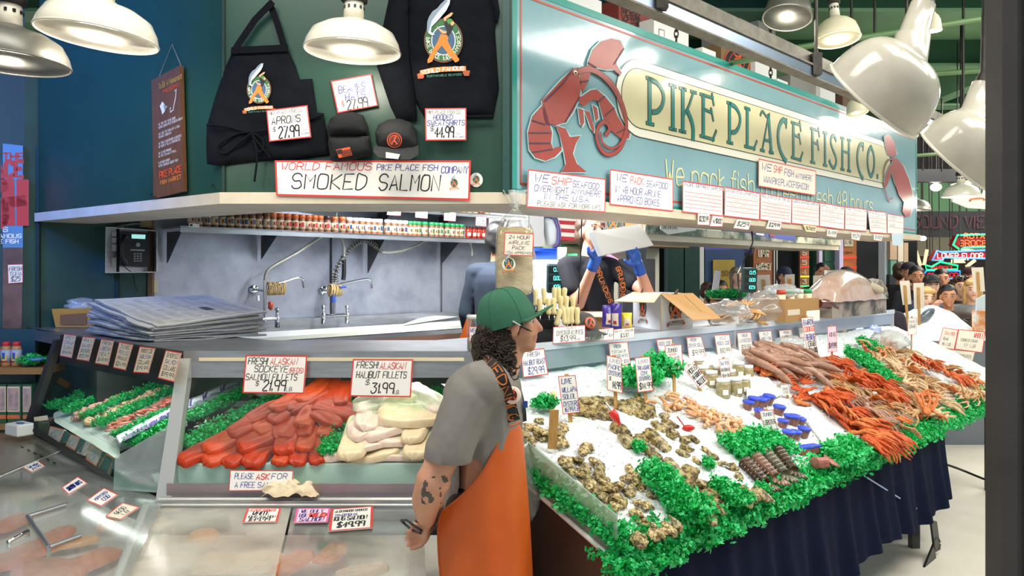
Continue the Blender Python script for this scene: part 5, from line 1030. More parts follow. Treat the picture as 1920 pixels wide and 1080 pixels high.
# packs and dark bag left of the salmon
PURP = M('pack_purple', '#5a4a8c', .4); PKW = M('pack_white', '#d9d5e2', .25)
for i, (q_, lab) in enumerate((([(118,470),(232,425),(225,375),(125,410)], 'first'),([(215,415),(350,370),(345,315),(225,365)], 'second'),([(335,365),(475,310),(455,280),(345,315)], 'third'))):
 pts = [bc(x, y, .05) for x, y in q_]; mb = MB(); mb.slab(pts, V((0,0,.018)),PKW); o = mb.obj('vacuum_pack', f'{lab} pale vacuum pack from the left beside the corner post', 'pack', 'pale vacuum packs')
 c = sum(pts, V())/4; m2 = MB(); nn = V((0,0,1)); m2.ribbon([c+(p-c)*.8+V((0,0,.0195)) for p in pts+pts[:1]], .008, nn, PURP); m2.ribbon([c+(pts[0]-c)*.4+V((0,0,.0195)),c+(pts[1]-c)*.4+V((0,0,.0195))], .008, nn, PURP); m2.part('print', o)
DARKM = M('dark_mussels', '#3a2a20', .25, col2='#6a543c', scale=40)
mp = None
for i in range(46):
 t = R.random(); x = 150+460*t+R.uniform(-30,30); y = 620-210*t+R.uniform(-35,30); w_ = bc(x, y, .015+R.random()*.03)
 if mp is None: mb = MB(); mb.ell((0,0,0),(.035,.017,.013),DARKM, None, 10,8,.06); mp = mb.obj('mussel', 'x', 'mussel', origin=(0,0,0))
 put(mp, USED, w_, V((R.uniform(-.5,.5),R.uniform(-.5,.3),1)),V((R.uniform(-1,1),R.uniform(-1,1),0)),R.uniform(.8,1.2), 'dark brown mussel in the heap between the two parsley strips', 'heap of dark mussels')
mb = MB(); mb.slab([bc(520,690-320,.03),bc(760,360,.03),bc(740,330,.05),bc(560,330,.05)],V((0,0,.03)),ICEM); mb.obj('ice_lump', 'white ice lump behind the parsley, left of the salmon top', 'ice')
# left case
BL_ = Pl(PZ(160,812,.925),LEFT.n*.22+Z); lc = lambda x, y, o=0: BL_.at(x/2.25, y/2.25+600, o)
mb = MB(); mb.slab([lc(225,395),lc(495,540),lc(790,430),lc(770,230),lc(460,240)],V((0,0,-.02)),ICEM); mb.obj('ice_deck_left', 'white ice tray inside the left face of the display case', 'tray')
mb = MB(); mb.slab([lc(225,400,.0),lc(492,545,.0),lc(490,585,-.0),lc(230,430,-.0)],V((.01,.01,0)),PLASTW); mb.obj('white_divider', 'long white divider board at the front inside the left glass face', 'board')
for i, (pts, lab) in enumerate((([(215,380),(330,335),(450,285)], 'parsley strip farthest left in the left glass face'),([(280,395),(460,320),(660,232)], 'parsley strip left of the pink shrimp row'),([(345,425),(520,340),(700,272)], 'parsley strip right of the pink shrimp row'),([(410,455),(560,385),(742,300)], 'parsley strip right of the orange shrimp row'),([(490,500),(620,440),(720,395)], 'thin parsley strip left of the white label strip'),([(550,530),(640,490),(735,440)], 'parsley strip right of the white label strip by the post'),([(440,270),(520,240),(610,225)], 'parsley tuft at the back of the left glass face'))):
 parsley('parsley_garnish', lab, [lc(x, y, .02) for x, y in pts], .028,150,.032, seed=20+i)
PINK = M('cooked_shrimp_pink', '#efa08e', .35, col2='#f3c0ae', scale=30); PINKO = M('cooked_shrimp_orange', '#eeb080', .35, col2='#f2cfae', scale=30); LOX = M('smoked_salmon_pink', '#e8735c', .3, col2='#ef9a84', scale=20)
def curl(name, mat, r=.011):
 mb = MB(); n = 9; mb.tube([V((.02*math.cos(t*.5),.02*math.sin(t*.5),.004*math.sin(t))) for t in range(n)],[r*(.45+.6*math.sin(min(1,(t+1.5)/n)*2.6)) for t in range(n)],mat, 8); return mb.obj(name, 'x', 'shrimp', origin=(0,0,0))
def heaprow(proto, pts, n, wd, lab, grp, sc=(.8,1.15),lift=.03):
 for i in range(n):
  t = (i+R.random())/n; x = pts[0][0]+(pts[1][0]-pts[0][0])*t; y = pts[0][1]+(pts[1][1]-pts[0][1])*t
  put(proto, USED, lc(x+R.uniform(-wd, wd),y+R.uniform(-wd, wd)*.5, R.random()*lift),V((R.uniform(-.4,.4),R.uniform(-.4,.4),1)),V((R.uniform(-1,1),R.uniform(-1,1),0)),R.uniform(*sc),lab, grp)
heaprow(curl('cooked_shrimp', PINK),[(315,412),(680,250)], 60,14, 'pink cooked shrimp in the row between parsley strips, left glass face', 'pink shrimp row'); heaprow(curl('cooked_shrimp', PINKO),[(378,435),(735,268)], 60,14, 'pale orange cooked shrimp in the row right of the pink ones', 'orange shrimp row')
lx = fillet('smoked_salmon_slice', LOX, 55.2, 'fish slice', .2); heaprow(lx, [(450,465),(740,330)], 26,16, 'pink smoked salmon slice in the row beside the white label strip', 'smoked salmon row', (.055,.085),.04)
mb = MB(); mb.slab([lc(490,500,.035),lc(735,372,.045),lc(742,395,.04),lc(505,530,.03)],V((0,0,.012)),PKW); o = mb.obj('label_strip', 'white printed label strip lying along the left case row', 'label'); tx = MB(); f = lambda s, t: lc(500+235*s, 515-128*s-t*22+8,.062)
write(tx, 'SMOKED SALMON TRAY', PURP, f, .1,.9,.0,.8, Z, .12,0); tx.part('print', o)
mb = MB(); mb.slab([lc(340,190,.12),lc(430,200,.12),lc(420,250,.09),lc(335,235,.09)],V((.01,.01,0)),M('grey_pack', '#6e7a78', .4)); mb.obj('wrapped_pack', 'grey wrapped pack at the back of the left case', 'pack')
# shelf of sample packs before the left case
TEALP = M('pack_teal', '#2f5a58', .4, col2='#55706a', scale=25); PHOTOP = M('pack_photo', '#7f8d96', .4, col2='#c5c2b4', scale=30); ORB = M('orange_border', '#e0794a', .5)
LP_ = Pl(PZ(150,862,.86),LEFT.n+Z*.55)
o_ = lambda x, y: (x/3.373, y/3.373+760)
for i, (q_, m_, bd) in enumerate((([(318,130),(405,152),(374,240),(300,205)],PHOTOP, ORB),([(407,160),(447,182),(422,242),(377,236)],TEALP, None),([(450,182),(507,206),(472,287),(413,256)],PHOTOP, ORB),([(507,206),(547,226),(512,300),(474,286)],TEALP, None),([(548,224),(588,248),(540,322),(482,300)],PHOTOP, None),([(582,246),(650,290),(606,390),(540,340)],PHOTOP, ORB),([(650,290),(672,300),(625,400),(607,388)],TEALP, None),([(672,302),(722,332),(676,460),(614,410)],TEALP, ORB))):
 tl, tr_, br, bl_ = [LP_.at(*o_(x, y)) for x, y in q_]; card('sample_pack', f'{ORD[i]} small picture pack from the left leaning on the left case ledge', [tl, tr_, br, bl_],[], 'small packs on the left ledge', bd, m_, .07,.012, 'pack')
mb = MB(); c = LP_.at(*o_(262,120)); mb.box(c-V((0,0,.02)),(.075,.05,.07),M('pack_dark', '#2c3a30', .5),Matrix.Translation(c) @ Euler((0,0,-.7)).to_matrix().to_4x4() @ Matrix.Translation(-c),b=.006); o = mb.obj('seasoning_box', 'small dark green box at the left end of the picture packs', 'box')
m2 = MB(); m2.slab([LP_.at(*o_(x, y),.012) for x, y in ((214,80),(300,68),(305,92),(218,106))],V((0,0,.004)),LABC); m2.part('label_band', o)
mb = MB(); mb.hexa([LP_.at(*o_(x, y),k) for x, y, k in ((205,165,-.02),(720,500,-.02),(735,470,.01),(215,130,.01))],[LP_.at(*o_(x, y),k) for x, y, k in ((205,165,-.005),(720,500,-.005),(735,470,.02),(215,130,.02))],DSTEEL); mb.obj('pack_ledge', 'narrow dark steel ledge carrying the small picture packs', 'ledge')
mb = MB(); c = PZ(38,815,.86); X = Matrix.Translation(c) @ Euler((0,0,-.55)).to_matrix().to_4x4(); mb.box((0,0,.03),(.13,.09,.06),PLASTW, X, b=.006); o = mb.obj('glove_box', 'white tissue-like box with blue oval opening at the left lid end', 'box'); m2 = MB(); m2.lathe([(.022,.0605),(0,.0608)],M('blue_oval', '#2a56b8', .4),X @ Matrix.Diagonal((1.4,.8,1,1)),20); m2.part('opening', o)
# ------- lower chests with hinged clear lids
LIDM = glass('lid_acrylic', '#f4f6f6', .15,.08,1.0, '#e4e6e4'); TUBM_ = glass('frosted_lid', '#f6f6f2', .30,.2,1.0, '#f0ece2')
ch = thing('chilled_chest', 'low steel chest with hinged clear lids before the display case, holding salmon', 'chest', (-.75,2.5,0))
mb = MB(); mb.slab([(-1.345,2.93,0),(-.15,2.93,0),(-.17,2.1,0),(-1.2,1.95,0)],Z*.70, M('pale_chest', '#dcd8cf', .4)); mb.slab([(-2.62,4.08,0),(-1.66,3.18,0),(-1.345,2.93,0),(-1.2,1.95,0),(-1.9,2.0,0),(-2.75,3.2,0)],Z*.72, M('pale_chest', '')); mb.part('body', ch)
zl = .80
mb = MB(); mb.slab([PZ(282,945, zl),PZ(548,945, zl),PZ(508,1120, zl),PZ(205,1120, zl)],Z*.006, TUBM_); mb.part('frosted_lid', ch)
mb = MB(); mb.tube([PZ(549,944, zl),PZ(284,944, zl),PZ(272,952, zl),PZ(205,1120, zl)], .014, PLASTW, 10); mb.part('lid_rim', ch, 'white rolled lid rim')
mb = MB(); mb.slab([PZ(553,943, zl),PZ(792,943, zl),PZ(800,1120, zl),PZ(513,1120, zl)],Z*.006, LIDM); mb.part('clear_lid', ch)
mb = MB(); mb.slab([PZ(118,846, zl+.02),PZ(306,941, zl+.02),PZ(228,1120, zl+.02),PZ(-60,1120, zl+.02),PZ(-60,920, zl+.02)],Z*.006, LIDM); mb.part('clear_lid', ch)
mb = MB(); mb.slab([PZ(34,802, zl+.025),PZ(114,845, zl+.025),PZ(-60,918, zl+.025),PZ(-60,835, zl+.025)],Z*.006, M('steel_lid', '#a7a298', .3,.7)); mb.part('steel_lid', ch)
mb = MB(); mb.tube([PZ(116,845, zl+.03),PZ(-60,920, zl+.03)], .005, ALU, 6); mb.part('lid_seam', ch)
mb = MB(); mb.slab([(-1.36,2.925,.812),(-.15,2.925,.812),(-.15,2.955,.832),(-1.36,2.955,.832)],Z*.004, ALU)
for i in range(18): mb.lathe([(.006,0),(.006,.003),(0,.004)],DSTEEL, Matrix.Translation((-1.1+i*.054,2.938,.826)),8)
mb.part('hinge_strip', ch)
mb = MB(); q = [PZ(x, y, zl+.035) for x, y in ((52,968),(122,947),(150,1005),(92,1026))]
mb.tube([q[1],q[0]], .008, STEEL, 8); mb.tube([q[0],q[3]], .008, STEEL, 8); mb.tube([q[3],q[2]], .008, STEEL, 8); mb.tube([q[3],q[3]-Z*.03], .007, STEEL, 8); mb.slab([q[0],q[1],q[1]+V((.0,.018,.0)),q[0]+V((0,.018,0))],Z*.006, STEEL); mb.part('square_handle', ch)
mb = MB(); q = [PZ(x, y, zl+.03) for x, y in ((16,1016),(52,996))]; mb.tube([q[0]-Z*.03, q[0],q[1],q[1]-Z*.02], .007, CHROME, 8); mb.part('small_handle', ch)
mb = MB(); [mb.slab([PZ(x+a_, y+b_, zl+.032) for a_, b_ in ((0,0),(5,2.5),(3.5,4),(-1.5,1.5))],Z*.002, DSTEEL) for x, y in ((40,836),(52,842),(64,848),(76,854),(88,860),(100,866))]; mb.part('vent_slots', ch)
# food seen through the lids
ORS = M('salmon_chunk', '#e0703a', .4, col2='#ee9a66', scale=10); PEA = M('pale_salmon_chunk', '#e8bfa0', .4, col2='#f0d8c0', scale=10); YEL = M('orange_round', '#eaa54e', .4)
for i, (x, y, a_, s_, m_, lab) in enumerate(((45,1045,20,.26,ORS,'salmon chunk at the bottom left corner under the clear lid'),(105,1010,40,.2,ORS,'salmon chunk under the square handle'),(140,1020,10,.16,YEL,'bright orange salmon chunk right of the square handle'),(165,1058,20,.24,ORS,'salmon chunk low under the left clear lid by the rim'),(95,1075,-10,.26,ORS,'salmon chunk at the bottom edge under the left lid'),(20,985,30,.2,ORS,'salmon chunk near the small handle under the left lid'),(90,925,20,.10,PEA,'small pale scrap under the left clear lid near the seam'),(200,985,60,.14,ORS,'thin salmon strip under the lid left of the white rim'),
 (300,985,30,.16,PEA,'pale fish piece at the top left under the frosted lid'),(290,1025,70,.18,PEA,'pale fish piece at the left under the frosted lid'),(310,1060,10,.2,PEA,'pale fish piece low under the frosted lid'),(450,1062,0,.3,PEA,'wide pale piece at the lower right under the frosted lid'),(550,1058,40,.2,ORS,'salmon piece low under the right clear lid, left one'),(620,1040,50,.18,ORS,'salmon piece under the right clear lid, middle one'),(680,1075,10,.18,PEA,'pale piece at the bottom under the right clear lid'))):
 pr = fillet('salmon_piece', m_, 70+i*1.7, 'fish piece', .2); w_ = PZ(x, y, .745); d = PZ(x+30*math.cos(math.radians(a_)),y-30*math.sin(math.radians(a_)),.745)-w_; put(pr, USED, w_, Z, d, s_, lab, None)
mb = MB(); mb.lathe([(.05,0),(.055,.02),(.04,.035),(0,.04)],YEL, Matrix.Translation(PZ(382,1015,.745)),24); mb.obj('orange_cake', 'round orange fish cake under the frosted lid', 'fish cake')
mb = MB(); mb.lathe([(.06,0),(.06,.02),(.045,.03),(.03,.02),(0,.02)],M('grey_dish', '#9aa0a2', .5),Matrix.Translation(PZ(495,1000,.74)),24); mb.obj('grey_dish', 'grey round dish under the frosted lid near its right edge', 'dish')
ZL = lambda x, y, o=.008: PZ(x, y, zl+o)
def lidcard(lab, q_, lines, z=.030, bd=RED, pap=PAPER): card('lid_card', lab, [PZ(x, y, zl+z) for x, y in q_],lines, None, bd, pap, .06,.002)
oc = lambda pts: [o_(x, y) for x, y in pts]
lidcard('price card upside down at the left edge, nearest the glove box', oc([(-40,225),(5,205),(48,235),(0,258)]),[('CRAB', 'b', .2,.8,.3,.4)])
lidcard('red bordered card on the steel lid under the glove box', oc([(-40,310),(80,250),(128,280),(10,328)]),[('LOX', 'r', .2,.45,.3,.4),('16.99', 'b', .5,.85,.3,.4)])
lidcard('card with blue writing just below the bright lid seam', oc([(137,390),(240,350),(285,382),(200,424)]),[('SALMON', 'b', .15,.8,.5,.25),('24.99', 'b', .2,.8,.15,.25)])
lidcard('second red bordered card down the left clear lid', oc([(388,522),(492,450),(556,492),(432,566)]),[('SALMON', 'b', .15,.5,.3,.4),('BITS', 'b', .6,.85,.3,.35)])
lidcard('third red bordered card down the left clear lid with a blue square', oc([(545,602),(658,520),(750,565),(640,640)]),[('KIPPERED', 'b', .2,.85,.55,.2),('COD', 'b', .35,.7,.2,.25)])
lidcard('cream card nearest the white lid rim with upside down price', oc([(665,702),(775,615),(882,645),(765,722)]),[('66.50', 'k', .25,.75,.5,.3),('LB', 'k', .3,.6,.15,.25)],pap=M('cream_paper', ''))
tq = lambda pts: [(x/2.909+200, y/2.909+860) for x, y in pts]
lidcard('pink edged card reading white king salmon on the frosted lid', tq([(768,270),(952,270),(930,345),(740,348)]),[('ALDER SMOKED', 'r', .1,.85,.76,.15),('WHITE', 'k', .2,.7,.5,.24),('KING SALMON', 'k', .12,.9,.3,.15),('$49.99', 'k', .15,.75,.08,.2)], .012)
lidcard('pink card saying only wild salmon is used, on the clear lid seam', tq([(1038,272),(1222,270),(1205,345),(1020,350)]),[('WE ONLY', 'b', .15,.8,.68,.22),('USE', 'b', .12,.35,.38,.22),('WILD', 'r', .42,.88,.36,.26,.2),('SALMON', 'b', .15,.85,.08,.24)], .016, M('pink_border', '#ef5aa0', .5),M('pink_paper', '#f6d3e2', .5))
lidcard('large card pricing traditional king salmon at 49.99 on the clear lid', tq([(1225,275),(1455,258),(1450,378),(1210,396)]),[('ALDERWOOD SMOKED', 'k', .1,.85,.80,.1),('TRADITIONAL', 'b', .1,.65,.62,.1),('KING SALMON', 'k', .1,.85,.42,.17),('$49.99', 'k', .18,.8,.12,.22)], .014)
PLA = Pl((0,2.985,.84),(0,-1,.3))
pxcard('sample_card', 'white card offering a free sample standing on the steel ledge', [cc(*p) for p in [(397,858),(818,862),(810,995),(387,998)]],PLA, [('PLEASE', 'b', .08,.37,.58,.26),('ASK', 'r', .42,.62,.55,.28,.13),('FOR', 'b', .66,.9,.58,.26),('A FREE', 'b', .09,.4,.16,.26),('SAMPLE', 'b', .45,.85,.16,.25)], .01)
TOW = M('cream_towel', '#e8d9bc', .9, col2='#dfc9a4', scale=12, bump=.4, bscale=150)
mb = MB(); c = PZ(547,925,.845)
mb.grid(lambda u, v: c+V((-.105+.21*u+.012*math.sin(v*9),-.05+.09*v+.012*noise.noise(V((u*5, v*5,0))),.035*(1-abs(2*v-1)**3)*(1-abs(2*u-1)**4)+.03*abs(noise.noise(V((u*4, v*3,7))))+.012*math.sin(u*22+v*4)*v)),40,24, TOW); mb.obj('hand_towel', 'crumpled cream hand towel covering part of the free sample card', 'towel')
# case cards
GLP = Pl((0,3.2,1.27),(0,-.425,.2))
pxcard('case_card', 'white card pricing sockeye salmon fillets at 21.99 on the case glass', [cc(*p) for p in [(500,92),(912,95),(890,350),(478,345)]],Pl((0,3.19,1.37),(0,-1,.1)),[('FRESH!', 'k', .05,.36,.76,.17),('ALASKAN', 'r', .41,.84,.76,.16),('SOCKEYE', 'k', .16,.7,.56,.16),('(REDS)', 'r', .73,.95,.54,.13),('SALMON FILLETS', 'k', .03,.86,.35,.16),('$', 'k', .2,.25,.2,.12),('21.99', 'k', .32,.68,.08,.26),('LB.', 'k', .7,.8,.07,.1)], .02)
pxcard('case_card', 'white card pricing halibut fillets at 31.99 on the case glass', [cc(*p) for p in [(1215,118),(1617,120),(1602,373),(1193,367)]],Pl((0,3.19,1.37),(0,-1,.1)),[('FRESH!', 'k', .07,.42,.76,.17),('ALASKAN', 'r', .46,.88,.74,.17),('HALIBUT FILLETS', 'k', .08,.9,.5,.17),('$', 'k', .24,.3,.32,.13),('31.99', 'k', .34,.7,.1,.26),('LB.', 'k', .72,.8,.08,.1)], .02)
LGP = Pl((-2.41,4.1,1.25),V((-1.385+2.41,3.215-4.1,0)).cross(V((-2.58+2.41,.02,-.35)))*-1)
if LGP.n.dot(V((0,-1,0))) < 0: LGP.n = -LGP.n
c5 = lambda pts: [(x/3.375, y/3.375+380) for x, y in pts]
SAND = M('tan_paper', '#d9cbb4', .6)
for pts, ls, lab in (([(407,828),(482,838),(452,985),(378,970)], ('SPICY', 'CRAB', 'SURIMI', '$19.99'), 'first hanging card from the left on the left glass face'),([(525,845),(602,853),(560,1005),(483,993)], ('RAW', 'SALMON', 'SKEWERS', '$15.99'), 'second hanging card from the left on the left glass face'),([(642,860),(720,872),(683,1032),(600,1018)], ('FRESH', 'LOBSTER', 'MEAT', '$49.99'), 'third hanging card from the left, priced 49.99 on the left face'),([(755,880),(842,897),(793,1062),(715,1045)], ('JUMBO', 'PEELED', 'PRAWNS', '$24.99'), 'fourth hanging card from the left with a red dot, left face'),([(885,908),(982,920),(938,1080),(842,1075)], ('SMOKED COD', 'SABLEFISH', 'COLLARS', '$19.99'), 'fifth hanging card from the left with a low red dot, left face'),([(1050,932),(1149,949),(1100,1136),(998,1110)], ('SMOKED', 'SALMON', 'COLLARS', '$19.99'), 'sixth hanging card, smoked salmon collars, nearest the corner post')):
 pxcard('hanging_card', lab, c5(pts),LGP, [(t, 'kbkk'[i], .14,.88,.78-.22*i, .14) for i, t in enumerate(ls)], .075, paper=SAND)
# ================================================================= SHELLFISH ON THE ICE TABLE
c5i = lambda x, y: (x/2.4545+960, y/2.4545+640); c7 = lambda x, y: (x/4.155+1120, y/4.155+820); c6 = lambda x, y: (x/3.375+1300, y/3.375+600); c6b = lambda x, y: (x/4.91+1400, y/4.91+640); c66 = lambda x, y: (x/4.5+1600, y/4.5+620)
def ion(px, py, lift=0): return ICE(px, py, lift)[0]
SLN = (N*.52+Z).normalized()
def oyster(name, mat, seed, flat=.32):
 mb = MB(); s = V((seed*1.7, seed, 0)); rr = random.Random(seed)
 def f(u, v):
  a = u*2*math.pi; p = (v-.5)*math.pi; d = V((math.cos(p)*math.cos(a),math.cos(p)*math.sin(a),math.sin(p)))
  rho = math.cos(p); k = 1+.2*noise.noise(d*1.4+s)+.10*noise.noise(d*4+s)*rho
  rim = 1+rho**4*(.07*math.sin(6*a+seed)+.05*math.sin(11*a+seed*2))
  st = .05*(((rho*4.2+.6*noise.noise(d*2+s)) % 1)-.5)
  return V((d.x*.5*k*rim*(1+.25*d.x),d.y*.35*k*rim, (d.z*flat*.48+st*(1 if d.z > 0 else -.5))*k+.09*rho**3*math.sin(3*a+seed)))
 mb.grid(f, 34,26, mat); return mb.obj(name, 'x', 'oyster', origin=(0,0,0))
OY1 = M('oyster_cream', '#e2cd92', .5, col2='#6a4f2c', scale=5, detail=6, bump=.35, bscale=14, contrast=.85); OY2 = M('oyster_brown', '#b59d60', .5, col2='#43351f', scale=5, detail=6, bump=.4, bscale=14, contrast=.85); OY3 = M('oyster_grey', '#c2b07c', .5, col2='#564a34', scale=4.5, detail=6, bump=.4, bscale=12, contrast=.85)
oyA = [oyster('oyster', m_, i+3.3) for i, m_ in enumerate((OY1, OY1, OY3, OY2))]; oyB = [oyster('oyster', m_, i+13.1,.36) for i, m_ in enumerate((OY2, OY3, OY2, OY3))]
def oysters(protos, pts, sz, lab, grp, cv=c5i, extra=0, spread=14):
 pts = list(pts)
 for x, y in list(pts)[:]:
  for k in range(extra): pts.append((x+R.uniform(-spread, spread),y+R.uniform(-spread, spread)*.6))
 for i, (x, y) in enumerate(pts):
  w_ = ion(*cv(x, y),.008+(.012 if i >= 20 else 0)); put(protos[i % len(protos)],USED, w_, SLN+V((R.uniform(-.5,.5),R.uniform(-.5,.5),0)),V((R.uniform(-1,1),R.uniform(-1,1),0)),sz*R.uniform(.75,1.2),lab, grp)
oysters(oyA, [(240,545),(265,575),(300,550),(330,510),(350,495),(345,580),(320,610),(295,590),(380,555),(410,570),(405,605),(430,640),(370,650),(345,640),(400,680),(440,670),(470,665),(420,710),(460,715),(490,720),(480,760),(505,735),(545,690),(560,625),(530,610)], .056, 'small cream and brown oyster in the big heap along the acrylic end panel', 'small oysters along the end panel', extra=1)
oysters(oyA, [(590,820),(610,840),(640,860),(680,870),(700,890),(720,900),(660,890),(600,890),(590,930),(655,935),(730,935),(760,870),(620,850),(570,790),(625,765)], .055, 'small cream oyster in the low heap near the front corner parsley', 'small oysters at the front corner', extra=1)
oysters(oyA, [(75,390),(100,400),(125,380),(110,430),(140,430),(85,450),(160,450),(215,440),(225,470),(240,400),(60,420),(190,460)], .055, 'small cream oyster at the top left of the ice behind the wooden stick', 'small oysters at the top left', extra=1)
oysters(oyB, [(330,320),(375,305),(360,345),(410,355),(440,350),(450,275),(300,335),(345,290)], .10, 'large rough oyster left of the red handled knife', 'large oysters by the red knife')
oysters(oyB, [(540,295),(575,300),(605,290),(545,330),(590,345),(515,320),(630,330)], .085, 'dark rough oyster under the treasure cove card stick', 'dark oysters under the card sticks')
oysters(oyB, [(490,420),(530,470),(600,450),(640,440),(630,500),(690,490),(660,470),(590,480)], .10, 'large rough oyster in the middle group right of the small oyster heap', 'large oysters in the middle')
oysters(oyB, [(660,380),(690,400),(720,375),(755,415),(730,430),(795,445),(800,480),(780,505),(840,450),(700,350)], .07, 'rough oyster in the group below the small red tag', 'oysters below the red tag')
oysters(oyB, [(640,575),(680,595),(720,600),(755,600),(815,610),(700,620)], .09, 'rough oyster in the upper right row above the parsley strip', 'oysters above the parsley strip')
oysters(oyB, [(790,660),(870,660),(800,690),(845,740),(905,700),(820,730),(890,775),(900,815),(910,745),(960,800),(920,725)], .085, 'rough oyster between the two parsley strips at the front', 'oysters between the parsley strips')
oysters(oyB, [(1090,480),(1130,510),(1200,500),(1260,500),(1230,580),(1280,590),(1100,420),(1165,530),(1240,545)], .085, 'rough oyster at the front left of the lobster tails', 'oysters beside the lobster tails', c7)
oysters(oyA, [(850,540),(910,550),(960,560),(885,490),(900,500),(600,660),(640,700),(1020,580),(545,590),(575,740),(1045,620),(930,530)], .05, 'lone small shell scattered on the white ice', 'scattered small shells')
# prawns on the left ice
PRW = M('raw_prawn', '#d9a878', .4, col2='#c98a5a', scale=14); PRW2 = M('pale_prawn', '#e2c49c', .4, col2='#cfa070', scale=14)
def prawn(name, mat, seed):
 t = thing(name, 'x', 'prawn', (0,0,0)); n = 12; pts = []; rs = []
 for i in range(n): q = i/(n-1); a = q*1.7; pts.append(V((.5*math.sin(a)-.25,.34*(1-math.cos(a)),.0))); rs.append((.105*(1-q)**.45*(.8+.2*(i % 2))+.02) if i else .05)
 mb = MB(); mb.tube(pts, rs, mat, 10); mb.part('body', t)
 mb = MB(); e = pts[-1]
 for a in (-.7,0,.7): mb.add([e, e+V((.02+.05*a, .16,.03)),e+V((.14*a-.05,.20,.0))],[(0,1,2)],mat)
 mb.part('tail', t)
 mb = MB()
 for a in (-1,1): mb.tube([pts[0],pts[0]+V((-.3,.05*a-.05,.08)),pts[0]+V((-.55,.1*a-.2,.02))], .006, M('prawn_feeler', '#b5562c', .5),4)
 mb.part('feelers', t); return t
pr1, pr2 = prawn('prawn', PRW, 1),prawn('prawn', PRW2,2)
for i in range(80):
 t = R.random()**.8; x = 660+430*t+R.uniform(-45,45); y = 250+175*t+R.uniform(-32,40)
 put((pr1, pr2)[i % 2],USED, ion(*c5i(x, y),.012+R.random()*.015),SLN+V((R.uniform(-.3,.3),R.uniform(-.3,.3),0)),V((R.uniform(-1,1),R.uniform(-.5,.5),0)),R.uniform(.075,.11), 'raw beige prawn in the long heap from the jumbo prawns card down the ice', 'raw prawns on the ice')
# jars, blue lidded cups
JG = M('jar_contents', '#857a52', .2, col2='#b3a67e', scale=40); BLID = M('blue_lid', '#3550cc', .4); CUPB = M('cup_brown', '#8a5a4a', .3)
def ijar():
 t = thing('pickle_jar', 'x', 'jar', (0,0,0)); mb = MB(); mb.lathe([(.03,0),(.036,.006),(.036,.07),(.03,.082)],JG, None, 18); mb.part('glass', t); mb = MB(); mb.lathe([(.033,.08),(.034,.098),(0,.1)],PLASTW, None, 18); mb.part('lid', t)
 mb = MB(); mb.grid(lambda u, v: V((.0368*math.sin(u*.8-.1),-.0368*math.cos(u*.8-.1),.02+.025*v)),4,1, PAPER); mb.part('paper_label', t); return t
ij = ijar()
for i, (x, y) in enumerate([(190,500),(265,500),(318,468),(345,388),(285,370),(90,378),(150,388),(60,400),(35,330),(115,440),(230,410)]):
 put(ij, USED, ion(*c6(x, y),-.012),Z, V((1, R.uniform(-.6,.3),0)),R.uniform(.85,1.05),f'{ORD[i]} herring jar with white lid on the ice, counted from the tall front pair' if i > 1 else ('front left herring jar with white lid and blank label' if i == 0 else 'front right herring jar with white lid, nearest the blue cups'), 'herring jars on the ice')
def cup():
 t = thing('sauce_cup', 'x', 'cup', (0,0,0)); mb = MB(); mb.lathe([(.018,0),(.027,.045),(.027,.05)],CUPB, None, 16); mb.part('cup', t); mb = MB(); mb.lathe([(.03,.047),(.031,.055),(.028,.058),(0,.057)],BLID, None, 18); mb.part('lid', t); return t
ic = cup()
rowsn = ['top', 'second', 'third', 'bottom']
for ri, row in enumerate(([(340,585),(375,575),(415,565),(440,555),(470,548)],[(412,645),(535,612)],[(560,695),(600,678),(630,685),(668,690)],[(592,780),(640,765),(692,758)])):
 for i, (x, y) in enumerate(row): put(ic, USED, ion(*c6(x, y),-.014),SLN*.5+Z, V((1,0,0)),R.uniform(.9,1.1),f'blue lidded cup, {ORD[i]} from the left in the {rowsn[ri]} row on the ice', 'blue lidded cups')
mb = MB(); c = ion(*c6(722,835),.012); mb.box((0,0,0),(.13,.05,.035),CUPB, Matrix.Translation(c) @ Euler((0,0,.45)).to_matrix().to_4x4(),b=.006); mb.box((0,0,.019),(.132,.052,.008),BLID, Matrix.Translation(c) @ Euler((0,0,.45)).to_matrix().to_4x4()); mb.obj('blue_lidded_tray', 'long blue lidded tray on the ice below the blue cups', 'tray')
mb = MB(); mb.slab([ion(*c6b(x, y),.02) for x, y in ((0,330),(200,350),(320,490),(150,560),(0,540))],Z*.012, M('white_paper_sheet', '#f3efe4', .6)); mb.obj('paper_sheet', 'white paper sheet lying on the ice behind the blue cups', 'sheet')
mb = MB(); mb.slab([ion(*c6b(x, y),.012) for x, y in ((510,690),(640,680),(790,800),(940,930),(900,1010),(700,960)) ],Z*.014, M('white_paper_sheet', '')); mb.obj('paper_sheet', 'large white sheet on the ice between the cups and the orange crab heap', 'sheet')
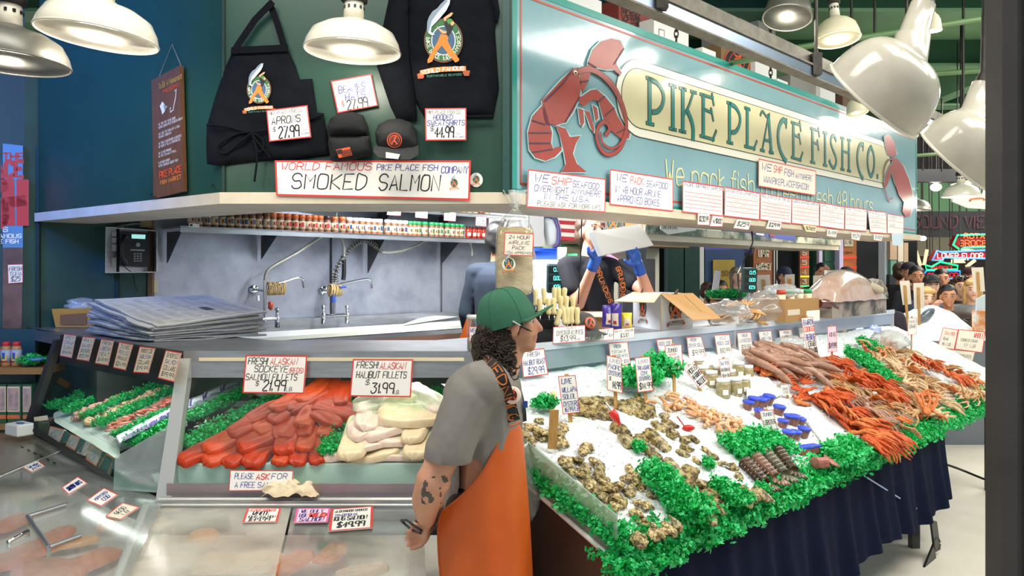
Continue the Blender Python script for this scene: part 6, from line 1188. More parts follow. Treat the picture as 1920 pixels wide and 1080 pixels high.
# lobster tails
LT = [M('lobster_tail_brown', '#5a3c24', .25, col2='#2a1f18', scale=12),M('lobster_tail_mauve', '#8a6452', .25, col2='#5f4238', scale=12),M('lobster_tail_grey', '#6a6450', .25, col2='#3e3c30', scale=12),M('lobster_tail_dark', '#54442e', .25, col2='#2c241a', scale=12)]
for i, (a_, b_, m_, lab, wd) in enumerate((((1140,195),(1350,460),LT[0],'dark brown lobster tail, leftmost of the four',.032),((1230,165),(1425,430),LT[1],'mauve brown lobster tail, second from the left',.032),((1300,130),(1495,385),LT[2],'grey green lobster tail, third from the left',.034),((1400,110),(1560,370),LT[3],'dark olive lobster tail, rightmost of the four',.034),((1690,205),(1800,345),M('pink_lobster','#b5766a',.3,col2='#8a5048',scale=10),'pinkish smaller tail lying right of the four lobster tails',.028))):
 A, B = ion(*c7(*a_),.02),ion(*c7(*b_),.018); t = thing('lobster_tail', lab, 'lobster tail', (A+B)/2); d = B-A; mb = MB(); n = 46; pts = [A+d*(k/n)*.84 for k in range(n+1)]
 rs = [wd*(1-.35*(k/n))*(.82+.2*abs(math.sin(k/n*math.pi*6.5))**.6)*(1 if k > 1 else .55+.3*k) for k in range(n+1)]; mb.tube(pts, rs, m_, 12); mb.part('shell', t)
 sd = d.normalized().cross(SLN); mb = MB(); e = A+d*.84
 for k in (-2,-1,0,1,2): mb.ell(e+d.normalized()*.035*(1-.1*abs(k))+sd*.014*k, (.026,.010,.006),m_, orient(SLN, d.normalized()+sd*.4*k).to_matrix().to_4x4(),8,6)
 mb.part('tail_fan', t); mb = MB()
 for k in range(6):
  c = A+d*(.10+.12*k)
  for s in (-1,1): mb.tube([c+sd*s*wd*.7, c+sd*s*wd*1.25-Z*.004+d*.05],[.006,.001],m_, 5)
 mb.part('side_spines', t)
# crabs: clusters with legs
def crabcluster(name, mat, seed, legs=5, fuzzy=False, tipmat=None):
 t = thing(name, 'x', 'crab', (0,0,0)); rr = random.Random(seed); mb = MB(); mb.ell((0,0,.05),(.22,.16,.1),mat, None, 12,8,.10, rr); mb.part('body', t)
 for k in range(legs):
  a = -1.0+2.0*k/(legs-1); mb = MB(); p0 = V((.1,.12*a, .05)); p1 = p0+V((.35,.25*a, .14+rr.uniform(-.04,.04))); p2 = p1+V((.32,.05*a, -.07)); p3 = p2+V((.18,-.06*a, -.07))
  mb.tube([p0, p0.lerp(p1,.5),p1, p1.lerp(p2,.5),p2, p3],[.05,.062,.05,.052,.04,.012],mat, 7); mb.part('leg', t)
 mb = MB(); p0 = V((.05,-.18,.06)); mb.tube([p0, p0+V((.25,-.14,.08)),p0+V((.45,-.05,.06)),p0+V((.6,.02,.03))],[.045,.06,.09,.02],tipmat or mat, 8); mb.part('claw', t); return t
ORG = M('cooked_crab_orange', '#ea6a24', .45, col2='#b03c16', scale=10, bump=.6, bscale=30); ORG2 = M('cooked_crab_light', '#e8934c', .45, col2='#c9551f', scale=9, bump=.6, bscale=30); TAN = M('crab_tan', '#d8b078', .5, col2='#9c6836', scale=9, bump=.6, bscale=30); CRM = M('crab_cream', '#eed9b4', .5, col2='#cf9a66', scale=8, bump=.6, bscale=30)
MAU = M('king_leg_mauve', '#b38a74', .4, col2='#8a6450', scale=9)
cO = [crabcluster('crab_cluster', m_, i+1) for i, m_ in enumerate((ORG, ORG2, ORG))]; cT = [crabcluster('crab', m_, i+9,4) for i, m_ in enumerate((TAN, CRM, ORG2, CRM))]
def heap(protos, poly, n, sz, lift, lab, grp, cv, dirv=None, seed=0):
 rr = random.Random(seed); k = 0; xs = [p[0] for p in poly]; ys = [p[1] for p in poly]
 while k < n:
  x, y = rr.uniform(min(xs),max(xs)),rr.uniform(min(ys),max(ys))
  if not pip((x, y),poly): continue
  d = (dirv+V((rr.uniform(-.5,.5),rr.uniform(-.5,.5),0))) if dirv else V((rr.uniform(-1,1),rr.uniform(-1,1),0))
  put(protos[k % len(protos)],USED, ion(*cv(x, y),rr.uniform(*lift)),SLN+V((rr.uniform(-.5,.5),rr.uniform(-.5,.5),0)),d, sz*rr.uniform(.8,1.2),lab, grp); k += 1
heap(cO, [(600,440),(760,430),(1000,620),(1290,960),(1230,1010),(1000,860),(800,700),(640,600)], 46,.13,(.01,.06), 'bright orange crab cluster in the thick front band of the heap', 'orange crab band', c6b, N, 4)
heap(cO, [(650,140),(780,150),(1050,300),(1300,400),(1473,600),(1473,700),(1330,560),(1000,420),(760,250)], 40,.12,(.01,.05), 'bright orange crab cluster in the rear band beside the green strip', 'rear orange crab band', c6b, N, 5)
heap([crabcluster('crab_cluster', MAU, 30),crabcluster('crab_cluster', ORG2,31),crabcluster('crab_cluster', TAN, 32)],[(560,300),(760,290),(1100,440),(1330,640),(1450,800),(1260,860),(980,580),(700,400)], 50,.11,(.01,.05), 'brownish crab cluster between the two bright orange bands', 'brown crab middle', c6b, N, 6)
heap(cO, [(60,230),(330,250),(520,390),(540,560),(430,600),(300,400),(150,330)], 22,.10,(.01,.04), 'orange crab piece at the left edge of the heap behind the white sheet', 'left orange crab pieces', c6b, U, 7)
def kingleg(mat, seed):
 t = thing('king_crab_leg', 'x', 'crab leg', (0,0,0)); rr = random.Random(seed); b = rr.uniform(.05,.16); pts = [V((-.5,0,0)),V((-.3,.03,.03)),V((-.1, b*.6,.05)),V((.12, b, .05)),V((.16, b, .05)),V((.36, b*.5,.02)),V((.5,0,0))]
 mb = MB(); mb.tube(pts[:4],[.05,.075,.075,.055],mat, 9); mb.part('upper_segment', t); mb = MB(); mb.tube(pts[3:],[.05,.06,.055,.012],mat, 9); mb.part('lower_segment', t); return t
kl = [kingleg(MAU, i) for i in range(3)]
heap(kl, [(90,200),(240,80),(460,70),(620,230),(640,330),(420,330),(200,280)], 46,.30,(.02,.09), 'dull mauve king crab leg stacked behind the orange crab heap', 'mauve king crab legs', c6b, N*.9+U*.5,8)
parsley('parsley_garnish', 'bright green leafy strip between the orange crab and the pale crab', [ion(*c6b(930,120),.04),ion(*c6b(1080,210),.05),ion(*c6b(1200,300),.05),ion(*c6b(1310,385),.05)], .05,420,.05, SLN, 0,40)
parsley('parsley_garnish', 'bright green leafy tuft near the blue plastic bag at the far case end', [ion(*c6b(1040,30),.04),ion(*c6b(1180,95),.04)], .03,130,.045, SLN, 0,41)
heap(cT, [(60,170),(300,80),(420,140),(560,230),(780,330),(960,400),(1105,430),(1105,600),(900,620),(740,720),(540,740),(400,560),(280,400)], 110,.13,(.01,.06), 'pale cooked crab in the wide heap at the far right of the ice', 'pale crab heap', c66, None, 9)
heap([crabcluster('crab', ORG, 50,5)],[(430,230),(520,240),(700,320),(940,400),(900,420),(600,340)], 7,.13,(.05,.08), 'reddish crab showing among the pale crab heap', 'reddish crabs in the pale heap', c66, None, 10)
parsley('parsley_fringe', 'long bright green parsley fringe along the front edge of the ice table', [tbl(p*.25-.05,.01,.80+.0*p) for p in range(19)], .045,2300,.062, N*.6+Z*.6,.9,50)
parsley('parsley_garnish', 'parsley strip running up the ice between small and large oysters', [ion(*c7(x, y),.015) for x, y in ((405,290),(480,360),(570,480),(680,600),(800,740))], .04,420,.05, SLN, 0,51)
parsley('parsley_garnish', 'narrow parsley strip left of the lobster tails running to the fringe', [ion(*c7(x, y),.01) for x, y in ((915,385),(980,450),(1060,510),(1130,560))], .02,110,.04, SLN, 0,52)
parsley('parsley_garnish', 'dense parsley clump above the four lobster tails', [ion(*c7(x, y),.0) for x, y in ((1020,125),(1150,95),(1300,65),(1420,100),(1470,140))], .05,420,.046, SLN, 0,53)
parsley('parsley_garnish', 'parsley clump behind the pacific oyster cards', [ion(1170,722,.04),ion(1200,728,.04),ion(1215,720,.05)], .05,240,.06, Z, 0,54)
parsley('parsley_garnish', 'tall parsley clump behind the jumbo prawns stick', [ion(1228,705,.05),ion(1248,700,.08),ion(1255,712,.05)], .05,280,.07, Z, 0,55)
parsley('parsley_garnish', 'small parsley tuft by the pale handled knife on the ice', [ion(1008,770,.02),ion(1036,765,.02)], .02,70,.04, Z, 0,56)
parsley('parsley_garnish', 'parsley mixed with ice near the fringe right of the pinkish tail', [ion(1545,860,.01),ion(1575,875,.01),ion(1600,850,.01)], .05,160,.05, SLN, 0,57)
parsley('parsley_garnish', 'parsley pressed behind the acrylic end panel', [tbl(-.015, q, .83+.38*q) for q in (.02,.2,.4,.55)], .03,220,.05, SLN, 0,58)
for i, (x, y, lab) in enumerate(((1252,410,'tiny parsley bit left of the lobster tails'),(830,210,'tiny parsley bit among the upper right oysters'),(285,110,'tiny parsley bit by the middle oysters'))): parsley('parsley_garnish', lab, [ion(*c7(x, y),.008),ion(*c7(x+40, y+15),.008)], .012,24,.03, SLN, 0,60+i)
# cards, sticks and tools standing in the ice
CF = V((.35,-1,0)).normalized()
def stickcard(lab, q_, lines, foot=None, sx=None, wd=.022, **k):
 bx_, by_ = ((q_[2][0]+q_[3][0])/2, max(q_[2][1],q_[3][1])) if foot is None else foot
 w_ = ion(bx_, by_, 0); pl = Pl(w_, CF); o = pxcard('stick_card', lab, q_, pl, lines, .012, **k)
 tx, ty = (q_[0][0]+q_[1][0])/2,(q_[0][1]+q_[1][1])/2-3
 mb = MB(); a_, b_ = pl.at(tx, ty, 0),pl.at(bx_, by_, 0)-Z*.05; s = U*(wd/2); mb.slab([b_-s, b_+s, a_+s, a_-s], -CF*.006, WOODSTICK); mb.part('stick', o, 'wooden stick'); return o
c3 = lambda pts: [(x/4.8+1000, y/4.8+600) for x, y in pts]
stickcard('live Willapa soleil oyster card with pink lower edge on a stick', c3([(222,505),(380,495),(420,832),(265,850)]),[('LIVE', 'b', .15,.7,.79,.13,.12),('WILLAPA', 'b', .12,.95,.57,.12),('SOLEIL', 'b', .12,.85,.39,.12),('OYSTERS', 'b', .1,.95,.2,.12),('16.99/LB', 'b', .15,.95,.06,.11)], (1073,800))
stickcard('live pacific oysters card, bent, on a stick', c3([(660,315),(790,345),(803,662),(665,630)]),[('LIVE!', 'b', .2,.85,.83,.1),('PACIFIC', 'b', .1,.9,.64,.12),('OYSTERS', 'b', .12,.92,.46,.12),('$', 'k', .15,.25,.3,.1),('14.99', 'k', .35,.9,.1,.2)], (1157,772))
stickcard('live treasure cove oysters card on a stick', c3([(912,340),(1048,328),(1080,635),(942,652)]),[('LIVE!', 'b', .2,.8,.82,.1),('TREASURE', 'b', .1,.92,.64,.11),('COVE', 'b', .3,.75,.48,.11),('OYSTERS', 'b', .15,.9,.33,.11),('$14.99', 'k', .12,.92,.08,.17)], (1214,762))
stickcard('jumbo prawns card with red dots on a tall stick', c3([(1182,232),(1335,218),(1348,440),(1200,460)]),[('JUMBO', 'k', .12,.7,.72,.16),('RAW HEADON', 'r', .2,.65,.6,.07),('PRAWNS', 'k', .12,.8,.4,.14),('$34.99', 'k', .1,.85,.1,.2)], (1266,745))
stickcard('pickled herring card tilted on its corner', c3([(1362,452),(1445,372),(1575,550),(1500,620)]),[('PICKLED', 'k', .1,.92,.70,.2),('HERRING', 'k', .1,.92,.42,.2),('$12.00', 'k', .12,.88,.1,.22)], (1322,732))
stickcard('salted herring card standing among the jars', c3([(1670,352),(1755,345),(1788,540),(1695,550)]),[('SALTED', 'b', .1,.9,.72,.15),('HERRING', 'k', .08,.92,.42,.15),('$11.99', 'k', .12,.9,.1,.2)], (1368,722))
stickcard('jumbo lobster tail card with red dot before the green clump', [(1424,770.3),(1449,768),(1460.5,815),(1436,819)],[('JUMBO', 'b', .15,.85,.78,.12),('LOBSTER', 'k', .08,.95,.45,.17),('TAIL', 'k', .25,.7,.28,.12),('$49.99', 'k', .15,.9,.05,.18)], (1450,822))
q8 = lambda pts: [(x/3.097+1240, y/3.097+380) for x, y in pts]
stickcard('tall Bering crab card with red writing above the orange crab', q8([(812,670),(878,662),(913,900),(857,910)]),[('BAIRDI', 'b', .12,.9,.82,.12),('COOKED', 'r', .1,.95,.66,.12),('BERING', 'b', .12,.9,.46,.13),('CRAB', 'k', .2,.85,.30,.13),('$24.99', 'k', .15,.95,.07,.18)], (1530,674))
stickcard('pinkish price card right of the Bering crab card', q8([(965,720),(1015,715),(1022,865),(968,868)]),[('KING', 'k', .2,.85,.6,.16),('$49.99', 'k', .1,.9,.15,.2)], (1561,690),paper=M('pink_paper', ''))
stickcard('leaning small white card at the orange crab edge', c6b.__call__ and [c6b(x, y) for x, y in [(315,405),(375,400),(400,490),(325,500)]],[('CRAB', 'k', .15,.85,.5,.25),('LEGS', 'k', .15,.85,.15,.25)], (1484,748),border=None)
stickcard('card with narrow frame at the far end of the case', q8([(1433,670),(1480,668),(1482,765),(1430,770)]),[('KING', 'k', .15,.8,.7,.15),('CRAB', 'k', .15,.85,.4,.2)], (1709,668))
RAILP = vpl((-.156,3.2),(3.30,6.656))
for q_, ls, lab in (([(976.3,658),(1020,652.4),(1028,702.4),(981.3,708.3)],[('FRESH', 'b', .25,.75,.74,.16),('HALIBUT ROAST', 'b', .06,.96,.44,.18),('$29.99', 'b', .2,.85,.1,.24)], 'halibut roast rail card just right of the bearded face'),([(1141,642.7),(1176.5,640.2),(1182.7,683.3),(1146,689)],[('FRESH', 'b', .25,.6,.76,.14),('5 OZ CAN OF', 'b', .1,.85,.55,.12),('DUNGENESS', 'b', .12,.9,.36,.12),('MEAT $20', 'b', .3,.9,.1,.13)], 'rail card about a can of crab meat, behind the oyster cards'),
 ([(1230.6,636.5),(1260.4,634.4),(1262.5,673),(1239.6,678)],[('ROCK COD', 'b', .1,.85,.7,.16),('$10.99', 'b', .15,.7,.2,.2)], 'rail card half hidden behind the jumbo prawns card'),(q8([(147,780),(230,775),(262,890),(160,903)]),[('FRESH', 'b', .2,.6,.78,.14),('DOVER SOLE', 'b', .06,.94,.5,.16),('$9.99', 'k', .2,.9,.1,.24)], 'dover sole rail card priced 9.99'),
 (q8([(307,768),(395,763),(412,880),(327,888)]),[('WILD', 'b', .3,.7,.76,.14),('ROCK COD', 'b', .1,.9,.5,.16),('$10.99', 'k', .2,.85,.12,.2)], 'rock cod rail card, next right of the dover sole card'),(q8([(440,755),(520,750),(533,860),(450,868)]),[('FRESH', 'b', .3,.7,.76,.14),('LINGCOD', 'b', .1,.9,.5,.16),('$9.99', 'k', .2,.85,.12,.22)], 'lingcod rail card left of the case mullion'),
 (q8([(563,747),(638,742),(652,847),(583,852)]),[('WILD', 'b', .3,.7,.76,.14),('WHITE FISH', 'b', .1,.9,.5,.16),('$11.99', 'k', .2,.85,.12,.22)], 'rail card, second right of the lingcod card'),(q8([(683,740),(757,735),(770,832),(697,840)]),[('FRESH', 'b', .3,.7,.76,.14),('TURBOT', 'b', .1,.9,.5,.16),('$13.99', 'k', .2,.85,.12,.22)], 'rail card, third right of the lingcod card'),(q8([(797,725),(830,720),(840,780),(805,785)]),[('TUNA', 'b', .1,.9,.5,.2)], 'narrow rail card hidden behind the Bering crab card')):
 pxcard('rail_card', lab, q_, RAILP, ls, .03)
REDH = M('red_handle', '#d42a22', .35); BONE = M('bone_handle', '#e4d49c', .35)
t = thing('oyster_knife', 'red handled oyster knife stuck in the ice among large oysters', 'knife', ion(1160,800)); mb = MB(); a_, b_ = ion(1145,768,.08),ion(1163,800,.05); a_ = Pl(b_, CF).at(1146,770,-.02); mb.tube(smoothpts([a_, a_.lerp(b_, .35),a_.lerp(b_, .75),b_], 5),[.012+.006*math.sin(k*.35) for k in range(16)],REDH, 10); mb.part('handle', t); mb = MB(); mb.tube([a_, a_+(a_-b_)*.6],[.007,.002],CHROME, 6); mb.part('blade', t)
mb = MB(); c = ion(1291,803,.015); mb.ell(c, (.028,.012,.014),REDH, None, 10,8); mb.tube([c+V((-.02,0,.01)),c+V((-.05,.0,.05))], .003, REDH, 5); mb.obj('red_tag', 'small red plastic tag lying on the ice under the prawns', 'tag')
t = thing('oyster_knife', 'pale handled oyster knife standing at the far left of the ice', 'knife', ion(1036,768)); pl = Pl(ion(1036,775),CF); mb = MB(); mb.tube([pl.at(1033,772),pl.at(1035,758),pl.at(1038,738),pl.at(1039,733)],[.011,.014,.015,.008],BONE, 12); mb.part('handle', t); mb = MB(); mb.tube([pl.at(1033,772),pl.at(1031,800)], .004, CHROME, 6); mb.part('blade', t)
w_ = ion(1036,850); pl = Pl(w_, CF); mb = MB(); s = [pl.at(x, y) for x, y in ((1029,842),(1044,842),(1048,769),(1033,769))]; mb.slab(s, -CF*.012, WOODSTICK); mb.obj('wooden_stick', 'bare thick wooden stick standing at the left edge of the ice', 'stick')
pb = bag('plastic_bag', 'empty clear produce bag hanging at the left end of the ice table', tbl(-.10,.42,.97),(.10,.09,.16),21, mat=glass('produce_bag', '#f0f3ee', .16,.1,1.6))
# under the table at the skirt end: crate, cord and strap
t = thing('plastic_crate', 'clear crate with purplish packs under the ice table, seen past the skirt end', 'crate', tbl(3.35,.1,.2)); mb = MB(); c = tbl(3.37,.16,.30); mb.box(c, (.22,.22,.18),M('crate_pale', '#b9a9cf', .3),b=.01); mb.part('crate', t); mb = MB(); mb.box(c+V((0,0,.16)),(.2,.2,.12),M('maroon_pack', '#5a2a34', .5),b=.01); mb.part('maroon_pack', t)
mb = MB(); PLN = lambda px, py: vpl((0,2.05),(1,3.05)).at(px, py); mb.tube([PLN(1617,890),PLN(1680,930),PLN(1748,972)], .0042, M('pale_blue_cord', '#9fb6dc', .4),6); mb.obj('tie_cord', 'pale blue cord stretched across the navy skirt', 'cord')
t = thing('black_strap', 'black strap with metal snap hanging off the end of the pale blue cord', 'strap', PLN(1750,1040)); mb = MB(); mb.slab([PLN(x, y) for x, y in ((1746,974),(1757,978),(1764,1030),(1754,1036),(1760,1079),(1728,1079),(1752,1020))], -N*.012, BLACKP); mb.part('webbing', t); mb = MB(); mb.tube([PLN(1757+6*math.cos(k*.5),1020+12*math.sin(k*.5)) for k in range(13)], .004, IRON, 6); mb.part('snap_hook', t)
mb = MB(); mb.tube(smoothpts([PZ(1765,868,.35),PZ(1800,880,.3),PZ(1850,900,.26),PZ(1900,915,.25)], 6),.008, BLACKP, 8); mb.obj('floor_cable', 'black cable running from the ice table end towards the dark column', 'cable')
# ================================================================= PEOPLE
SKIN = M('skin_light', '#d9a184', .5, col2='#cf9274', scale=12, sss=.12); SKINT = M('skin_tan', '#c98f6c', .5, col2='#b87c5a', scale=12, sss=.1); SKINB = M('skin_pale', '#e2b49a', .5, sss=.1); LIPM = M('lips', '#c07c6a', .5); EYEW = M('eye_white', '#c9beb2', .3); IRIS = M('eye_iris', '#2d2018', .2); STUB = M('stubble', '#cb9478', .6, col2='#b98468', scale=60); TATT = M('tattoo_ink', '#5a504c', .6)
HAIRD = M('hair_dark_brown', '#2c2018', .6, col2='#46352a', scale=60, stretch=(1,1,.3)); HAIRB = M('hair_black', '#141213', .5); HAIRBR = M('hair_brown', '#4a3424', .6); HAIRG = M('hair_grey', '#8d8478', .7, col2='#5f574e', scale=40); HAIRBL = M('hair_blonde', '#c29a5e', .6)
def paint(mb, mat, test):                          # give faces of one region their own skin or ink material
 k = mb.m(mat)
 for i, f in enumerate(mb.f):
  c = sum((V(mb.v[j]) for j in f),V())/len(f)
  if test(c): mb.mi[i] = k
def face(mb_eye, c, fwd, up, s=1.0):
 side = up.cross(fwd).normalized()
 for k in (-1,1):
  e = c+fwd*.088*s+side*k*.032*s+up*.012*s; mb_eye.ell(e-fwd*.003*s, .0108*s, EYEW, None, 10,8); mb_eye.ell(e+fwd*.0045*s, .0068*s, IRIS, None, 8,6)
def fingers(base, d, up, s=1.0, curl=.5, spread=.25):
 # palm and five unequal bent fingers; d points along the palm, up is the back of the hand
 d = V(d).normalized(); side = V(up).cross(d).normalized(); u = d.cross(side).normalized()*-1; pr = []
 pr.append(('c', base, base+d*.055*s, .026*s, .036*s, (side, 1.15,.55)))
 for k, (o, L) in enumerate(((-.030,.068),(-.010,.078),(.010,.074),(.028,.058))):
  p0 = base+d*.075*s+side*o*s; dd = (d+side*o*spread*6).normalized(); p1 = p0+dd*L*.5*s-u*L*.18*curl*s*2; p2 = p1+(dd*(1-curl)-u*curl*1.2).normalized()*L*.5*s
  pr += [('c', base+d*.04*s+side*o*.8*s, p0,.011*s, .0098*s),('c', p0, p1,.0096*s, .0088*s),('c', p1, p2,.0086*s, .007*s)]
 t0 = base+d*.02*s-side*.03*s; t1 = t0+(d*.5-side*.8-u*.3).normalized()*.038*s; t2 = t1+(d*.9-side*.25-u*.4).normalized()*.03*s
 return pr+[('c', base+d*.01*s, t0,.014*s, .0125*s),('c', t0, t1,.012*s, .0105*s),('c', t1, t2,.010*s, .0075*s)]
# ---------------------------------------------------------------- fishmonger in the orange apron
YF = 2.5; q = lambda x, y, dy=0: P(x, y, YF)+V((0, dy, 0)); mm = lambda px: px*YF/1440
fm = thing('person', 'fishmonger in green cap, grey tee and orange bib apron looking right, hands behind back', 'person', (q(905,900).x, YF, 0))
pr = [('e', q(950,596),(.088,.074,.098)),('e', q(972,612),(.062,.062,.078)),('c', q(962,628),q(990,646),.046,.026,(V((0,1,0)),1.15,1)),('c', q(960,632,-.035),q(990,648,-.012),.026,.018),('c', q(960,632,.035),q(990,648,.012),.026,.018),('e', q(995,650),(.016,.022,.016)),('e', q(991,640),(.022,.03,.022)),
 ('c', q(999,596),q(1011,614),.009,.0115),('e', q(1013,617),(.0105,.0115,.0095)),('e', q(1005,622,-.009),(.009,.006,.007)),('e', q(1005,622,.009),(.009,.006,.007)),('e', q(1001,631),(.013,.022,.0065)),('e', q(1000,638),(.012,.02,.007)),('c', q(991,594,-.032),q(991,594,.032),.013,.013),('e', q(984,612,-.046),(.026,.018,.024)),('e', q(984,612,.046),(.026,.018,.024)),
 ('c', q(956,640),q(930,712),.055,.066),('e', q(966,614,-.077),(.014,.009,.029),Matrix.Rotation(.25,4, 'Y')),('e', q(966,614,.077),(.014,.009,.029)),
 ('c', q(915,735),q(910,860),.10,.10,(V((0,1,0)),1.5,1)),('c', q(910,860),q(905,960),.10,.105,(V((0,1,0)),1.5,1)),('c', q(905,715,-.15),q(920,712,.16),.06,.06),
 ('c', q(885,735,-.18),q(824,866,-.22),.055,.047),('c', q(824,866,-.22),q(828,868,-.22),.05,.048),('c', q(824,870,-.22),q(812,905,-.19),.05,.046),('c', q(812,905,-.19),q(805,955,-.10),.046,.030),
 ('c', q(900,735,.18),q(850,870,.24),.055,.047),('c', q(850,870,.24),q(818,958,.06),.046,.030),
 ('c', q(895,960,-.09),q(890,1180,-.10),.09,.07),('c', q(890,1180,-.10),q(885,1450,-.10),.065,.045),('c', q(905,960,.09),q(905,1180,.1),.09,.07),('c', q(905,1180,.1),q(900,1450,.1),.065,.045)]
pr += fingers(q(805,957,-.09),V((-.12,.5,-.55)),V((-1,-.3,.1)),1.05,.6); pr += fingers(q(816,962,.05),V((-.25,-.7,-.35)),V((-1,.3,.1)),1.0,.55)
mb = fuse(pr, .0055, SKIN, 4)
def px_of(w): return (CX+w.x/w.y*F, HY-(w.z-EYE)/w.y*F)
def tst(w):
 x, y = px_of(w); return w.y < YF-.02 and 790 < x < 860 and 892 < y < 945 and noise.noise(V((x*.07, y*.06,2))) > .12
paint(mb, TATT, tst); paint(mb, TATT, lambda w: w.y < YF-.05 and abs(math.hypot(px_of(w)[0]-812, px_of(w)[1]-838)-8.5) < 1.2)
paint(mb, STUB, lambda w: (lambda p: 972 < p[0] < 1006 and p[1] > 627+.3*(1003-p[0]) and p[1] < 662 and p[0] > 960+(p[1]-627)*.4)(px_of(w)))
paint(mb, LIPM, lambda w: (lambda p: p[0] > 998 and 629.5 < p[1] < 640)(px_of(w)))
bo = mb.part('body', fm)
mb = MB()
for s in (-1,1): e = q(993,602, s*.034); mb.ell(e, .011, EYEW, None, 10,8); mb.ell(e+V((.007,0,0)),.006, IRIS, None, 8,6)
mb.part('eyes', fm); mb = MB()
for s in (-1,1): mb.tube([q(982,596, s*.058),q(994,594, s*.043),q(1000,596, s*.025)],[.003,.005,.003],HAIRD, 6)
mb.part('eyebrows', fm)
TEE = M('grey_tee', '#8b8580', .9, col2='#7d7873', scale=7, bump=.08, bscale=220)
def wr(w): n_ = noise.noise(V((w.x*9, w.y*5, w.z*6)))*.010+noise.noise(V((w.x*26+w.z*14, w.y*10, w.z*16-w.x*9)))*.005; return w+V((n_, -abs(n_)*.3, n_*.5))
pr = [('c', q(912,738),q(908,860),.118,.112,(V((0,1,0)),1.55,1)),('c', q(908,860),q(900,955),.112,.118,(V((0,1,0)),1.5,1)),('c', q(906,714,-.15),q(922,714,.17),.080,.080),('e', q(880,750),(.085,.17,.11)),('e', q(926,722),(.085,.11,.05)),('c', q(885,733,-.165),q(858,800,-.205),.078,.073),('c', q(858,800,-.205),q(851,822,-.21),.073,.074),('c', q(895,735,.17),q(870,815,.22),.076,.07)]
mb = fuse(pr, .0075, TEE, 5, wr)
# cut the sleeve and neck open: drop faces beyond the hem and collar planes
def cut(mb, test):
 keep = [i for i, f in enumerate(mb.f) if not test(sum((V(mb.v[j]) for j in f),V())/len(f))]
 mb.f = [mb.f[i] for i in keep]; mb.mi = [mb.mi[i] for i in keep]; mb.sm = [mb.sm[i] for i in keep]
def cutplane(mb, p, n, near, tol):                   # trim a garment cleanly at a plane
 n = V(n).normalized()
 for i, v in enumerate(mb.v):
  d = (V(v)-p).dot(n)
  if near(V(v)) and abs(d) < tol: mb.v[i] = tuple(V(v)-n*d)
 cut(mb, lambda w: near(w) and (w-p).dot(n) > 0)
hA, hB = q(811,827,-.21),q(897,838,-.21)
cutplane(mb, hA, V((hB.x-hA.x, 0, hB.z-hA.z)).cross(V((0,-1,0)))*(1 if V((hB.x-hA.x, 0, hB.z-hA.z)).cross(V((0,-1,0))).z < 0 else -1),lambda w: w.y < YF-.125 and px_of(w)[0] < 905 and px_of(w)[1] > 800,.0055)
mb.tube([q(934+.0*k, 690)+V((.056*math.cos(k*.349),.062*math.sin(k*.349),-.012*math.cos(k*.349)+.004)) for k in range(18)], .0075, TEE, 8, closed=True)
from mathutils.bvhtree import BVHTree
TB = BVHTree.FromPolygons([V(v) for v in mb.v],mb.f)
def on_tee(x, y, lift=.006, dflt=-.16):              # the point of the shirt's surface seen at a pixel, lifted off the cloth
 d = ray(x, y).normalized(); h = TB.ray_cast(V((0,0, EYE)),d); return h[0]+h[1]*lift if h[0] is not None else q(x, y, dflt)
mb.part('t_shirt', fm)
APR = M('orange_apron', '#d9641e', .45, col2='#cc5716', scale=4, bump=.05, bscale=30)
ED = smoothpts([V((y, x, 0)) for y, x in ((785,948),(800,942),(830,925),(865,903),(900,872),(935,838),(965,828),(1010,828),(1080,834),(1250,842),(1400,850))], 6); FRr = [(785,976),(830,982),(880,986),(950,991),(1080,998),(1250,1006),(1400,1010)]
def lerpt(tb, y):
 for i in range(len(tb)-1):
  if y <= tb[i+1][0]: return tb[i][1]+(tb[i+1][1]-tb[i][1])*(y-tb[i][0])/max(1e-6, tb[i+1][0]-tb[i][0])
 return tb[-1][1]
EDt = [(p.x, p.y) for p in ED]
def apron(u, v):
 y = 785+615*v; xf, xe, xc = lerpt(FRr, y),lerpt(EDt, y),905; rx = xf-xc; te = math.acos(max(-.98, min(.98,(xe-xc)/rx))); th = te*(1-2*u); ry = (.17+.05*min(1, v*2.5))*(1+.0)
 fo = 1+.018*math.sin(th*9+v*4)*min(1, v*3); w_ = q(xc+rx*math.cos(th)*fo, y); return V((w_.x, YF-ry*math.sin(th)*fo, w_.z))
mb = MB(); mb.grid(apron, 60,60, APR); mb.tube([apron(0, k/60) for k in range(61)], .0035, M('apron_hem', '#c65a1a', .5),6); mb.tube([apron(1, k/60) for k in range(61)], .0035, M('apron_hem', ''),6); mb.tube([apron(k/30,0) for k in range(31)], .004, M('apron_hem', ''),6); mb.part('apron', fm)
STRAP = M('black_strap', '#18161a', .7); OLET = M('strap_orange', '#d9762e', .6)
sp_ = smoothpts([q(903,668,-.05)]+[on_tee(x, y) for x, y in ((916,682),(930,698),(942,724),(950,752),(956,772))]+[on_tee(957,788,.012)], 8)
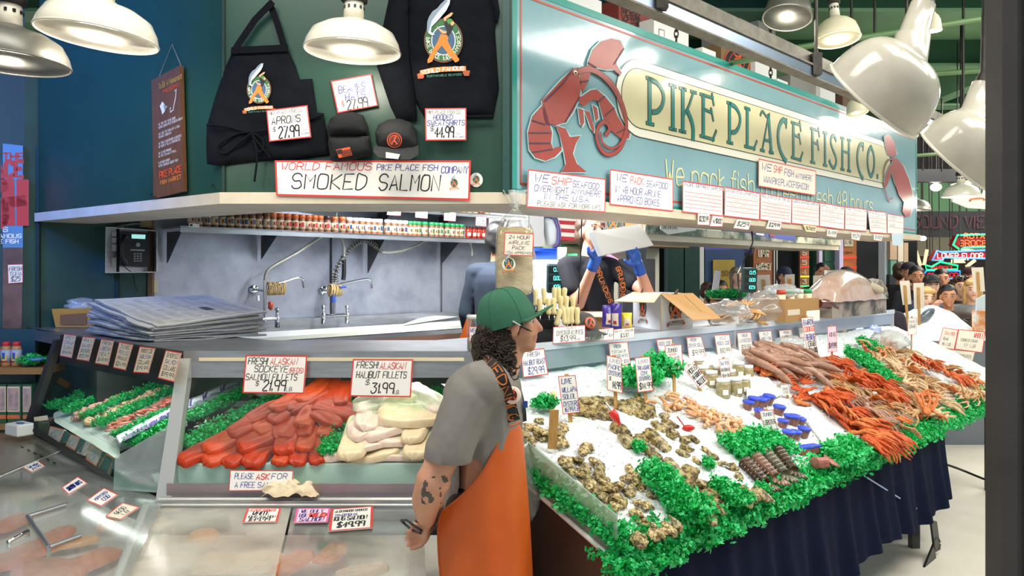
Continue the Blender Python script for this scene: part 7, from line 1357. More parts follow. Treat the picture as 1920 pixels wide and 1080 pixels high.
def strap(name, pts, wd, par, text=None, offs=.004, nrm=V((.1,-1,.15))):
 mb = MB(); n = nrm.normalized(); L_, R_ = [],[]
 for i, p in enumerate(pts):
  d = (pts[min(i+1, len(pts)-1)]-pts[max(0, i-1)]).normalized(); s = n.cross(d).normalized()*wd/2; L_.append(p+s+n*offs); R_.append(p-s+n*offs)
 m_ = len(pts); mb.add(L_+R_, [(i, i+1, m_+i+1, m_+i) for i in range(m_-1)],STRAP); mb.add([p-n*.003 for p in L_+R_],[(i, i+1, m_+i+1, m_+i) for i in range(m_-1)],STRAP); o = mb.part(name, par)
 if text:
  tx = MB()
  def f(s, t):
   k = s*(m_-1); i = min(int(k),m_-2); a = k-i; l = L_[i].lerp(L_[i+1],a); r = R_[i].lerp(R_[i+1],a); return r.lerp(l, .18+.64*t)+n*.002
  write(tx, text, OLET, f, .04,.96,0,1, n, .18,0, unit=wd*.64); tx.part('lettering', o)
 return o
strap('shoulder_strap', sp_, .040, fm, 'SNEDNURG'); strap('shoulder_strap', smoothpts([q(958,690,.05),q(970,720,.02),q(980,760,.0),q(983,790,.0)], 6),.018, fm, None, .003, V((.7,-.7,0)))
mb = MB(); c = on_tee(955,768,.01); mb.box(c, (.030,.012,.022),BLACKP, b=.003); mb.box(on_tee(957,781,.012),(.034,.010,.014),BLACKP, b=.003); mb.box(q(985,756,-.02),(.014,.014,.02),M('blue_clip', '#2b4fae', .4)); mb.part('buckles', fm)
t = thing('button_badge', 'round pale badge with orange emblem pinned on the black shoulder strap', 'badge', on_tee(951,742,.017)); X = Frame(on_tee(951,742,.017),V((1,.1,0)),V((0,.15,1))).mat(); mb = MB(); mb.lathe([(.027,0),(.027,.003),(.022,.006),(0,.007)],M('badge_cream', '#eed9c8', .3),X, 28); mb.part('disc', t)
mb = MB(); emblem(mb, lambda x, y, o: X @ V((x*.014, y*.014,.0075+o)),V((0,-1,0)),.014, False, True); mb.part('print', t)
CAPG = M('green_cap', '#2f6b50', .8, col2='#2a6149', scale=20, bump=.05, bscale=260)
cb = q(951,604); tl_ = math.atan2(27,92); XC = Matrix.Translation(cb) @ Matrix.Rotation(-tl_, 4, 'Y')
mb = MB(); mb.grid(lambda u, v: XC @ V((.097*math.cos(u*6.2832)*max(0, math.cos(v*1.5708))**.62,.092*math.sin(u*6.2832)*max(0, math.cos(v*1.5708))**.62,.112*math.sin(v*1.5708)-.01*(1-v))),60,20, CAPG)
for k in range(6): mb.tube([XC @ V((.0974*math.cos(k*1.047)*max(0, math.cos(v*.15708))**.62,.0924*math.sin(k*1.047)*max(0, math.cos(v*.15708))**.62,.1124*math.sin(v*.15708)-.01*(1-v/10)+.0005)) for v in range(11)], .0012, CAPG, 4)
mb.ell(XC @ V((0,0,.113)),(.007,.007,.004),CAPG); mb.part('cap_crown', fm)
mb = MB()
def brim(u, v, o): a = (u-.5)*2.3; r = .094+.064*v*max(0, math.cos(a*.8))**.5; return XC @ V((r*math.cos(a),.090*math.sin(a)*(1-.05*v),-.006+.016*v-.028*math.sin(a)**2*v+.004+o))
mb.grid(lambda u, v: brim(u, v, 0),30,10, CAPG); mb.grid(lambda u, v: brim(u, v, -.004),30,10, CAPG); mb.tube([brim(k/30,1,-.002) for k in range(31)], .0024, CAPG, 6); mb.part('cap_brim', fm)
mb = MB(); mb.tube([XC @ V((.095*math.cos(a),.090*math.sin(a),-.018)) for a in [2.4+k*.15 for k in range(11)]], .010, CAPG, 6, flat=.4); mb.part('cap_back_strap', fm)
rr = random.Random(5); mb = fuse([('e', q(925,622),(.058,.076,.062)),('e', q(912,645),(.05,.07,.055)),('e', q(925,660),(.055,.066,.05)),('e', q(905,664),(.035,.055,.035)),('e', q(945,640,-.05),(.035,.025,.05)),('e', q(945,640,.05),(.035,.025,.05)),('e', q(966,602,-.058),(.03,.016,.026)),('e', q(968,602,.058),(.03,.016,.026)),('e', q(938,605),(.075,.0765,.05)),('e', q(960,676,-.04),(.02,.02,.022))], .008, HAIRD, 2, lambda w: w+V((.012*noise.noise(w*38),.008*noise.noise(w*38+V((5,0,0))),.012*noise.noise(w*38+V((0,7,0))))))
for k in range(240):
 x, y = rr.uniform(896,962),rr.uniform(608,690)
 if x > 950 and y < 625: continue
 c0 = q(x, y, -.078+.012*rr.random()-.0*abs(x-925)/60); a = rr.uniform(0,6.28); R_ = rr.uniform(.006,.014); pts = [c0+V((R_*math.cos(a+t*.6)+.001*t, -.003*math.sin(t),R_*math.sin(a+t*.6)-.0025*t)) for t in range(11)]; mb.tube(pts, [.0023]*9+[.002,.0012],HAIRD, 5)
for k in range(90):
 x, y = rr.choice([(rr.uniform(893,905),rr.uniform(630,690)),(rr.uniform(900,950),rr.uniform(675,694))]); c0 = q(x, y, rr.uniform(-.06,.05)); a = rr.uniform(0,6.28); R_ = rr.uniform(.006,.013); mb.tube([c0+V((R_*math.cos(a+t*.6),.002*t-.01, R_*math.sin(a+t*.6)-.002*t)) for t in range(10)], .0026, HAIRD, 5)
for k in range(12):
 c0 = q(rr.uniform(958,975),rr.uniform(596,608),-.072); mb.tube([c0, c0+V((.004,-.004,-.015)),c0+V((.0+rr.uniform(-.008,.004),-.006,-.034))],[.003,.003,.001],HAIRD, 5)
mb.part('hair', fm)
mb = MB(); mb.tube([q(961,599,-.092),q(975,607,-.094)], .0032, M('pen_silver', '#c9c7c0', .3,.6),8); mb.tube([q(975,607,-.094),q(990,615,-.09)], .0034, BLACKP, 8); mb.tube([q(990,615,-.09),q(997,618,-.088)],[.0026,.0006],BLACKP, 8); mb.obj('pen', 'silver and black pen tucked behind the fishmonger ear', 'pen')
PANT = M('dark_trousers', '#24211f', .85)
mb = fuse([('c', q(895,950,-.09),q(890,1180,-.10),.105,.085),('c', q(890,1180,-.10),q(885,1420,-.10),.082,.07),('c', q(905,950,.09),q(905,1180,.1),.105,.085),('c', q(905,1180,.1),q(900,1420,.1),.082,.07)], .012, PANT); mb.part('trousers', fm)
mb = fuse([('c', q(885,1440, s*.1)+V((-.02,0,-.0)),q(885,1440, s*.1)+V((.14,0,-.04)),.05,.042) for s in (-1,1)], .01, BLACKP); mb.part('boots', fm)
wr_ = MB(); wr_.tube([q(806,950,-.11)+V((.031*math.cos(a*.5),.03*math.sin(a*.5),.01*math.cos(a*.5))) for a in range(13)], .004, BLACKP, 6); wr_.part('wristband', fm)
mb = MB(); mb.tube([q(800,968,-.14),q(783,966,-.10),q(768,964,-.06),q(755,970,-.03),q(762,980,-.02),q(780,984,-.06),q(797,976,-.12)], .0045, M('dark_glasses_frame', '#2a2c34', .3),8); mb.obj('glasses', 'dark framed loop held behind the fishmonger back by his hand', 'glasses')
# ---------------------------------------------------------------- parametric standing figure (all other people)
def figure(label, px, py, Y, hgt=1.7, yaw=0.0, skin=SKIN, shirt='#333333', pants='#222222', hair=None, hat=None, arms='down', vox=.014, lean=0.0, long=False, pitch=0.0, glasses=False, beard=False, base=0.0, curly=False, apron=None, gloves=None, targets=None, scarf=None):
 # px, py: centre of the face in the picture; yaw: heading, 0 looks at the camera, positive turns to picture right
 hc = P(px, py, Y); k = 1.0; t = thing('person', label, 'person', (hc.x, hc.y, base)); fw = V((math.sin(yaw),-math.cos(yaw),0)); sd = V((0,0,1)).cross(fw).normalized(); up = Z
 hf = (fw+up*pitch).normalized(); hu = (up-fw*pitch).normalized(); hips = V((hc.x, hc.y, 0))-fw*lean*.6; zn = hc.z-.12; zsh = zn-.10; zh = base+(zsh-base)*.60; sh = V((hc.x, hc.y, zsh))-fw*(.02+lean*.15); hp = V((hips.x, hips.y, zh))
 pr = [('e', hc+hu*.035-hf*.012,(.078,.09,.095)),('e', hc-hu*.02+hf*.025,(.062,.062,.075)),('c', hc-hu*.05+hf*.03, hc-hu*.085+hf*.06,.046,.03),('c', hc+hf*.085+hu*.012, hc+hf*.108-hu*.018,.009,.012),('e', hc+hf*.085-hu*.048,(.022,.022,.009)),('c', hc+hf*.078+hu*.032-sd*.035, hc+hf*.078+hu*.032+sd*.035,.013,.013),('e', hc+sd*.078-hu*.01,(.012,.016,.028)),('e', hc-sd*.078-hu*.01,(.012,.016,.028)),
  ('c', hc-hu*.06-hf*.01, sh+up*.04,.052,.058),('c', sh-up*.06, hp, .115,.115,(sd, 1.35,1)),('c', sh-sd*.15, sh+sd*.15,.06,.06)]
 hands = []
 for s in (-1,1):
  a0 = sh+sd*s*.18
  if targets: el, wr2 = targets[0 if s < 0 else 1]
  elif arms == 'phone' and s < 0: el = a0+fw*.18-up*.16+sd*s*.05; wr2 = hc+fw*.22-up*.04+sd*s*.07
  elif arms == 'mouth' and s < 0: el = a0+fw*.1-up*.26+sd*s*.06; wr2 = hc+fw*.13-up*.12
  elif arms == 'front': el = a0-up*.27+sd*s*.05; wr2 = a0-up*.28+fw*.24-sd*s*.08
  else: el = a0-up*.29+sd*s*.07; wr2 = el-up*.25+fw*.07
  pr += [('c', a0, el, .050,.042),('c', el, wr2,.042,.029)]; dv = (wr2-el).normalized(); hands.append((a0, el, wr2, dv, s))
  pr += fingers(wr2+dv*.01, dv, fw if not targets else -fw, 1.0,.45)
 for s in (-1,1): pr += [('c', hp+sd*s*.09, hp+sd*s*.1-up*(zh-base)*.5,.085,.06),('c', hp+sd*s*.1-up*(zh-base)*.5, V((hp.x, hp.y, base+.08))+sd*s*.1,.058,.042),('c', V((hp.x, hp.y, base+.05))+sd*s*.1, V((hp.x, hp.y, base+.035))+sd*s*.1+fw*.16,.045,.035)]
 mb = fuse(pr, vox, skin, 3)
 paint(mb, LIPM, lambda w: (w-hc).dot(hf) > .085 and abs((w-hc).dot(hu)+.048) < .01)
 if beard: paint(mb, HAIRBR, lambda w: (w-hc).dot(hu) < -.035 and (w-hc).length < .15 and (w-hc).dot(hf) > .0 and abs((w-hc).dot(hu)+.048) > .009)
 mb.part('body', t)
 em = MB(); face(em, hc-hf*.012, hf, hu)
 em.part('eyes', t); em = MB()
 for s in (-1,1): em.tube([hc+hf*.088+hu*.034+sd*s*.016, hc+hf*.086+hu*.038+sd*s*.034, hc+hf*.074+hu*.033+sd*s*.05], .0042, HAIRD, 5)
 em.part('eyebrows', t)
 if glasses:
  gm = MB()
  for s in (-1,1): gm.lathe([(.026,0),(.026,.004),(0,.005)],M('dark_lens', '#15161a', .1),Frame(hc+hf*.098+hu*.012+sd*s*.033, sd, hu).mat(),16)
  gm.tube([hc+sd*.07+hu*.015, hc+hf*.1+hu*.018+sd*.05, hc+hf*.1+hu*.018-sd*.05, hc-sd*.07+hu*.015], .003, BLACKP, 5); gm.part('glasses', t)
 if hair:
  hp_ = [('e', hc+hu*.055-hf*.025,(.086,.096,.088)),('e', hc+hu*.0-hf*.05,(.08,.07,.09))]
  if long: hp_ += [('c', hc-hf*.05+hu*.03, hc-hf*.06-hu*.17,.08,.06),('c', hc+sd*.075+hu*.03, hc+sd*.08-hu*.14-hf*.01,.026,.02),('c', hc-sd*.075+hu*.03, hc-sd*.08-hu*.14-hf*.01,.026,.02),('c', hc+hu*.085+hf*.045-sd*.05, hc+hu*.08+hf*.05+sd*.05,.03,.03)]
  df = None
  if curly: hp_ += [('e', hc+V((R.uniform(-.07,.07),R.uniform(-.07,.07),R.uniform(.0,.12))),(.05,.05,.05)) for _ in range(16)]
  df = lambda w: w+(w-hc).normalized()*((.022 if curly else .007)*noise.noise(w*(34 if curly else 22)))
  hm = fuse(hp_, vox*.75, hair, 2, df); cut(hm, lambda w: (w-hc).dot(hf) > .045 and (w-hc).dot(hu) < .062); hm.part('hair', t)
 if hat:
  hm = MB(); Xh = Frame(hc+hu*.06, hf, sd).mat(); Xh = Matrix(((hf.x, sd.x, hu.x, (hc+hu*.05).x),(hf.y, sd.y, hu.y, (hc+hu*.05).y),(hf.z, sd.z, hu.z, (hc+hu*.05).z),(0,0,0,1)))
  hm.grid(lambda u, v: Xh @ V((.1*math.cos(u*6.2832)*max(0, math.cos(v*1.5708))**.7,.09*math.sin(u*6.2832)*max(0, math.cos(v*1.5708))**.7,.092*math.sin(v*1.5708))),24,10, hat[1])
  if hat[0] == 'cap': hm.grid(lambda u, v: Xh @ V(((.085+.085*v)*math.cos((u-.5)*2),.09*math.sin((u-.5)*2),.005-.02*v-.03*math.sin((u-.5)*2)**2*v)),14,6, hat[1])
  hm.part('hat', t)
 SM_ = M('cloth_'+shirt.strip('#'),shirt, .85, bump=.05, bscale=150) if isinstance(shirt, str) else shirt
 sp2 = [('c', sh-up*.06, hp, .128,.132,(sd, 1.38,1)),('c', sh-sd*.15, sh+sd*.15,.072,.072),('c', sh+up*.0, sh+up*.03,.08,.072)]
 for a0, el, wr2, dv, s in hands: sp2 += [('c', a0, a0.lerp(el, .62) if targets or arms == 'phone' else el, .066,.06)]+([] if (targets or arms == 'phone') else [('c', el, el.lerp(wr2,.9),.058,.045)])
 fuse(sp2, vox*.9, SM_, 3, lambda w: w+V((.006*noise.noise(w*9),.006*noise.noise(w*9+V((3,0,0))),0))).part('shirt', t)
 PM = M('cloth_'+pants.strip('#'),pants, .85)
 fuse([('c', hp+sd*s*.085, hp+sd*s*.1-up*(zh-base)*.5,.10,.078) for s in (-1,1)]+[('c', hp+sd*s*.1-up*(zh-base)*.5, V((hp.x, hp.y, base+.1))+sd*s*.1,.076,.062) for s in (-1,1)],vox, PM, 2).part('trousers', t)
 if gloves:
  for a0, el, wr2, dv, s in hands: fuse([('c', wr2-dv*.04, wr2+dv*.02,.036,.034)]+[(p[0],p[1],p[2],p[3]+.0035, p[4]+.0035)+tuple(p[5:]) for p in fingers(wr2+dv*.01, dv, -fw, 1.0,.45)], .006, gloves, 2).part('glove', t)
 return t, hc, fw, sd, sh, hp
BG = M('blue_nitrile', '#2f62c4', .4, col2='#2a59b6', scale=20)
YB = 5.0; b_ = lambda x, y, dy=0: P(x, y, YB)+V((0, dy, 0))
t, hc, fw, sd, sh, hp = figure('worker in black tee and blue gloves lifting a white foam box lid', 1108,437, YB, yaw=.55, skin=SKIN, shirt='#14151c', pants='#20222a', hair=HAIRBR, pitch=.18, vox=.008, base=.22, gloves=BG, targets=((b_(1079,568,-.20),b_(1106,492,-.30)),(b_(1207,548,-.14),b_(1188,500,-.20))))
mb = MB(); n_ = (b_(1195,422,-.1)-b_(1098,441,-.42)).cross(b_(1115,481,-.42)-b_(1098,441,-.42)).normalized(); mb.slab([b_(1098,441,-.42),b_(1195,422,-.12),b_(1219,461,-.12),b_(1115,481,-.42)], -n_*.035 if n_.y < 0 else n_*.035, M('white_foam', '#eef1f4', .6)); mb.obj('foam_box', 'white foam box lid held up in front of the face by blue gloves', 'box')
for s, pts in ((1,((1113,500),(1122,525),(1132,550),(1139,566))),(-1,((1150,500),(1157,520),(1160,540),(1160,556)))): strap('suspender', smoothpts([b_(x, y, -.19) for x, y in pts], 6),.042, t, 'GRUNDENS', .004, V((0,-1,0)))
t, hc, fw, sd, sh, hp = figure('worker in dark blue tee seen from behind at the sinks, partly behind the hanging bag', 936,452,5.4, yaw=2.7, skin=SKINT, shirt='#26313f', pants='#20222a', hair=HAIRB, hat=('cap', M('dark_cap', '#1d222b', .8)),vox=.012, base=.22)
mb = MB(); mb.slab([P(878,588,5.1),P(888,592,5.1),P(873,645,5.1),P(858,645,5.1)],V((0,.01,0)),APR); mb.part('apron_tie', t, 'orange apron tie')
figure('stooping shopper with curly grey hair and dark jacket at the far end of the case', 1640,552,7.25, yaw=-1.0, skin=SKIN, shirt='#2c2833', pants='#1c1c22', hair=HAIRG, vox=.012, lean=.45, pitch=-.55, curly=True, arms='front')
CR = [('man in dark knit hat and dark coat at the left of the far crowd', 1704,512,9.6, dict(yaw=-.5, skin=SKIN, shirt='#1e1d22', hat=('knit', M('dark_knit', '#1f1c26', .9)))),('young man with short black hair and dark jacket in the far crowd', 1719,520,9.0, dict(yaw=-.3, skin=SKINT, shirt='#23262e', hair=HAIRB)),
 ('smiling woman in dark cap and denim jacket in the far crowd', 1747,537,8.7, dict(yaw=-.2, skin=SKINB, shirt='#4a6076', hair=HAIRBR, long=True, hat=('cap', M('dark_cap2', '#26242c', .8)),pitch=.15)),('tall man with black hair and glasses in the middle of the far crowd', 1766,524,9.3, dict(yaw=-.35, skin=SKINT, shirt='#31353d', hair=HAIRB)),
 ('smiling woman with dark tied hair and brown coat, front of the crowd', 1778,557,8.3, dict(yaw=-.4, skin=SKINT, shirt='#3a2a26', hair=HAIRB)),('woman with sunglasses on her head and brown top in the crowd', 1801,539,8.8, dict(yaw=-.2, skin=SKINB, shirt='#4b3b36', hair=HAIRBR, long=True)),
 ('man in dark red knit hat at the back right of the crowd', 1820,521,9.5, dict(yaw=-.4, skin=SKIN, shirt='#2b2325', hat=('knit', M('maroon_knit', '#3a1c20', .9)))),('blonde woman in grey jacket at the right of the crowd', 1824,545,8.5, dict(yaw=-.4, skin=SKINB, shirt='#8c9196', hair=HAIRBL, long=True)),('woman covering her mouth with a hand, low in the crowd', 1737,561,8.4, dict(yaw=-.1, skin=SKINB, shirt='#2a2830', hair=HAIRBL, long=True, arms='mouth')),
 ('person with brown hair and dark backpack at the left end of the crowd', 1688,512,9.9, dict(yaw=2.4, skin=SKIN, shirt='#17171c', hair=HAIRBR)),('grey haired shopper standing before the blue door', 1382,520,10.2, dict(yaw=.2, skin=SKINB, shirt='#5c5c66', hair=HAIRG, long=True)),('low dark haired shopper seen just above the green garnish plate', 1340,556,9.0, dict(yaw=.5, skin=SKINT, shirt='#2a2a30', hair=HAIRB)),('second dark haired shopper behind the garnish plate, farther back', 1353,546,9.6, dict(yaw=.2, skin=SKINT, shirt='#33343c', hair=HAIRB)),('brown haired shopper left of the two behind the garnish plate', 1329,548,10.0, dict(yaw=.8, skin=SKIN, shirt='#3c3640', hair=HAIRBR)),
 ('man in navy cap and sunglasses before the number board', 1471,520,10.0, dict(yaw=.3, skin=SKIN, shirt='#222a44', hair=HAIRBR, hat=('cap', M('navy_cap', '#1c2440', .8)),glasses=True)),('man raising a white phone to take a picture', 1541,514,9.4, dict(yaw=-.1, skin=SKINT, shirt='#22252e', hair=HAIRB, arms='phone')),('bearded man in dark cap beside the lavender post', 1587,520,10.0, dict(yaw=-.2, skin=SKIN, shirt='#202228', hair=HAIRBR, hat=('cap', M('dark_cap', '')),beard=True))]
for lab, x, y, Y_, kw in CR:
 r_ = figure(lab, x, y, Y_, **kw)
 if kw.get('arms') == 'phone': c = r_[1]+r_[2]*.27-Z*.0; mb = MB(); mb.box((0,0,0),(.15,.01,.072),PLASTW, Matrix.Translation(c+V((.02,0,.01))),b=.004); mb.obj('phone', 'white phone held up to the face of the man in the middle', 'phone')
 if 'sunglasses on her head' in lab:
  gm = MB(); c = r_[1]
  for s in (-1,1): gm.lathe([(.028,0),(.028,.004),(0,.005)],M('dark_lens', '#15161a', .1),Frame(c+r_[2]*.075+Z*.105+r_[3]*s*.034, r_[3],Z).mat(),14)
  gm.part('sunglasses', r_[0])
# ================================================================= ON THE SIGN-SIDE WORKTOP
ZT = 1.376
wt = lambda x, y, z=ZT: PZ(x, y, z)
JARG = glass('clear_jar', '#eef4f2', .12,.05,1.3)
t = thing('tip_jar', 'clear plastic tip jar with we love tips label beside the green cap', 'jar', wt(894,657)); c = wt(894,657); X = Matrix.Translation(c)
mb = MB(); mb.lathe([(.036,0),(.041,.006),(.041,.095),(.038,.108),(.040,.112),(.040,.135)],JARG, X, 24); mb.part('jar', t); mb = MB(); mb.lathe([(.0385,.003),(.0385,.05),(0,.05)],M('coins', '#7c6a58', .5,.3, col2='#a59684', scale=60),X, 20); mb.part('coins', t); mb = MB(); mb.lathe([(.042,.132),(.043,.148),(0,.149)],M('clear_lid', '#c9d2d2', .3),X, 24); mb.part('lid', t)
fj = lambda s, u_: X @ V((.0425*math.sin(-.75+1.5*s),-.0425*math.cos(-.75+1.5*s),.042+.06*u_)); mb = MB(); mb.grid(fj, 10,2, PAPER); o = mb.part('jar_label', t)
tx = MB(); f2 = lambda s, u_: X @ V((.0432*math.sin(-.75+1.5*s),-.0432*math.cos(-.75+1.5*s),.042+.06*u_)); write(tx, 'WE', INK['b'],f2,.08,.42,.62,.26, V((0,-1,0)),.16); write(tx, 'TIPS', INK['b'],f2,.12,.7,.1,.28, V((0,-1,0)),.16); tx.ribbon([f2(*p) for p in ((.72,.42),(.58,.6),(.56,.72),(.64,.78),(.72,.7),(.8,.78),(.88,.72),(.86,.6),(.72,.42))], .003, V((0,-1,0)),RED)
for a_, b2 in (((0,0),(1,0)),((1,0),(1,1)),((1,1),(0,1)),((0,1),(0,0))): tx.ribbon([f2(a_[0]+(b2[0]-a_[0])*k/6, a_[1]+(b2[1]-a_[1])*k/6) for k in range(7)], .0025, V((0,-1,0)),RED)
tx.part('lettering', o)
t = thing('knife_block', 'black tiered stand holding cream handled oyster knives', 'knife stand', wt(1022,642)); c = wt(1022,642)
mb = MB()
for k in range(3): a_ = c+V((.0,.02+.055*k, 0)); mb.slab([a_+U*-.10+V((0,0,0)),a_+U*.10, a_+U*.10+Z*(.055+.045*k),a_-U*.10+Z*(.055+.045*k)], -N*.045, BLACKP)
mb.part('stand', t)
kn = None; pk = lambda x, y: (x/4.909+1000, y/4.909+400)
for r_, (row, dY) in enumerate(((([(22,770),(98,755),(195,750),(235,748),(285,752)]),.17),(([(60,850),(140,850),(187,850),(253,830),(305,830),(365,830)]),.11),(([(232,950),(283,935),(316,935),(352,930),(404,935)]),.03))):
 for i, (x, y) in enumerate(row):
  yy = c.y+dY+.02*(x-200)/200; p_ = P(*pk(x, y),yy)
  if kn is None:
   kn = thing('oyster_knife', 'x', 'knife', p_); mb = MB(); mb.lathe([(0,.038),(.010,.035),(.0135,.026),(.0115,.0),(.011,-.02),(.0135,-.034),(.01,-.044),(0,-.045)],BONE, Matrix.Translation(p_),14); mb.part('handle', kn); mb = MB(); mb.lathe([(.004,-.04),(.0035,-.075),(0,-.08)],CHROME, Matrix.Translation(p_),8); mb.part('blade', kn); o = kn
  else: o = dup(kn, p_, (R.uniform(-.08,.08),(.25 if (r_, i) == (2,0) else R.uniform(-.08,.08)),0))
  tag(o, f'{ORD[i]} cream handled oyster knife from the left in the {["back", "middle", "front"][r_]} row of the stand', None, 'oyster knives in the stand')
WTP = lambda Y: Pl((0, Y, 0),(.3,-1,.12))
def wcard(lab, q_, lines, Y, **k): return pxcard('counter_card', lab, q_, WTP(Y+.3*.3),lines, .0, cat='sign', **k)
yk = 3.52; plk = Pl(wt(1066,643),(.45,-1,.15)); pxcard('counter_card', 'white card pricing oyster knives on the worktop edge', c3([(180,62),(467,45),(467,190),(175,215)]),plk, [('PATENT', 'k', .42,.7,.78,.14),('OYSTER KNIVES', 'k', .1,.92,.46,.26),('$13.99', 'k', .22,.68,.1,.3),('EACH', 'k', .72,.84,.1,.12)], .01)
plh = Pl(wt(1125,637),(.45,-1,.15)); pxcard('counter_card', 'card saying best hat ever in front of the grey cap', c3([(500,95),(720,68),(722,178),(490,195)]),plh, [('BEST HAT', 'k', .05,.8,.52,.34),('EVER!!', 'k', .1,.6,.1,.32),('$24', 'k', .82,.97,.3,.2)], .01)
pxcard('counter_card', 'card pricing fish fry at three dollars beside the best hat card', c3([(724,85),(910,65),(908,160),(722,180)]),plh, [('FISH FRY - CRAB BOIL', 'k', .03,.97,.66,.2),('$3.00', 'k', .32,.7,.16,.36)], .012)
t = thing('baseball_cap', 'charcoal cap with round orange emblem patch on the worktop', 'cap', wt(1098,630)); c = P(1090,612,3.72); GC = M('charcoal_cap', '#4a4b4d', .85)
mb = MB(); mb.grid(lambda u, v: c+V((.085*math.cos(u*6.2832)*max(0, math.cos(v*1.5708))**.7,.08*math.sin(u*6.2832)*max(0, math.cos(v*1.5708))**.7,-.03+.10*math.sin(v*1.5708))),36,12, GC); mb.part('crown', t)
mb = MB(); mb.grid(lambda u, v: c+V((0,0,-.03))+(V((.75,-.66,0))*(.08+.065*v)*math.cos((u-.5)*2)+V((.66,.75,0))*.085*math.sin((u-.5)*2))+Z*(-.012*v-.02*math.sin((u-.5)*2)**2*v+.012),18,6, GC); mb.part('brim', t)
X = Frame(c+V((.035,-.075,.022)),V((.9,.43,0)),V((-.15,.25,1))).mat(); mb = MB(); mb.lathe([(.029,0),(.029,.002),(0,.0025)],LB_['orangered'],X, 24); mb.lathe([(.025,.0022),(0,.003)],M('cream_patch', '#d8c0a8', .6),X, 24); emblem(mb, lambda x, y, o: X @ V((x*.018, y*.018,.0034+o)),V((0,-1,0)),.018, False, True); mb.part('round_patch', t)
# open kraft tray with bags
KRF = M('kraft_board', '#a9814f', .7); KRD = M('kraft_inside', '#7a5a38', .8); KRL = M('pale_board_inside', '#d9c39c', .7)
c = wt(1130,622)+V((0,.12,0)); t = thing('open_carton', 'open kraft carton behind the charcoal cap holding purple bags', 'box', c)
mb = MB()
for a_, b2 in (((-.15,-.02),(.12,.0)),((.12,.0),(.13,.16)),((.13,.16),(-.14,.16)),((-.14,.16),(-.15,-.02))):
 p0, p1 = c+V((*a_, 0)),c+V((*b2,0)); mb.slab([p0, p1, p1+Z*.10, p0+Z*.10], (p1-p0).cross(Z).normalized()*.004, KRF)
mb.part('body', t); mb = MB(); mb.slab([c+V((-.15,-.02,.10)),c+V((.02,-.01,.10)),c+V((.06,-.07,.075)),c+V((-.14,-.08,.08))],Z*.004, KRL); mb.slab([c+V((.12,0,.1)),c+V((.13,.14,.1)),c+V((.17,.13,.06)),c+V((.17,.02,.06))],Z*.004, KRF); mb.part('flap', t)
PURB = M('purple_bag', '#4b33a0', .25, col2='#3b2688', scale=20); BAGL = M('bag_label', '#d9c9b8', .4); YELB = M('yellow_bag', '#e8c832', .3)
def pouch(name, lab, x, y, Y, wdt, hh, mat, yaw, lab2, seed):
 c = P(x, y, Y); X = Matrix.Translation(c) @ Euler((0,0, yaw)).to_matrix().to_4x4(); t = thing(name, lab, 'bag', c)
 f = lambda u, v, s: X @ V(((u-.5)*wdt*(1-.06*math.sin(v*3.14)),s*.022*math.sin(math.pi*u)**.5*math.sin(math.pi*min(1, v*1.05))**.6+.002*noise.noise(V((u*6, v*6, seed))),v*hh))
 mb = MB(); mb.grid(lambda u, v: f(u, v, -1),12,12, mat); mb.grid(lambda u, v: f(u, v, 1),12,12, mat); mb.part('pouch', t)
 mb = MB(); mb.grid(lambda u, v: f(.2+.6*u, .12+.5*v, -1)+(X.to_3x3() @ V((0,-.002,0))),8,8, BAGL); mb.grid(lambda u, v: f(.35+.3*u, .2+.12*v, -1)+(X.to_3x3() @ V((0,-.0035,0))),4,3, lab2); mb.part('bag_label', t)
pouch('chip_bag', 'shiny purple bag in the kraft carton, the left one', 1141,613,4.02,.075,.115, PURB, .3, REDL, 1); pouch('chip_bag', 'shiny purple bag with cream label in front, right of the other', 1155,617,3.88,.06,.13, PURB, -.4, REDL, 2); pouch('seasoning_bag', 'small yellow bag leaning by the white emblem box', 1175,615,3.9,.055,.078, YELB, 0, M('pink_print', '#d8485a', .5),3)
mb = MB(); mb.slab([c+V((-.05,.02,.03)),c+V((.03,.02,.03)),c+V((.04,.03,.075)),c+V((-.03,.03,.08))],V((0,.02,0)),M('red_pack', '#b8301f', .4)); mb.obj('red_pack', 'small red pack inside the open kraft carton', 'pack')
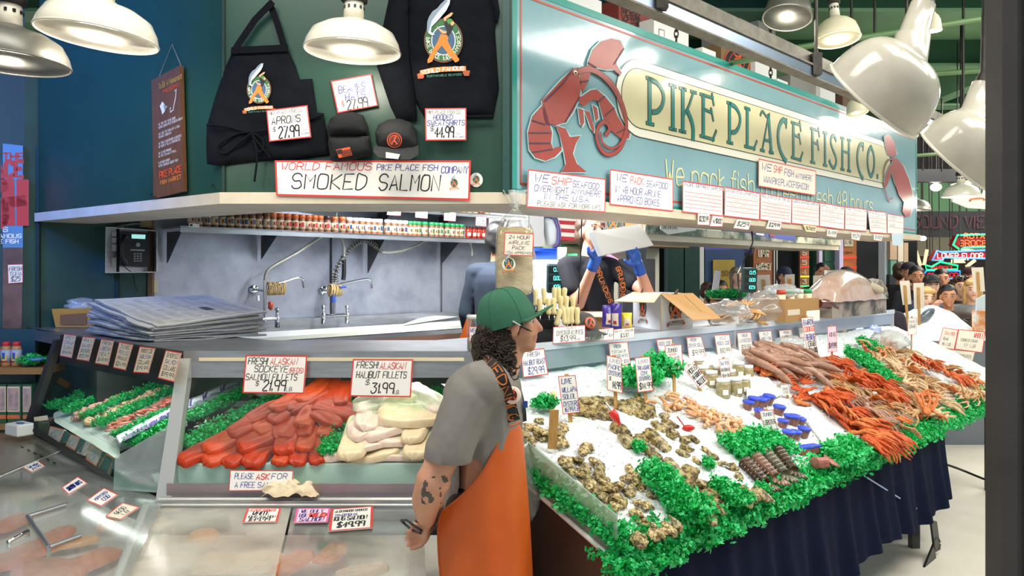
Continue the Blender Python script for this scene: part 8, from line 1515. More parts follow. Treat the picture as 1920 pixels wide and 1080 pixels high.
# white emblem box
A0 = wt(1239,620); L0 = wt(1187,611); R0 = wt(1299,617); H_ = .205; t = thing('emblem_box', 'white shipping box with brown fish emblems and open kraft flaps', 'box', A0); BK = L0+(R0-A0)
mb = MB(); WBOX = M('white_box_board', '#dcdfe4', .6)
for p0, p1 in ((L0, A0),(A0, R0),(R0, BK),(BK, L0)): n_ = (p1-p0).cross(Z).normalized(); mb.slab([p0, p1, p1+Z*H_, p0+Z*H_], -n_*.005, WBOX, KRL)
mb.part('body', t)
def boxface(p0, p1):
 u_ = (p1-p0); n_ = u_.cross(Z).normalized()
 if n_.y > 0: n_ = -n_
 return lambda s, v_, o=0: p0+u_*s+Z*(H_*v_)+n_*o, n_
EB = {k: v for k, v in LB_.items()}
for p0, p1, s0 in ((L0, A0,.38),(A0, R0,.45)):
 f, n_ = boxface(p0, p1); wd_ = (p1-p0).length; mb = MB(); k = .052
 sv = dict(LB_); LB_.update(ring=M('box_brown', '#3f2c22', .6),rim=M('box_brown2', '#5c4030', .6),white=M('box_cream', '#d8cfc4', .6),globe=M('box_brown3', '#2c2018', .6),orange=M('box_orange', '#d8622a', .6),ban=M('box_banner', '#5c4030', .6),tail=M('box_tail', '#c2502a', .6),silver=M('box_brown4', '#4a3528', .6),grey=M('box_brown5', '#6a5040', .6),skin=M('box_orange', ''),hat=M('box_brown', ''))
 emblem(mb, lambda x, y, o: f(s0+x*k/wd_, .60+y*k/H_, .001+o),n_, k, True, False, True); LB_.update(sv); mb.part('emblem_print', t)
f, n_ = boxface(A0, R0); mb = MB(); [mb.ribbon([f(.78,.55-.07*i, .001),f(.96,.55-.07*i, .001)], .004, n_, M('print_grey', '#9aa4b0', .6)) for i in range(4)]; mb.part('small_print', t)
mb = MB(); q_ = [P(x, y, YY) for x, y, YY in ((1187,571,4.5),(1239,547,4.29),(1198,543,4.2),(1157,563,4.35))]; mb.slab([L0+Z*H_, A0+Z*H_, P(1226,568,4.12),P(1152,566,4.25)],Z*.004, KRL); mb.part('flap', t)
mb = MB(); mb.slab([A0+Z*H_, R0+Z*H_, P(1352,598,4.35),P(1299,601,4.05)],Z*.004, M('kraft_flap', '#b98f5c', .7)); mb.ribbon([P(1283,556,4.32)+Z*.006, P(1315,586,4.2)+Z*.006], .004, Z, BLK); mb.part('flap', t)
bag('plastic_bag', 'clear bag of crab lying right of the white emblem box', wt(1372,612)+V((0,.12,.07)),(.16,.11,.075),31, mat=glass('crab_bag', '#f0ece6', .22,.12,1.4))
bag('plastic_bag', 'tall clear bag leaning behind the crab bundle', wt(1445,606)+V((0,.15,.09)),(.16,.10,.10),37, mat=glass('crab_bag', ''))
CRBN = M('crab_golden', '#c08a4a', .5, col2='#d8ae72', scale=25)
for i, (x, y, s) in enumerate(((1352,598,.11),(1378,592,.13),(1400,585,.14),(1425,592,.13),(1410,568,.13),(1378,570,.12),(1448,603,.08))):
 pr_ = crabcluster('crab_bundle', CRBN, 60+i, 6) if i == 0 else pr_; w_ = wt(x, 610)+V((0,.12,0)); w_.z = P(x, y, w_.y).z-.02
 put(pr_, USED, w_, Z, V((R.uniform(-1,1),R.uniform(-1,1),0)),s*1.1, f'{ORD[i]} golden crab bundle in the clear bags on the worktop', 'golden crab bundles')
t = thing('garnish_plate', 'grey plate piled with green parsley near the scale display', 'plate', wt(1362,577)); c = wt(1362,577)+V((0,.0,.05)); mb = MB(); mb.lathe([(.05,0),(.13,.02),(.14,.024),(.12,.022),(0,.012)],DSTEEL, Matrix.Translation(c),28); mb.part('plate', t); parsley('parsley', None, [c+V((-.14,0,.04)),c+V((.14,.02,.04))], .07,170,.06, Z, 0,71, t)
mb = MB(); c2 = c+V((-.02,.02,.05)); mb.slab([P(1334,552, c.y),P(1346,553, c.y),P(1352,508, c.y),P(1341,507, c.y)],V((0,.02,0)),M('wrapped_knife_white', '#e9e2e8', .4)); mb.obj('wrapped_sign', 'pink printed white card standing in the parsley plate', 'sign')
# scale displays
def display(lab, x0, y0, x1, y1, Y, foot, nl=3):
 a_, b2 = P(x0, y1, Y),P(x1, y0, Y); w_, h_ = b2.x-a_.x, b2.z-a_.z; c = V(((a_.x+b2.x)/2, Y, (a_.z+b2.z)/2)); t = thing('scale_display', lab, 'scale display', V((c.x, c.y, foot))); X = Matrix.Translation(c) @ Euler((.12,0,.12)).to_matrix().to_4x4()
 mb = MB(); mb.box((0,0,0),(w_, .05, h_),M('display_green_black', '#1c3634', .4),X, b=.008); mb.part('housing', t); mb = MB()
 for i in range(nl):
  z = h_*(.32-.3*i); mb.box((-.0,-.026, z),(w_*.86,.003, h_*.2),BLACKP, X)
 mb.part('screen_strips', t); tx = MB()
 for i in range(nl):
  z = h_*(.32-.3*i); write(tx, ('0.15', '0.00', '10.51')[i] if nl == 3 else '0.00', M('led_cyan', '#5ff0e0', .3, emit=1.2),lambda s, v_: X @ V(((s-.5)*w_*.7,-.0285, z-h_*.06+v_*h_*.13)),.35,.95,0,1, V((0,-1,0)),.14,0)
 tx.part('digits', t); mb = MB(); mb.tube([(c.x, c.y+.01, foot),(c.x, c.y+.01, c.z-h_/2)], .012, STEEL, 8); mb.part('pole', t); mb = MB(); mb.lathe([(.06,0),(.06,.01),(0,.012)],STEEL, Matrix.Translation((c.x, c.y+.01, foot)),16); mb.part('base', t); return t
display('green black scale display on a steel pole by the golden crab', 1391,502,1418,548,5.1, ZT); display('green black scale display on the white machine behind the hanging bag', 1025,495,1055,549,5.3,1.25)
mb = MB(); mb.tube(smoothpts([P(1409,430,5.6),P(1411,455,5.6),P(1403,472,5.6),P(1409,478,5.6),P(1413,466,5.6),P(1404,470,5.6),P(1390,500,5.5),P(1384,515,5.3),P(1386,545,5.2),P(1390,560,5.2)], 6),.006, BLACKP, 6); mb.obj('black_cable', 'black looped cord hanging down to the scale display', 'cord')
mb = MB(); mb.tube([P(1091,405,4.4),P(1088,500,4.4),P(1084,570,4.4)], .004, BLACKP, 6); mb.obj('black_cable', 'thin black cord hanging straight in front of the black tee worker', 'cord')
# carton of jars, sausage pack, wrapped crab
def wbox(name, lab, x0, x1, yb, yt, mat, dep, cat='box'):
 a_, b2 = wt(x0, yb),wt(x1, yb-(x1-x0)*.10); h_ = P(x0, yt, a_.y).z-ZT; mb = MB(); mb.slab([a_, b2, b2+Z*h_, a_+Z*h_], -N*dep, mat); return mb, a_, b2, h_
mb, a_, b2, h_ = wbox('', '', 1473,1536,605,562, KRF, .3); t = thing('jar_carton', 'low kraft carton packed with small jars near the case end', 'box', a_); mb.part('body', t); mb = MB(); mb.slab([a_+(b2-a_)*.05+Z*h_*.3+N*.001, a_+(b2-a_)*.4+Z*h_*.3+N*.001, a_+(b2-a_)*.4+Z*h_*.55+N*.001, a_+(b2-a_)*.05+Z*h_*.55+N*.001],N*.001, SAND); mb.part('box_label', t)
for i in range(7):
 p_ = a_+(b2-a_)*(.12+.13*i)-N*(.06+.05*(i % 2))+Z*h_*.75; m_ = [capm['red'],capm['white'],capm['green'],capm['brown'],capm['white'],capm['red'],capm['green']][i]; jr = thing('spice_jar', f'{ORD[i]} small jar from the left standing in the jar carton', 'jar', p_, 'jars in the carton'); mb = MB(); mb.lathe([(.028,0),(.028,.07)],LABC, Matrix.Translation(p_),14); mb.part('jar', jr); mb = MB(); mb.lathe([(.029,.07),(.029,.1),(0,.1)],m_, Matrix.Translation(p_),14); mb.part('cap', jr)
bag('wrapped_bundle', 'clear wrapped bundle lying on the jar carton', a_+(b2-a_)*.35-N*.12+Z*(h_+.05),(.12,.08,.05),41, 'bundle')
DRK = M('dark_sausage', '#4a1c1c', .2, col2='#6a2a26', scale=20)
for i in range(4): mb = MB(); p_ = wt(1548+i*10,600-i*1.5)+V((0,.1,.05)); mb.tube(smoothpts([p_-U*.02+Z*.06, p_+U*.12+Z*.05, p_+U*.26+Z*.02], 5),[.03]*11, DRK, 8); mb.obj('smoked_sausage', f'{ORD[i]} dark shiny sausage from the left beside the wrapped crab tray', 'sausage', 'dark sausages')
mb, a_, b2, h_ = wbox('', '', 1560,1662,597,566, M('striped_tray_side', '#9c8f86', .4, col2='#3a3532', scale=3, contrast=.9),.35); t = thing('wrapped_tray', 'big plastic wrapped tray of cooked seafood on the case end', 'tray', a_); mb.part('tray', t)
mb = MB(); ca = (a_+b2)/2-N*.18+Z*(h_+.0); mb.grid(lambda u, v: ca+U*(u-.5)*(b2-a_).length*1.0+(-N)*(v-.5)*.24+N*.08+Z*(.27*(max(0, math.sin(u*math.pi))**.5*max(0, math.sin(v*math.pi))**.5)*(1-.35*u)+.02*noise.noise(V((u*5, v*5,1)))),24,14, M('wrapped_pink', '#c98f74', .25, col2='#e3c4b0', scale=12)); mb.part('contents', t)
mb = MB(); mb.grid(lambda u, v: ca+U*(u-.5)*(b2-a_).length*1.03+(-N)*(v-.5)*.26+N*.08+Z*(.28*(max(0, math.sin(u*math.pi))**.45*max(0, math.sin(v*math.pi))**.45)*(1-.35*u)),24,14, glass('cling_film', '#f6f6f6', .14,.08,1.6)); mb.part('cling_film', t)
t = thing('small_box', 'small open box with tools on top of the wrapped tray', 'box', P(1596,540,7.0)); mb = MB(); c = P(1600,545,6.05); mb.box(c, (.12,.08,.06),KRL, b=.004); mb.part('box', t); mb = MB(); mb.tube([c+V((.04,0,.04)),c+V((.14,-.02,.03)),c+V((.22,0,.0))],[.02,.035,.03],M('work_glove', '#b8ab96', .8),8); mb.part('glove', t)
bag('plastic_bag', 'blue and white printed plastic bag hanging inside the case end', P(1628,640,6.3),(.11,.05,.14),51, mat=M('blue_print_bag', '#5a86e0', .2, col2='#dfe6f6', scale=12)); bag('plastic_bag', 'white plastic bag bunched behind the mauve crab legs', ion(*c6b(380,25),.06),(.10,.08,.05),53, mat=glass('white_bag', '#f1efec', .4,.2)); bag('plastic_bag', 'clear plastic bag bunched at the top of the pale crab heap', ion(*c66(300,90),.08),(.15,.1,.08),54, mat=glass('white_bag', ''))
mb, a_, b2, h_ = wbox('', '', 1513,1537,603,583, PAPER, .004); mb.obj('counter_card', 'small white card leaning on the jar carton', 'sign')
# stick signs seen from behind, on the far ice
mb = MB(); c0 = P(1445,574,7.2); mb.grid(lambda u, v: V((c0.x-.35+.9*u, 7.0+.5*v, 1.26+.16*math.sin(u*3.1)*math.sin(v*3.1)+.03*noise.noise(V((u*6, v*6,2))))),24,12, ICEM); mb.obj('ice_mound', 'white ice mound behind the golden crab, under the backs of signs', 'ice', None, 'stuff')
mb = MB(); mb.box((c0.x+.1,7.25,.63),(.95,.5,1.26),STEEL); mb.obj('ice_bin', 'steel bin carrying the ice mound behind the golden crab', 'bin')
for x0, y0, x1, y1, tl__, Y, lab in ((1422,516,1446,558,.12,6.9, 'blank sign back with diagonal stick, leftmost of the four'),(1472,515,1490,548,0,7.0, 'small blank sign back on a bright orange stick'),(1525,517,1546,546,0,7.1, 'square blank sign back, third from the left'),(1553,507,1580,550,.05,7.0, 'large tilted blank sign back by the lavender post'),(1692,527,1708,570,.12,7.75, 'tall tilted sign back left of the white fish sign'),(1714,531,1733,578,.03,7.75, 'white sign back on a stick before the far ice'),(1826,502,1846,546,.1,7.75, 'pale sign back at the edge of the dark column')):
 dx = (y1-y0)*tl__; sg_ = [P(x0+(-dx if tl__ else 0),y0, Y),P(x1-dx*.5, y0-1, Y),P(x1+dx*.2, y1, Y),P(x0+dx*.2, y1+2, Y)]; t = thing('stick_sign', lab, 'sign', (sg_[0]+sg_[2])/2); mb = MB(); mb.slab(sg_, V((0,.004,0)),M('sign_back_pale', '#e3d9c8', .6)); mb.part('panel', t)
 mb = MB(); xm = (x0+x1)/2; a_, b2 = P(xm-dx*.5-1, y0+8, Y-.01),P(xm+dx*.6, y1+(60 if x0 > 1690 else 34),Y-.01); s_ = V((.013,0,0)); mb.slab([b2-s_, b2+s_, a_+s_, a_-s_],V((0,-.008,0)),M('orange_stick', '#d9923a', .6) if 'orange' in lab else WOODSTICK); mb.part('stick', t)
# hanging airline pack bag
BP_ = 3.36; bp = lambda x, y, dy=0: P(x, y, BP_)+V((0, dy, 0)); t = thing('airline_pack_bag', 'tall clear bag of tan packing paper with airline pack card hanging from the soffit', 'bag', bp(965,550)); tb = [(378,8),(383,14),(388,6),(394,7),(408,22),(430,33),(445,35),(480,35),(520,36),(548,34),(556,20)]
def bagf(u, v, k=1.0, lo=0, hi=1):
 y = 378+(556-378)*(lo+(hi-lo)*v); r = lerpt(tb, y)*BP_/1440*k; a_ = u*6.2832; n_ = 1+.06*noise.noise(V((math.cos(a_)*2, math.sin(a_)*2, y*.03))); return bp(966+(y-378)*(-.01),y)+V((r*math.cos(a_)*n_, r*.72*math.sin(a_)*n_, 0))
mb = MB(); mb.grid(lambda u, v: bagf(u, v, .96,.27,1),30,24, M('tan_packing', '#cdb98c', .8, col2='#b59c6a', scale=9, detail=2, stretch=(2,2,6),bump=.4, bscale=25)); mb.part('packing_paper', t); mb = MB(); mb.grid(lambda u, v: bagf(u, v, 1.03),32,34, glass('pack_bag_film', '#f4f4f0', .13,.08,1.6)); mb.part('film', t)
mb = MB(); mb.tube([bp(964,384),bp(968,386),bp(966,390)], .012, glass('white_bag', ''),8); mb.grid(lambda u, v: bp(966,384)+V(((u-.5)*(.05+.06*v),.02*math.sin(u*12),.01+.055*v)),12,4, glass('white_bag', '')); mb.part('tied_top', t)
c9 = lambda pts: [(x/3.376+860, y/3.376+380) for x, y in pts]; plb = Pl((0, BP_-.085,0),(0,-1,0)); o = pxcard('bag_card', 'x', c9([(292,188),(476,196),(470,340),(284,332)]),plb, [('24 HOUR', 'k', .15,.85,.74,.15),('AIRLINE', 'k', .15,.85,.5,.15),('PACK', 'k', .28,.7,.27,.15),('(TSA APPROVED)', 'k', .08,.95,.08,.1)], .004, paper=M('cream_paper', '')); del o['category']; del o['label']
o.parent = t; o.location = o.location-t.location
mb = MB(); mb.slab([plb.at(*c9([(317+42*math.cos(k*.2618),390+42*math.sin(k*.2618))])[0], .003) for k in range(24)],V((0,-.001,0)),PAPER); e_ = mb.part('sticker', t); emblem_px(t, *c9([(318,384)])[0], 9, plb, .006, False, name='sticker_emblem')
# ================================================================= BEHIND: RIGHT INTERIOR
t = thing('printer', 'white label machine on the inner counter behind the hanging bag', 'machine', P(1045,560,5.6)); mb = MB(); a_, b2 = P(998,590,5.6),P(1080,487,5.6); mb.box(((a_.x+b2.x)/2,5.8,(1.0+b2.z)/2),(b2.x-a_.x, .4, b2.z-1.0),WHITE, b=.01); mb.part('housing', t); mb = MB(); p0 = P(1058,530,5.58); mb.box(p0,(.1,.02,.3),BLACKP); mb.part('dark_panel', t)
t = thing('storage_tub', 'blue plastic tub on the white label machine', 'tub', P(1028,486,5.7)); mb = MB(); mb.hexa([P(1006,486,5.65),P(1049,486,5.65),P(1049,484,5.9),P(1008,484,5.9)],[P(1002,468,5.62),P(1054,468,5.62),P(1054,467,5.93),P(1004,467,5.93)],M('blue_plastic', '#2353c8', .35)); mb.part('body', t); mb = MB(); mb.tube([P(1001,468,5.6),P(1055,468,5.6),P(1055,467,5.95),P(1003,467,5.95)], .012, M('blue_plastic', ''),6, closed=True); mb.part('rim', t)
mb = MB(); mb.lathe([(.035,0),(.035,.09),(0,.09)],WHITE, Matrix.Translation(P(1054,487,5.6)),16); mb.obj('paper_roll', 'white paper roll right of the blue tub', 'roll'); mb = MB(); mb.box(P(1071,482,5.65),(.1,.06,.05),M('green_pack', '#4fae7c', .5),b=.008); mb.obj('green_pack', 'green wipes pack right of the white paper roll', 'pack')
t = thing('folded_chair', 'white and purple plastic chair stored on the inner shelf', 'chair', P(1030,462,6.6)); mb = MB(); pillow(mb, [(1016,412),(1024,407),(1038,412),(1045,430),(1044,455),(1036,463),(1024,460),(1020,440)],lambda x, y, o: P(x, y, 6.6)+V((0,-o, 0)),.05, PLASTW, 5); mb.part('seat_shell', t); mb = MB(); mb.tube(smoothpts([P(x, y, 6.6) for x, y in ((1016,412),(1026,406),(1040,411),(1047,430),(1046,456),(1037,464))], 5),.022, M('purple_trim', '#5a4a80', .4),8); mb.part('trim', t)
mb = MB(); mb.box(P(1005,425,6.5),(.12,.3,.35),GBX); mb.obj('grey_bin', 'grey bin left of the stored white chair', 'bin')
t = thing('flag', 'red and white striped flag hung on the inner wall behind the worker', 'flag', P(1090,445,7.9)); mb = MB()
fl = lambda u, v: BACK.at(1046+112*u, 398+52*v+7*u, .05+.02*math.sin(u*14))
for i in range(7): mb.grid(lambda u, v, i=i: fl(u, (i+v)/7),24,1, M('flag_red', '#b52a36', .8) if i % 2 == 0 else M('flag_white', '#e4ded6', .8))
mb.part('cloth', t)
mb = MB(); a_ = BACK.at(1045,458,.02); b2 = BACK.at(1092,490,.02); w_ = BACK.at(1092,458,.02); w_.z = a_.z; b3 = BACK.at(1045,490,.02); b3.z = b2.z; mb.slab([b3, b2, w_, a_],N*.05, M('green_cabinet', '#5a9a66', .5)); o = mb.obj('green_cabinet', 'light green cabinet on the inner wall under the flag', 'cabinet'); m2 = MB(); e = lambda p, k: p+((b3+b2+w_+a_)/4-p)*k+N*.052; m2.slab([e(b3,.22),e(b2,.22),e(w_, .22),e(a_, .22)],N*.004, M('cabinet_panel', '#b8ac86', .6)); m2.part('door', o)
for i, (x0, x1, ex) in enumerate(((1134,1172,1150),(1172,1210,1181))):
 a_, b2 = BACK.at(x0,436,.04),BACK.at(x1,436,.04); b2.z = a_.z; mb = MB(); mb.slab([a_, b2, b2+Z*.42, a_+Z*.42],N*.25, WBX); o = mb.obj('emblem_carton', 'white carton with emblem by the flag, the left one' if i == 0 else 'white carton with emblem by the flag, the right one', 'box'); emblem_px(o, ex, 418,12, Pl(a_+N*.252, N),.003, False, banner=False)
mb = MB(); a_, b2 = BACK.at(1045,458,.0),BACK.at(1245,450,.0); b2.z = a_.z; mb.slab([a_, b2, b2+Z*.03, a_+Z*.03],N*.35, M('brown_shelf', '#7a6248', .7)); mb.obj('inner_shelf', 'brown shelf on the inner wall under the flag and cartons', 'shelf')
mb = MB(); mb.box(P(1193,486,7.2)-Z*.8,(.3,.3,1.6),DSTEEL); mb.lathe([(.09,0),(.11,.16),(.12,.17),(.12,.19),(0,.19)],M('grey_bucket', '#5d6266', .5),Matrix.Translation(P(1193,486,7.2)),20); mb.obj('grey_bucket', 'grey bucket on an added dark support behind the blue gloved right hand', 'bucket')  # dark block added under the bucket to hold it up
mb = MB(); mb.slab([BACK.at(x, y, .02) for x, y in ((1202,490),(1208,494),(1213,486),(1217,492),(1222,493),(1222,501),(1216,500),(1210,507),(1203,500))],N*.02, YELB); mb.obj('fish_cutout', 'yellow fish shaped cutout on the pale inner wall', 'decoration')
mb = MB(); mb.tube([BACK.at(1140,478,.1),BACK.at(1176,500,.1)], .02, M('pink_reflection_glow', '#ff9ad8', .3, emit=1.5),8); mb.obj('pink_reflection', 'glowing pink streak standing for a neon reflection behind the worker shoulder', 'neon light')  # a neon reflection made as an emissive streak, not a lamp
# overhead rack under the sign soffit, hung with papers
rk = thing('overhead_rack', 'beige overhead rack inside the stall below the sign soffit', 'rack', P(1330,455,6.2)); RP = vpl((0,4.75),(1,5.75)); a_, b2 = RP.at(1206,445),RP.at(1573,445); zr = P(1240,452, RP.at(1240,452).y).z; a_.z = b2.z = zr
mb = MB(); mb.slab([a_, b2, b2-N*.5, a_-N*.5],Z*.05, BEIGE); mb.part('board', rk); mb = MB(); mb.slab([a_+Z*.05, b2+Z*.05, b2+Z*.11, a_+Z*.11],N*.02, M('green_edge', '#3c5a4a', .6, col2='#cfc8ae', scale=4, contrast=.8)); mb.part('edge', rk)
for i, (x0, x1, y0, y1, m_, lab) in enumerate(((1212,1240,418,432, KRF, 'kraft box on the overhead rack, leftmost'),(1298,1322,420,440, WBX, 'white box on the overhead rack behind the first price slips'),(1326,1352,424,441, WBX, 'white box on the overhead rack, right of the other white box'))): o, *_ = ubox('rack_box', lab, x0, x1, y0,4.85, m_, .2, zr+.11)
mb = MB(); mb.slab([RP.at(x, y, .05) for x, y in ((1238,414),(1306,415),(1304,432),(1252,440),(1238,430))],N*.003, M('barcode_paper', '#dcd8d2', .6)); o = mb.obj('barcode_sheet', 'hanging paper with big black barcode under the soffit', 'paper'); m2 = MB(); [m2.ribbon([RP.at(1241+i*3.2,416,.056),RP.at(1241+i*3.2,430-(i % 3),.056)], .005+.004*(i % 3),N, BLK) for i in range(10)]; m2.part('barcode', o)
mb = MB(); mb.slab([RP.at(x, y, .06) for x, y in ((1412,428),(1490,440),(1488,452),(1412,441))],N*.01, M('blue_banner', '#2f3f9a', .4)); o = mb.obj('blue_banner', 'blue printed banner on the overhead rack edge', 'banner'); m2 = MB(); [m2.ribbon([RP.at(x, y, .075),RP.at(x+w2, y+w2*.15,.075)], .02, N, m_) for x, y, w2, m_ in ((1418,438,14, PAPER),(1444,441,8, REDL),(1436,434,10, PAPER))]; m2.part('print', o)
# ================================================================= FAR SIDE
struct('door_1', farbox('d', 1322,1396,468,900, M('blue_door', '#2a4a78', .5),.12,12.15,0)); mb = farbox('w', 1337,1378,487,553, M('door_window_yellow', '#b99a3c', .4, col2='#a88a34', scale=6),.02,12.1); struct('window_1', mb)
tx = MB(); write(tx, '501', M('gold_number', '#6d5824', .5),lambda s, t_: P(1353+15*s, 517-9*t_, 12.08),0,1,0,1, V((0,-1,0)),.16,0); tx.obj('door_number', 'number 501 painted on the yellow door window', 'number')
FT = V((0,-1,0)); CRT = M('cream_letters', '#d8cdb4', .5)
mb = farbox('p', 1413,1449,420,900, BROWNW, .06,12.05,0); o = mb.obj('market_panel', 'brown wood panel lettered lower market in the far background', 'sign'); tx = MB(); write(tx, 'LOWER', CRT, lambda s, t_: P(1423+18*s, 481-15*t_, 12.03),0,1,0,1, FT, .16,0); write(tx, 'MARKET', CRT, lambda s, t_: P(1419+27*s, 506-12*t_, 12.03),0,1,0,1, FT, .2,0); tx.part('lettering', o)
struct('trim_12', farbox('t', 1451,1453,450,900, ALU, .05,12.02,0)); struct('trim_13', farbox('t', 1456,1458,450,900, ALU, .05,12.02,0))
mb = farbox('n', 1500,1517,420,900, M('number_board_brown', '#9a6a44', .6),.06,12.0,0); o = mb.obj('number_board', 'brown floor number board with red and green neon bars', 'sign'); tx = MB()
for i, ch_ in enumerate('6543'): write(tx, ch_, M('grey_digit', '#c9bfae', .5),lambda s, t_, i=i: P(1505+7*s, 478+i*18-8*t_, 11.97),0,1,0,1, FT, .2,0)
tx.part('digits', o)
for x0, x1, ys in ((1501,1517,((482.5, 'r'),(500.5, 'r'),(518.5, 'y'),(536.5, 'g'))),(1581,1606,((483, 'r'),(501.5, 'r'),(520, 'y')))):
 for i, (y, k) in enumerate(ys): mb = MB(); mb.tube([P(x0, y, 11.94),P(x1, y, 11.94)], .011, {'r': M('neon_red', '#ff1a1a', .3, emit=1.8), 'y': M('neon_yellow', '#d8e02a', .3, emit=1.5), 'g': M('neon_green', '#2ae070', .3, emit=1.5)}[k], 6); mb.obj('neon_bar', f'{ORD[i]} glowing bar from the top on the {"number board" if x0 < 1550 else "orange brown board by the lavender post"}', 'neon light', 'neon level bars')
mb = farbox('l', 1581,1606,420,900, M('orange_board', '#b5743e', .6),.06,12.0,0); o = mb.obj('crafts_board', 'orange brown board with small cream sign behind the cap man', 'sign'); m2 = farbox('c', 1583,1600,448,462, CRT, .02,11.97); m2.part('cream_plate', o); tx = MB(); write(tx, 'L S', BLK, lambda s, t_: P(1586+10*s, 457-5*t_, 11.95),0,1,0,1, FT, .2,0); write(tx, 'e Crafts', BLK, lambda s, t_: P(1582+16*s, 475-4*t_, 11.97),0,1,0,1, FT, .2,0); tx.part('lettering', o)
for k, (x0, y0, x1, y1) in enumerate(((1546,455,1570,490),(1546,496,1570,545))): struct('trim_%d' % (14+k),farbox('p', x0, x1, y0, y1, M('green_panel_edge', '#2f5c44', .5),.02,11.97))
for i, (x0, x1, y0, y1, m_, lab) in enumerate(((1669,1682,445,487, M('tan_goods', '#b0957a', .6), 'tan bundle on the stall at the far left of the passage'),(1670,1681,488,515, M('green_goods', '#5d8a7a', .6), 'green labelled tin on the passage stall'),(1684,1694,450,490, M('pale_goods', '#cdbfae', .6), 'pale hanging goods on the passage stall'),(1684,1692,490,515, M('green_goods', ''), 'teal tin right of the green tin on the passage stall'),(1695,1703,455,492, M('tan_goods', ''), 'tan hanging goods nearest the passage'))): farbox('g', x0, x1, y0, y1, m_, .3,11.4).obj('stall_goods', lab, 'goods')
farbox('g', 1668,1704,515,900, DARKW, .4,11.4,0).obj('passage_stall', 'dark stall counter carrying goods at the left of the passage', 'stall')
# dark board and neon signs
mb = farbox('s', 1721,1900,396,444, M('dark_board', '#1b1c20', .6),.12,11.6); o = mb.obj('dark_sign_board', 'long dark board with dim red letters above the neon signs', 'sign'); tx = MB(); write(tx, 'SOUND VIEW', M('dim_red', '#5a2430', .6),lambda s, t_: P(1708+155*s, 427-22*t_, 11.57),0.02,1,0,1, FT, .11,0); tx.part('lettering', o); mb = MB(); [mb.tube([P(x, 398,11.66),V((P(x, 0,11.66).x, 11.66,4.35))], .012, IRON, 5) for x in (1728,1835)]; mb.part('hanging_rods', o)
NR = M('neon_red', ''); NO = M('neon_orange', '#ff6a3a', .3, emit=1.5); NG = M('neon_green_bright', '#26f08a', .3, emit=1.5); NB = M('neon_blue', '#4a8cff', .3, emit=1.5); NWH = M('neon_pale', '#ffd8cc', .3, emit=1.3); RBK = M('neon_back_red', '#7a1014', .5); DBK = M('neon_back_dark', '#1a1214', .5)
def neonsign(lab, poly, back, edge, words, Y):
 t = thing('neon_sign', lab, 'neon sign', P(*poly[0],Y)); mb = MB(); mb.slab([P(x, y, Y) for x, y in poly],V((0,.12,0)),back); mb.part('panel', t); mb = MB(); mb.tube([P(x, y, Y-.02) for x, y in poly], .014, edge, 6, closed=True); mb.part('outline_tube', t); tx = MB()
 for w_, m_, x0, x1, y, h in words: write(tx, w_, m_, lambda s, t_: P(x0+(x1-x0)*s, y-h*t_, Y-.025),0,1,0,1, FT, .15,0)
 tx.part('lettering', t); mb = MB(); [mb.tube([P(x, poly[1][1],Y+.06),V((P(x, 0, Y).x, Y+.06,4.35))], .008, IRON, 5) for x in (poly[0][0]+14, poly[0][0]+52)]; mb.part('hanging_rods', t)
neonsign('red and green neon sign reading rotary grocery near the dark column', [(1787,459),(1795,441),(1900,438),(1900,462),(1808,464),(1801,469)],RBK, NG, [('ROTARY', NO, 1808,1866,447,9),('GROCERY', NO, 1799,1872,461,10)], 11.0)
neonsign('red arrow shaped neon sign reading lower floor with blue outline', [(1748,488),(1757,470),(1765,473),(1900,467),(1900,486),(1770,483),(1768,488)],M('neon_back_bright', '#b0141c', .5),NB, [('LOWER FLOOR', NWH, 1758,1843,484,9)], 10.8)
neonsign('green edged dark neon sign reading market grill above the crowd', [(1735,497),(1747,500),(1763,491),(1796,498),(1795,505),(1737,506)],DBK, NG, [('MARKET', NR, 1747,1786,505,6)], 11.2)
neonsign('small red and blue neon sign reading seafood behind the crowd', [(1730,516),(1738,507),(1800,508),(1800,522),(1738,522)],DBK, NB, [('GRILL', NR, 1752,1780,512,4),('SEAFOOD', NR, 1740,1796,519,7)], 11.3)
for i, (x0, y0, x1, y1, Y) in enumerate(((1717,470,1733,520,13.5),(1812,500,1828,488,13.0),(1738,468,1731,505,14.0))): mb = MB(); mb.tube([P(x0, y0, Y),P(x1, y1, Y)], .03, M('lit_tube', '#ffe0b0', .3, emit=.8),8); mb.tube([P(x0, y0, Y),V((P(x0, y0, Y).x, Y, 4.35))], .01, IRON, 5); mb.obj('light_strip', ['warm glowing strip slanting at the left of the passage', 'short warm glowing strip right of the lower floor sign', 'second slanting warm strip in the passage, farther back'][i], 'light')
for i, (x, y) in enumerate(((1812,474),(1800,488),(1795,493))): mb = MB(); mb.lathe([(.14,0),(.1,.05),(0,.07)],M('warm_globe', '#ffdf9a', .4, emit=2),Matrix.Translation(P(x, y, 12.5+i)),16); mb.tube([P(x, y-1,12.5+i),V((P(x, y, 12.5+i).x, 12.5+i, 4.35))], .01, IRON, 5); mb.obj('globe_lamp', ['warm round lamp over the lower floor sign, nearest', 'warm round lamp below the nearest one', 'warm round lamp lowest of the three over the passage'][i], 'lamp')
mb = MB(); mb.ell(P(1730,447,11.0),(.05,.05,.035),BULB); mb.tube([P(1730,445,11.0),V((P(1730,0,11).x, 11,4.35))], .01, IRON); mb.obj('bare_bulb_light', 'small glowing bulb under the left end of the dark board', 'lamp')
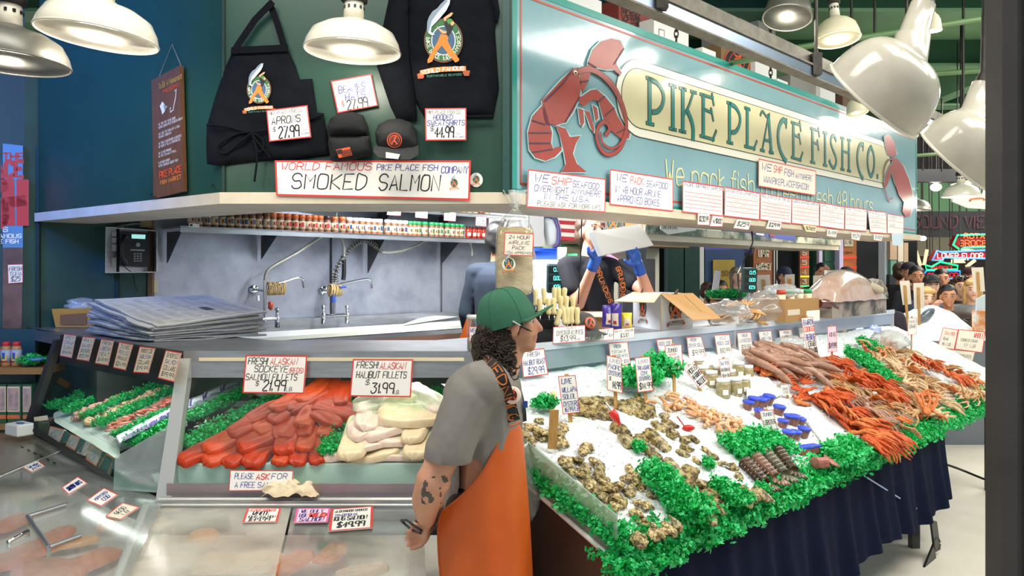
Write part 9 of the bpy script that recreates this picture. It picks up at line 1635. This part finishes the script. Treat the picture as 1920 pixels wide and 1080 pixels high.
# far ice table with fish, signs
fa, fb = P(1693,640,7.6),P(1905,640,7.6); t = thing('far_ice_table', 'grey fronted table heaped with white ice and a fish before the crowd', 'display table', ((fa.x+fb.x)/2,7.8,0)); mb = MB(); mb.box(((fa.x+fb.x)/2,7.9, fa.z/2),(fb.x-fa.x, .6, fa.z),M('grey_table_front', '#6f757e', .5)); mb.part('cabinet', t); mb = MB(); mb.grid(lambda u, v: V((fa.x+(fb.x-fa.x)*u, 7.6+.6*v, fa.z+.005+.34*math.sin(min(1, u*1.25)*math.pi)**.8*math.sin(v*.85*math.pi)+.03*noise.noise(V((u*9, v*5,3))))),40,16, ICEM); mb.part('ice', t, None, 'stuff')
mb = MB(); c = P(1737,592,7.75); mb.ell(c, (.05,.03,.11),M('silver_fish', '#8d98a4', .25,.3, col2='#4a525c', scale=20),Euler((0,.8,0)).to_matrix().to_4x4(),12,8); mb.obj('fish', 'small silver fish lying on the far ice heap', 'fish'); mb = MB(); c = P(1808,598,7.7); mb.slab([c, c+V((.07,0,.01)),c+V((.04,0,-.025))],V((0,.04,0)),M('black_tray', '#1d1e20', .4)); mb.obj('black_tray', 'dark wedge shaped tray edge on the far ice', 'tray')
FP_ = 6.4
card('far_card', 'red edged card tilted by the dark column, the left of the upper pair', [P(x, y, FP_) for x, y in ((1768,614),(1797,618),(1789,656),(1758,651))],[('SALMON', 'r', .2,.9,.68,.16),('RAW', 'k', .2,.5,.4,.14),('16 LB', 'k', .2,.7,.15,.14)],None, RED, M('cream_paper', ''))
card('far_card', 'red edged card with red corner writing by the dark column', [P(x, y, FP_) for x, y in ((1797,617),(1848,622),(1842,662),(1790,655))],[('WHOLE', 'r', .6,.95,.68,.22),('COOKED CRAB', 'k', .15,.75,.45,.12),('17 LB', 'k', .3,.7,.2,.14)],None, RED, M('cream_paper', ''))
card('far_card', 'cream card with black writing below the red edged pair', [P(x, y, FP_-.02) for x, y in ((1776,655),(1828,660),(1822,684),(1773,678))],[('NO SUBSTITUTES', 'k', .12,.9,.5,.2),('SMOKED SPECIAL', 'k', .2,.9,.2,.18)],None, M('tan_border', '#cfb890', .6),M('cream_paper', ''))
mb = MB(); mb.slab([P(1760,655, FP_+.02),P(1774,657, FP_+.02),P(1768,690, FP_+.02),P(1756,688, FP_+.02)],V((0,.02,0)),M('yellow_stick', '#c9a545', .6)); mb.obj('card_stick', 'broad yellow wooden stick below the red edged cards', 'stick')
mb = MB(); c = P(1838,606,7.75); mb.box(c, (.11,.11,.26),M('orange_box', '#c9844a', .5, col2='#e6dccb', scale=5, contrast=.8),b=.005); mb.obj('orange_box', 'orange and white box at the dark column above the far cards', 'box')
mb = MB(); mb.slab([P(1832,560,7.72),P(1848,552,7.72),P(1848,605,7.72),P(1830,605,7.72)],V((0,.02,0)),M('pale_blue_sign', '#c5d2da', .5)); mb.obj('pale_sign', 'pale blue printed sign edge beside the dark column', 'sign')

# ================================================================= LEFT EDGE: poster wall and side shelf
WL = vpl((-4.6,2.8),wp(46)); lw = lambda x, y, o=.006: Pl(WL.p, (0.2,-1,0)).at(x, y, o); PW = Pl((*wp(43),0),(.55,-.83,0)); pw = lambda x, y, o=.0: PW.at(x, y, o)
po = thing('wall_poster', 'tall blue and red lettered fish poster on the left wall', 'poster', pw(20,640)); mb = MB(); mb.slab([pw(-60,262,.02),pw(43,273,.02),pw(43,464,.02),pw(-60,464,.02)],PW.n*-.02, M('poster_blue', '#4f86b4', .5)); mb.slab([pw(-60,464,.02),pw(43,464,.02),pw(40,640,.02),pw(-60,640,.02)],PW.n*-.02, M('poster_fish_photo', '#3a2a30', .5, col2='#8a6a66', scale=3)); mb.part('panel', po)
tx = MB(); PRED = M('poster_red', '#c4303a', .5)
for w_, m_, x0, x1, y, h, wt_ in (('THE', PRED, 6,43,299,12,.22),('PLACE', PRED, -44,42,331,28,.26),('FISH', PRED, -66,42,418,78,.26),('SHIPS', PAPER, -34,14,434,8,.2),('FAMOUS', PAPER, -10,40,446,7,.22),('THE FISH', PAPER, -16,34,456,7,.22),('FISH', PAPER, -4,24,627,8,.2)): write(tx, w_, m_, lambda s, t: pw(x0+(x1-x0)*s, y-h*t, .022),0,1,0,1, PW.n, wt_, 0)
tx.part('lettering', po)
card('poster_card', 'small red bordered price card stuck on the fish poster', [pw(x, y, .026) for x, y in ((14,496),(43,495),(43,530),(15,532))],[('FRESH', 'k', .1,.9,.66,.2),('TUNA', 'k', .1,.9,.4,.2),('$25', 'k', .2,.8,.1,.24)])
sh = thing('side_shelf', 'wooden edged side shelf with sauce bottles left of the display case', 'shelf', P(30,700,4.25));
for y0, y1, Y_ in ((690,702,4.2),(795,806,4.2)): mb = MB(); a_, b2 = P(-60, y0, Y_),P(82 if y0 < 700 else 66, y0, Y_); h_ = (y1-y0)/1440*Y_; mb.slab([a_-Z*h_, b2-Z*h_, b2, a_],V((0,.2,0)),M('shelf_wood', '#9a7142', .5)); mb.part('board', sh)
mb = MB(); a_, b2 = P(-60,690,4.4),P(66,690,4.4); mb.slab([V((a_.x, 4.4,0)),V((b2.x, 4.4,0)),V((b2.x, 4.4,1.38)),V((a_.x, 4.4,1.38))],V((0,.03,0)),M('teal_wall', '')); mb.part('back_panel', sh)
for i, x in enumerate((-7,12,31)):
 c = P(x, 690,4.28); c.z = P(0,690,4.2).z; b9 = thing('sauce_bottle', f'{ORD[2-i]} red capped sauce bottle from the case, on the left side shelf', 'bottle', c, 'red capped sauce bottles'); X = Matrix.Translation(c); mb = MB(); mb.lathe([(.023,0),(.025,.01),(.025,.1),(.019,.115)],M('tan_sauce', '#b98a5c', .35),X, 18); mb.part('body', b9); mb = MB(); mb.lathe([(.0255,.022),(.0255,.092)],M('label_blue_grey', '#a9b4cc', .4),X, 18); mb.grid(lambda u, v: X @ V((.026*math.sin(-.6+1.2*u),-.026*math.cos(-.6+1.2*u),.034+.034*v)),5,1, YELB); mb.grid(lambda u, v: X @ V((.0264*math.sin(-.3+.6*u),-.0264*math.cos(-.3+.6*u),.042+.036*v)),4,1, M('blue_oval', '')); mb.grid(lambda u, v: X @ V((.026*math.sin(-.8+1.6*u),-.026*math.cos(-.8+1.6*u),.024+.008*v)),5,1, REDL); mb.part('bottle_label', b9); mb = MB(); mb.lathe([(.019,.112),(.02,.132),(.017,.137),(0,.138)],M('cap_bright_red', '#d2323a', .4),X, 18); mb.part('cap', b9)
for i, x in enumerate((-14,12,42)):
 a_, b2 = P(x, 794,4.22),P(x+(28 if i < 2 else 18),794,4.22); h_ = 73/1440*4.22; bx9 = thing('seafood_box', f'{ORD[2-i]} dark green boxed seafood pack from the case on the lower side shelf', 'box', a_, 'dark green boxed packs'); mb = MB(); mb.slab([a_, b2, b2+Z*h_, a_+Z*h_],V((0,.08,0)),M('pack_green', '#2c5a44', .4)); mb.part('carton', bx9); mb = MB(); f = lambda s, v_, o: a_.lerp(b2, s)+Z*h_*v_+V((0,-o, 0)); mb.slab([f(.06,.3,.001),f(.9,.3,.001),f(.9,.95,.001),f(.06,.95,.001)],V((0,-.001,0)),LABC); mb.slab([f(.12,.34,.0025),f(.84,.34,.0025),f(.84,.91,.0025),f(.12,.91,.0025)],V((0,-.001,0)),M('pack_fish_photo', '#8a7a8c', .4, col2='#d8b8b0', scale=30)); mb.slab([f(.06,.12,.001),f(.9,.12,.001),f(.9,.22,.001),f(.06,.22,.001)],V((0,-.001,0)),ORB); mb.part('printed_face', bx9)
parsley('parsley_garnish', 'loose green garnish heap with blue wrap on the side shelf', [P(48,682,4.28),P(72,682,4.28)], .05,90,.04, Z, 0,81)
mb = MB(); c = P(66,674,4.24); mb.ell(c, (.05,.03,.012),M('blue_wrap', '#4f8ac0', .4),None, 10,6,.2); mb.obj('blue_wrap', 'crumpled blue wrap on the green garnish of the side shelf', 'wrap')
# loose crystals of ice
rr = random.Random(12); mb = MB()
for k in range(4200):
 p_, q_ = rr.uniform(.02,5),rr.uniform(.02,.85); c = tbl(p_, q_, ice(p_, q_)+.004); s_ = rr.uniform(.004,.011); v_ = [c+V((rr.uniform(-1,1),rr.uniform(-1,1),rr.uniform(-.5,1)))*s_ for _ in range(4)]; mb.add(v_, [(0,1,2),(0,1,3),(1,2,3),(0,2,3)],ICEM)
mb.part('ice_crystals', itab, None, 'stuff')
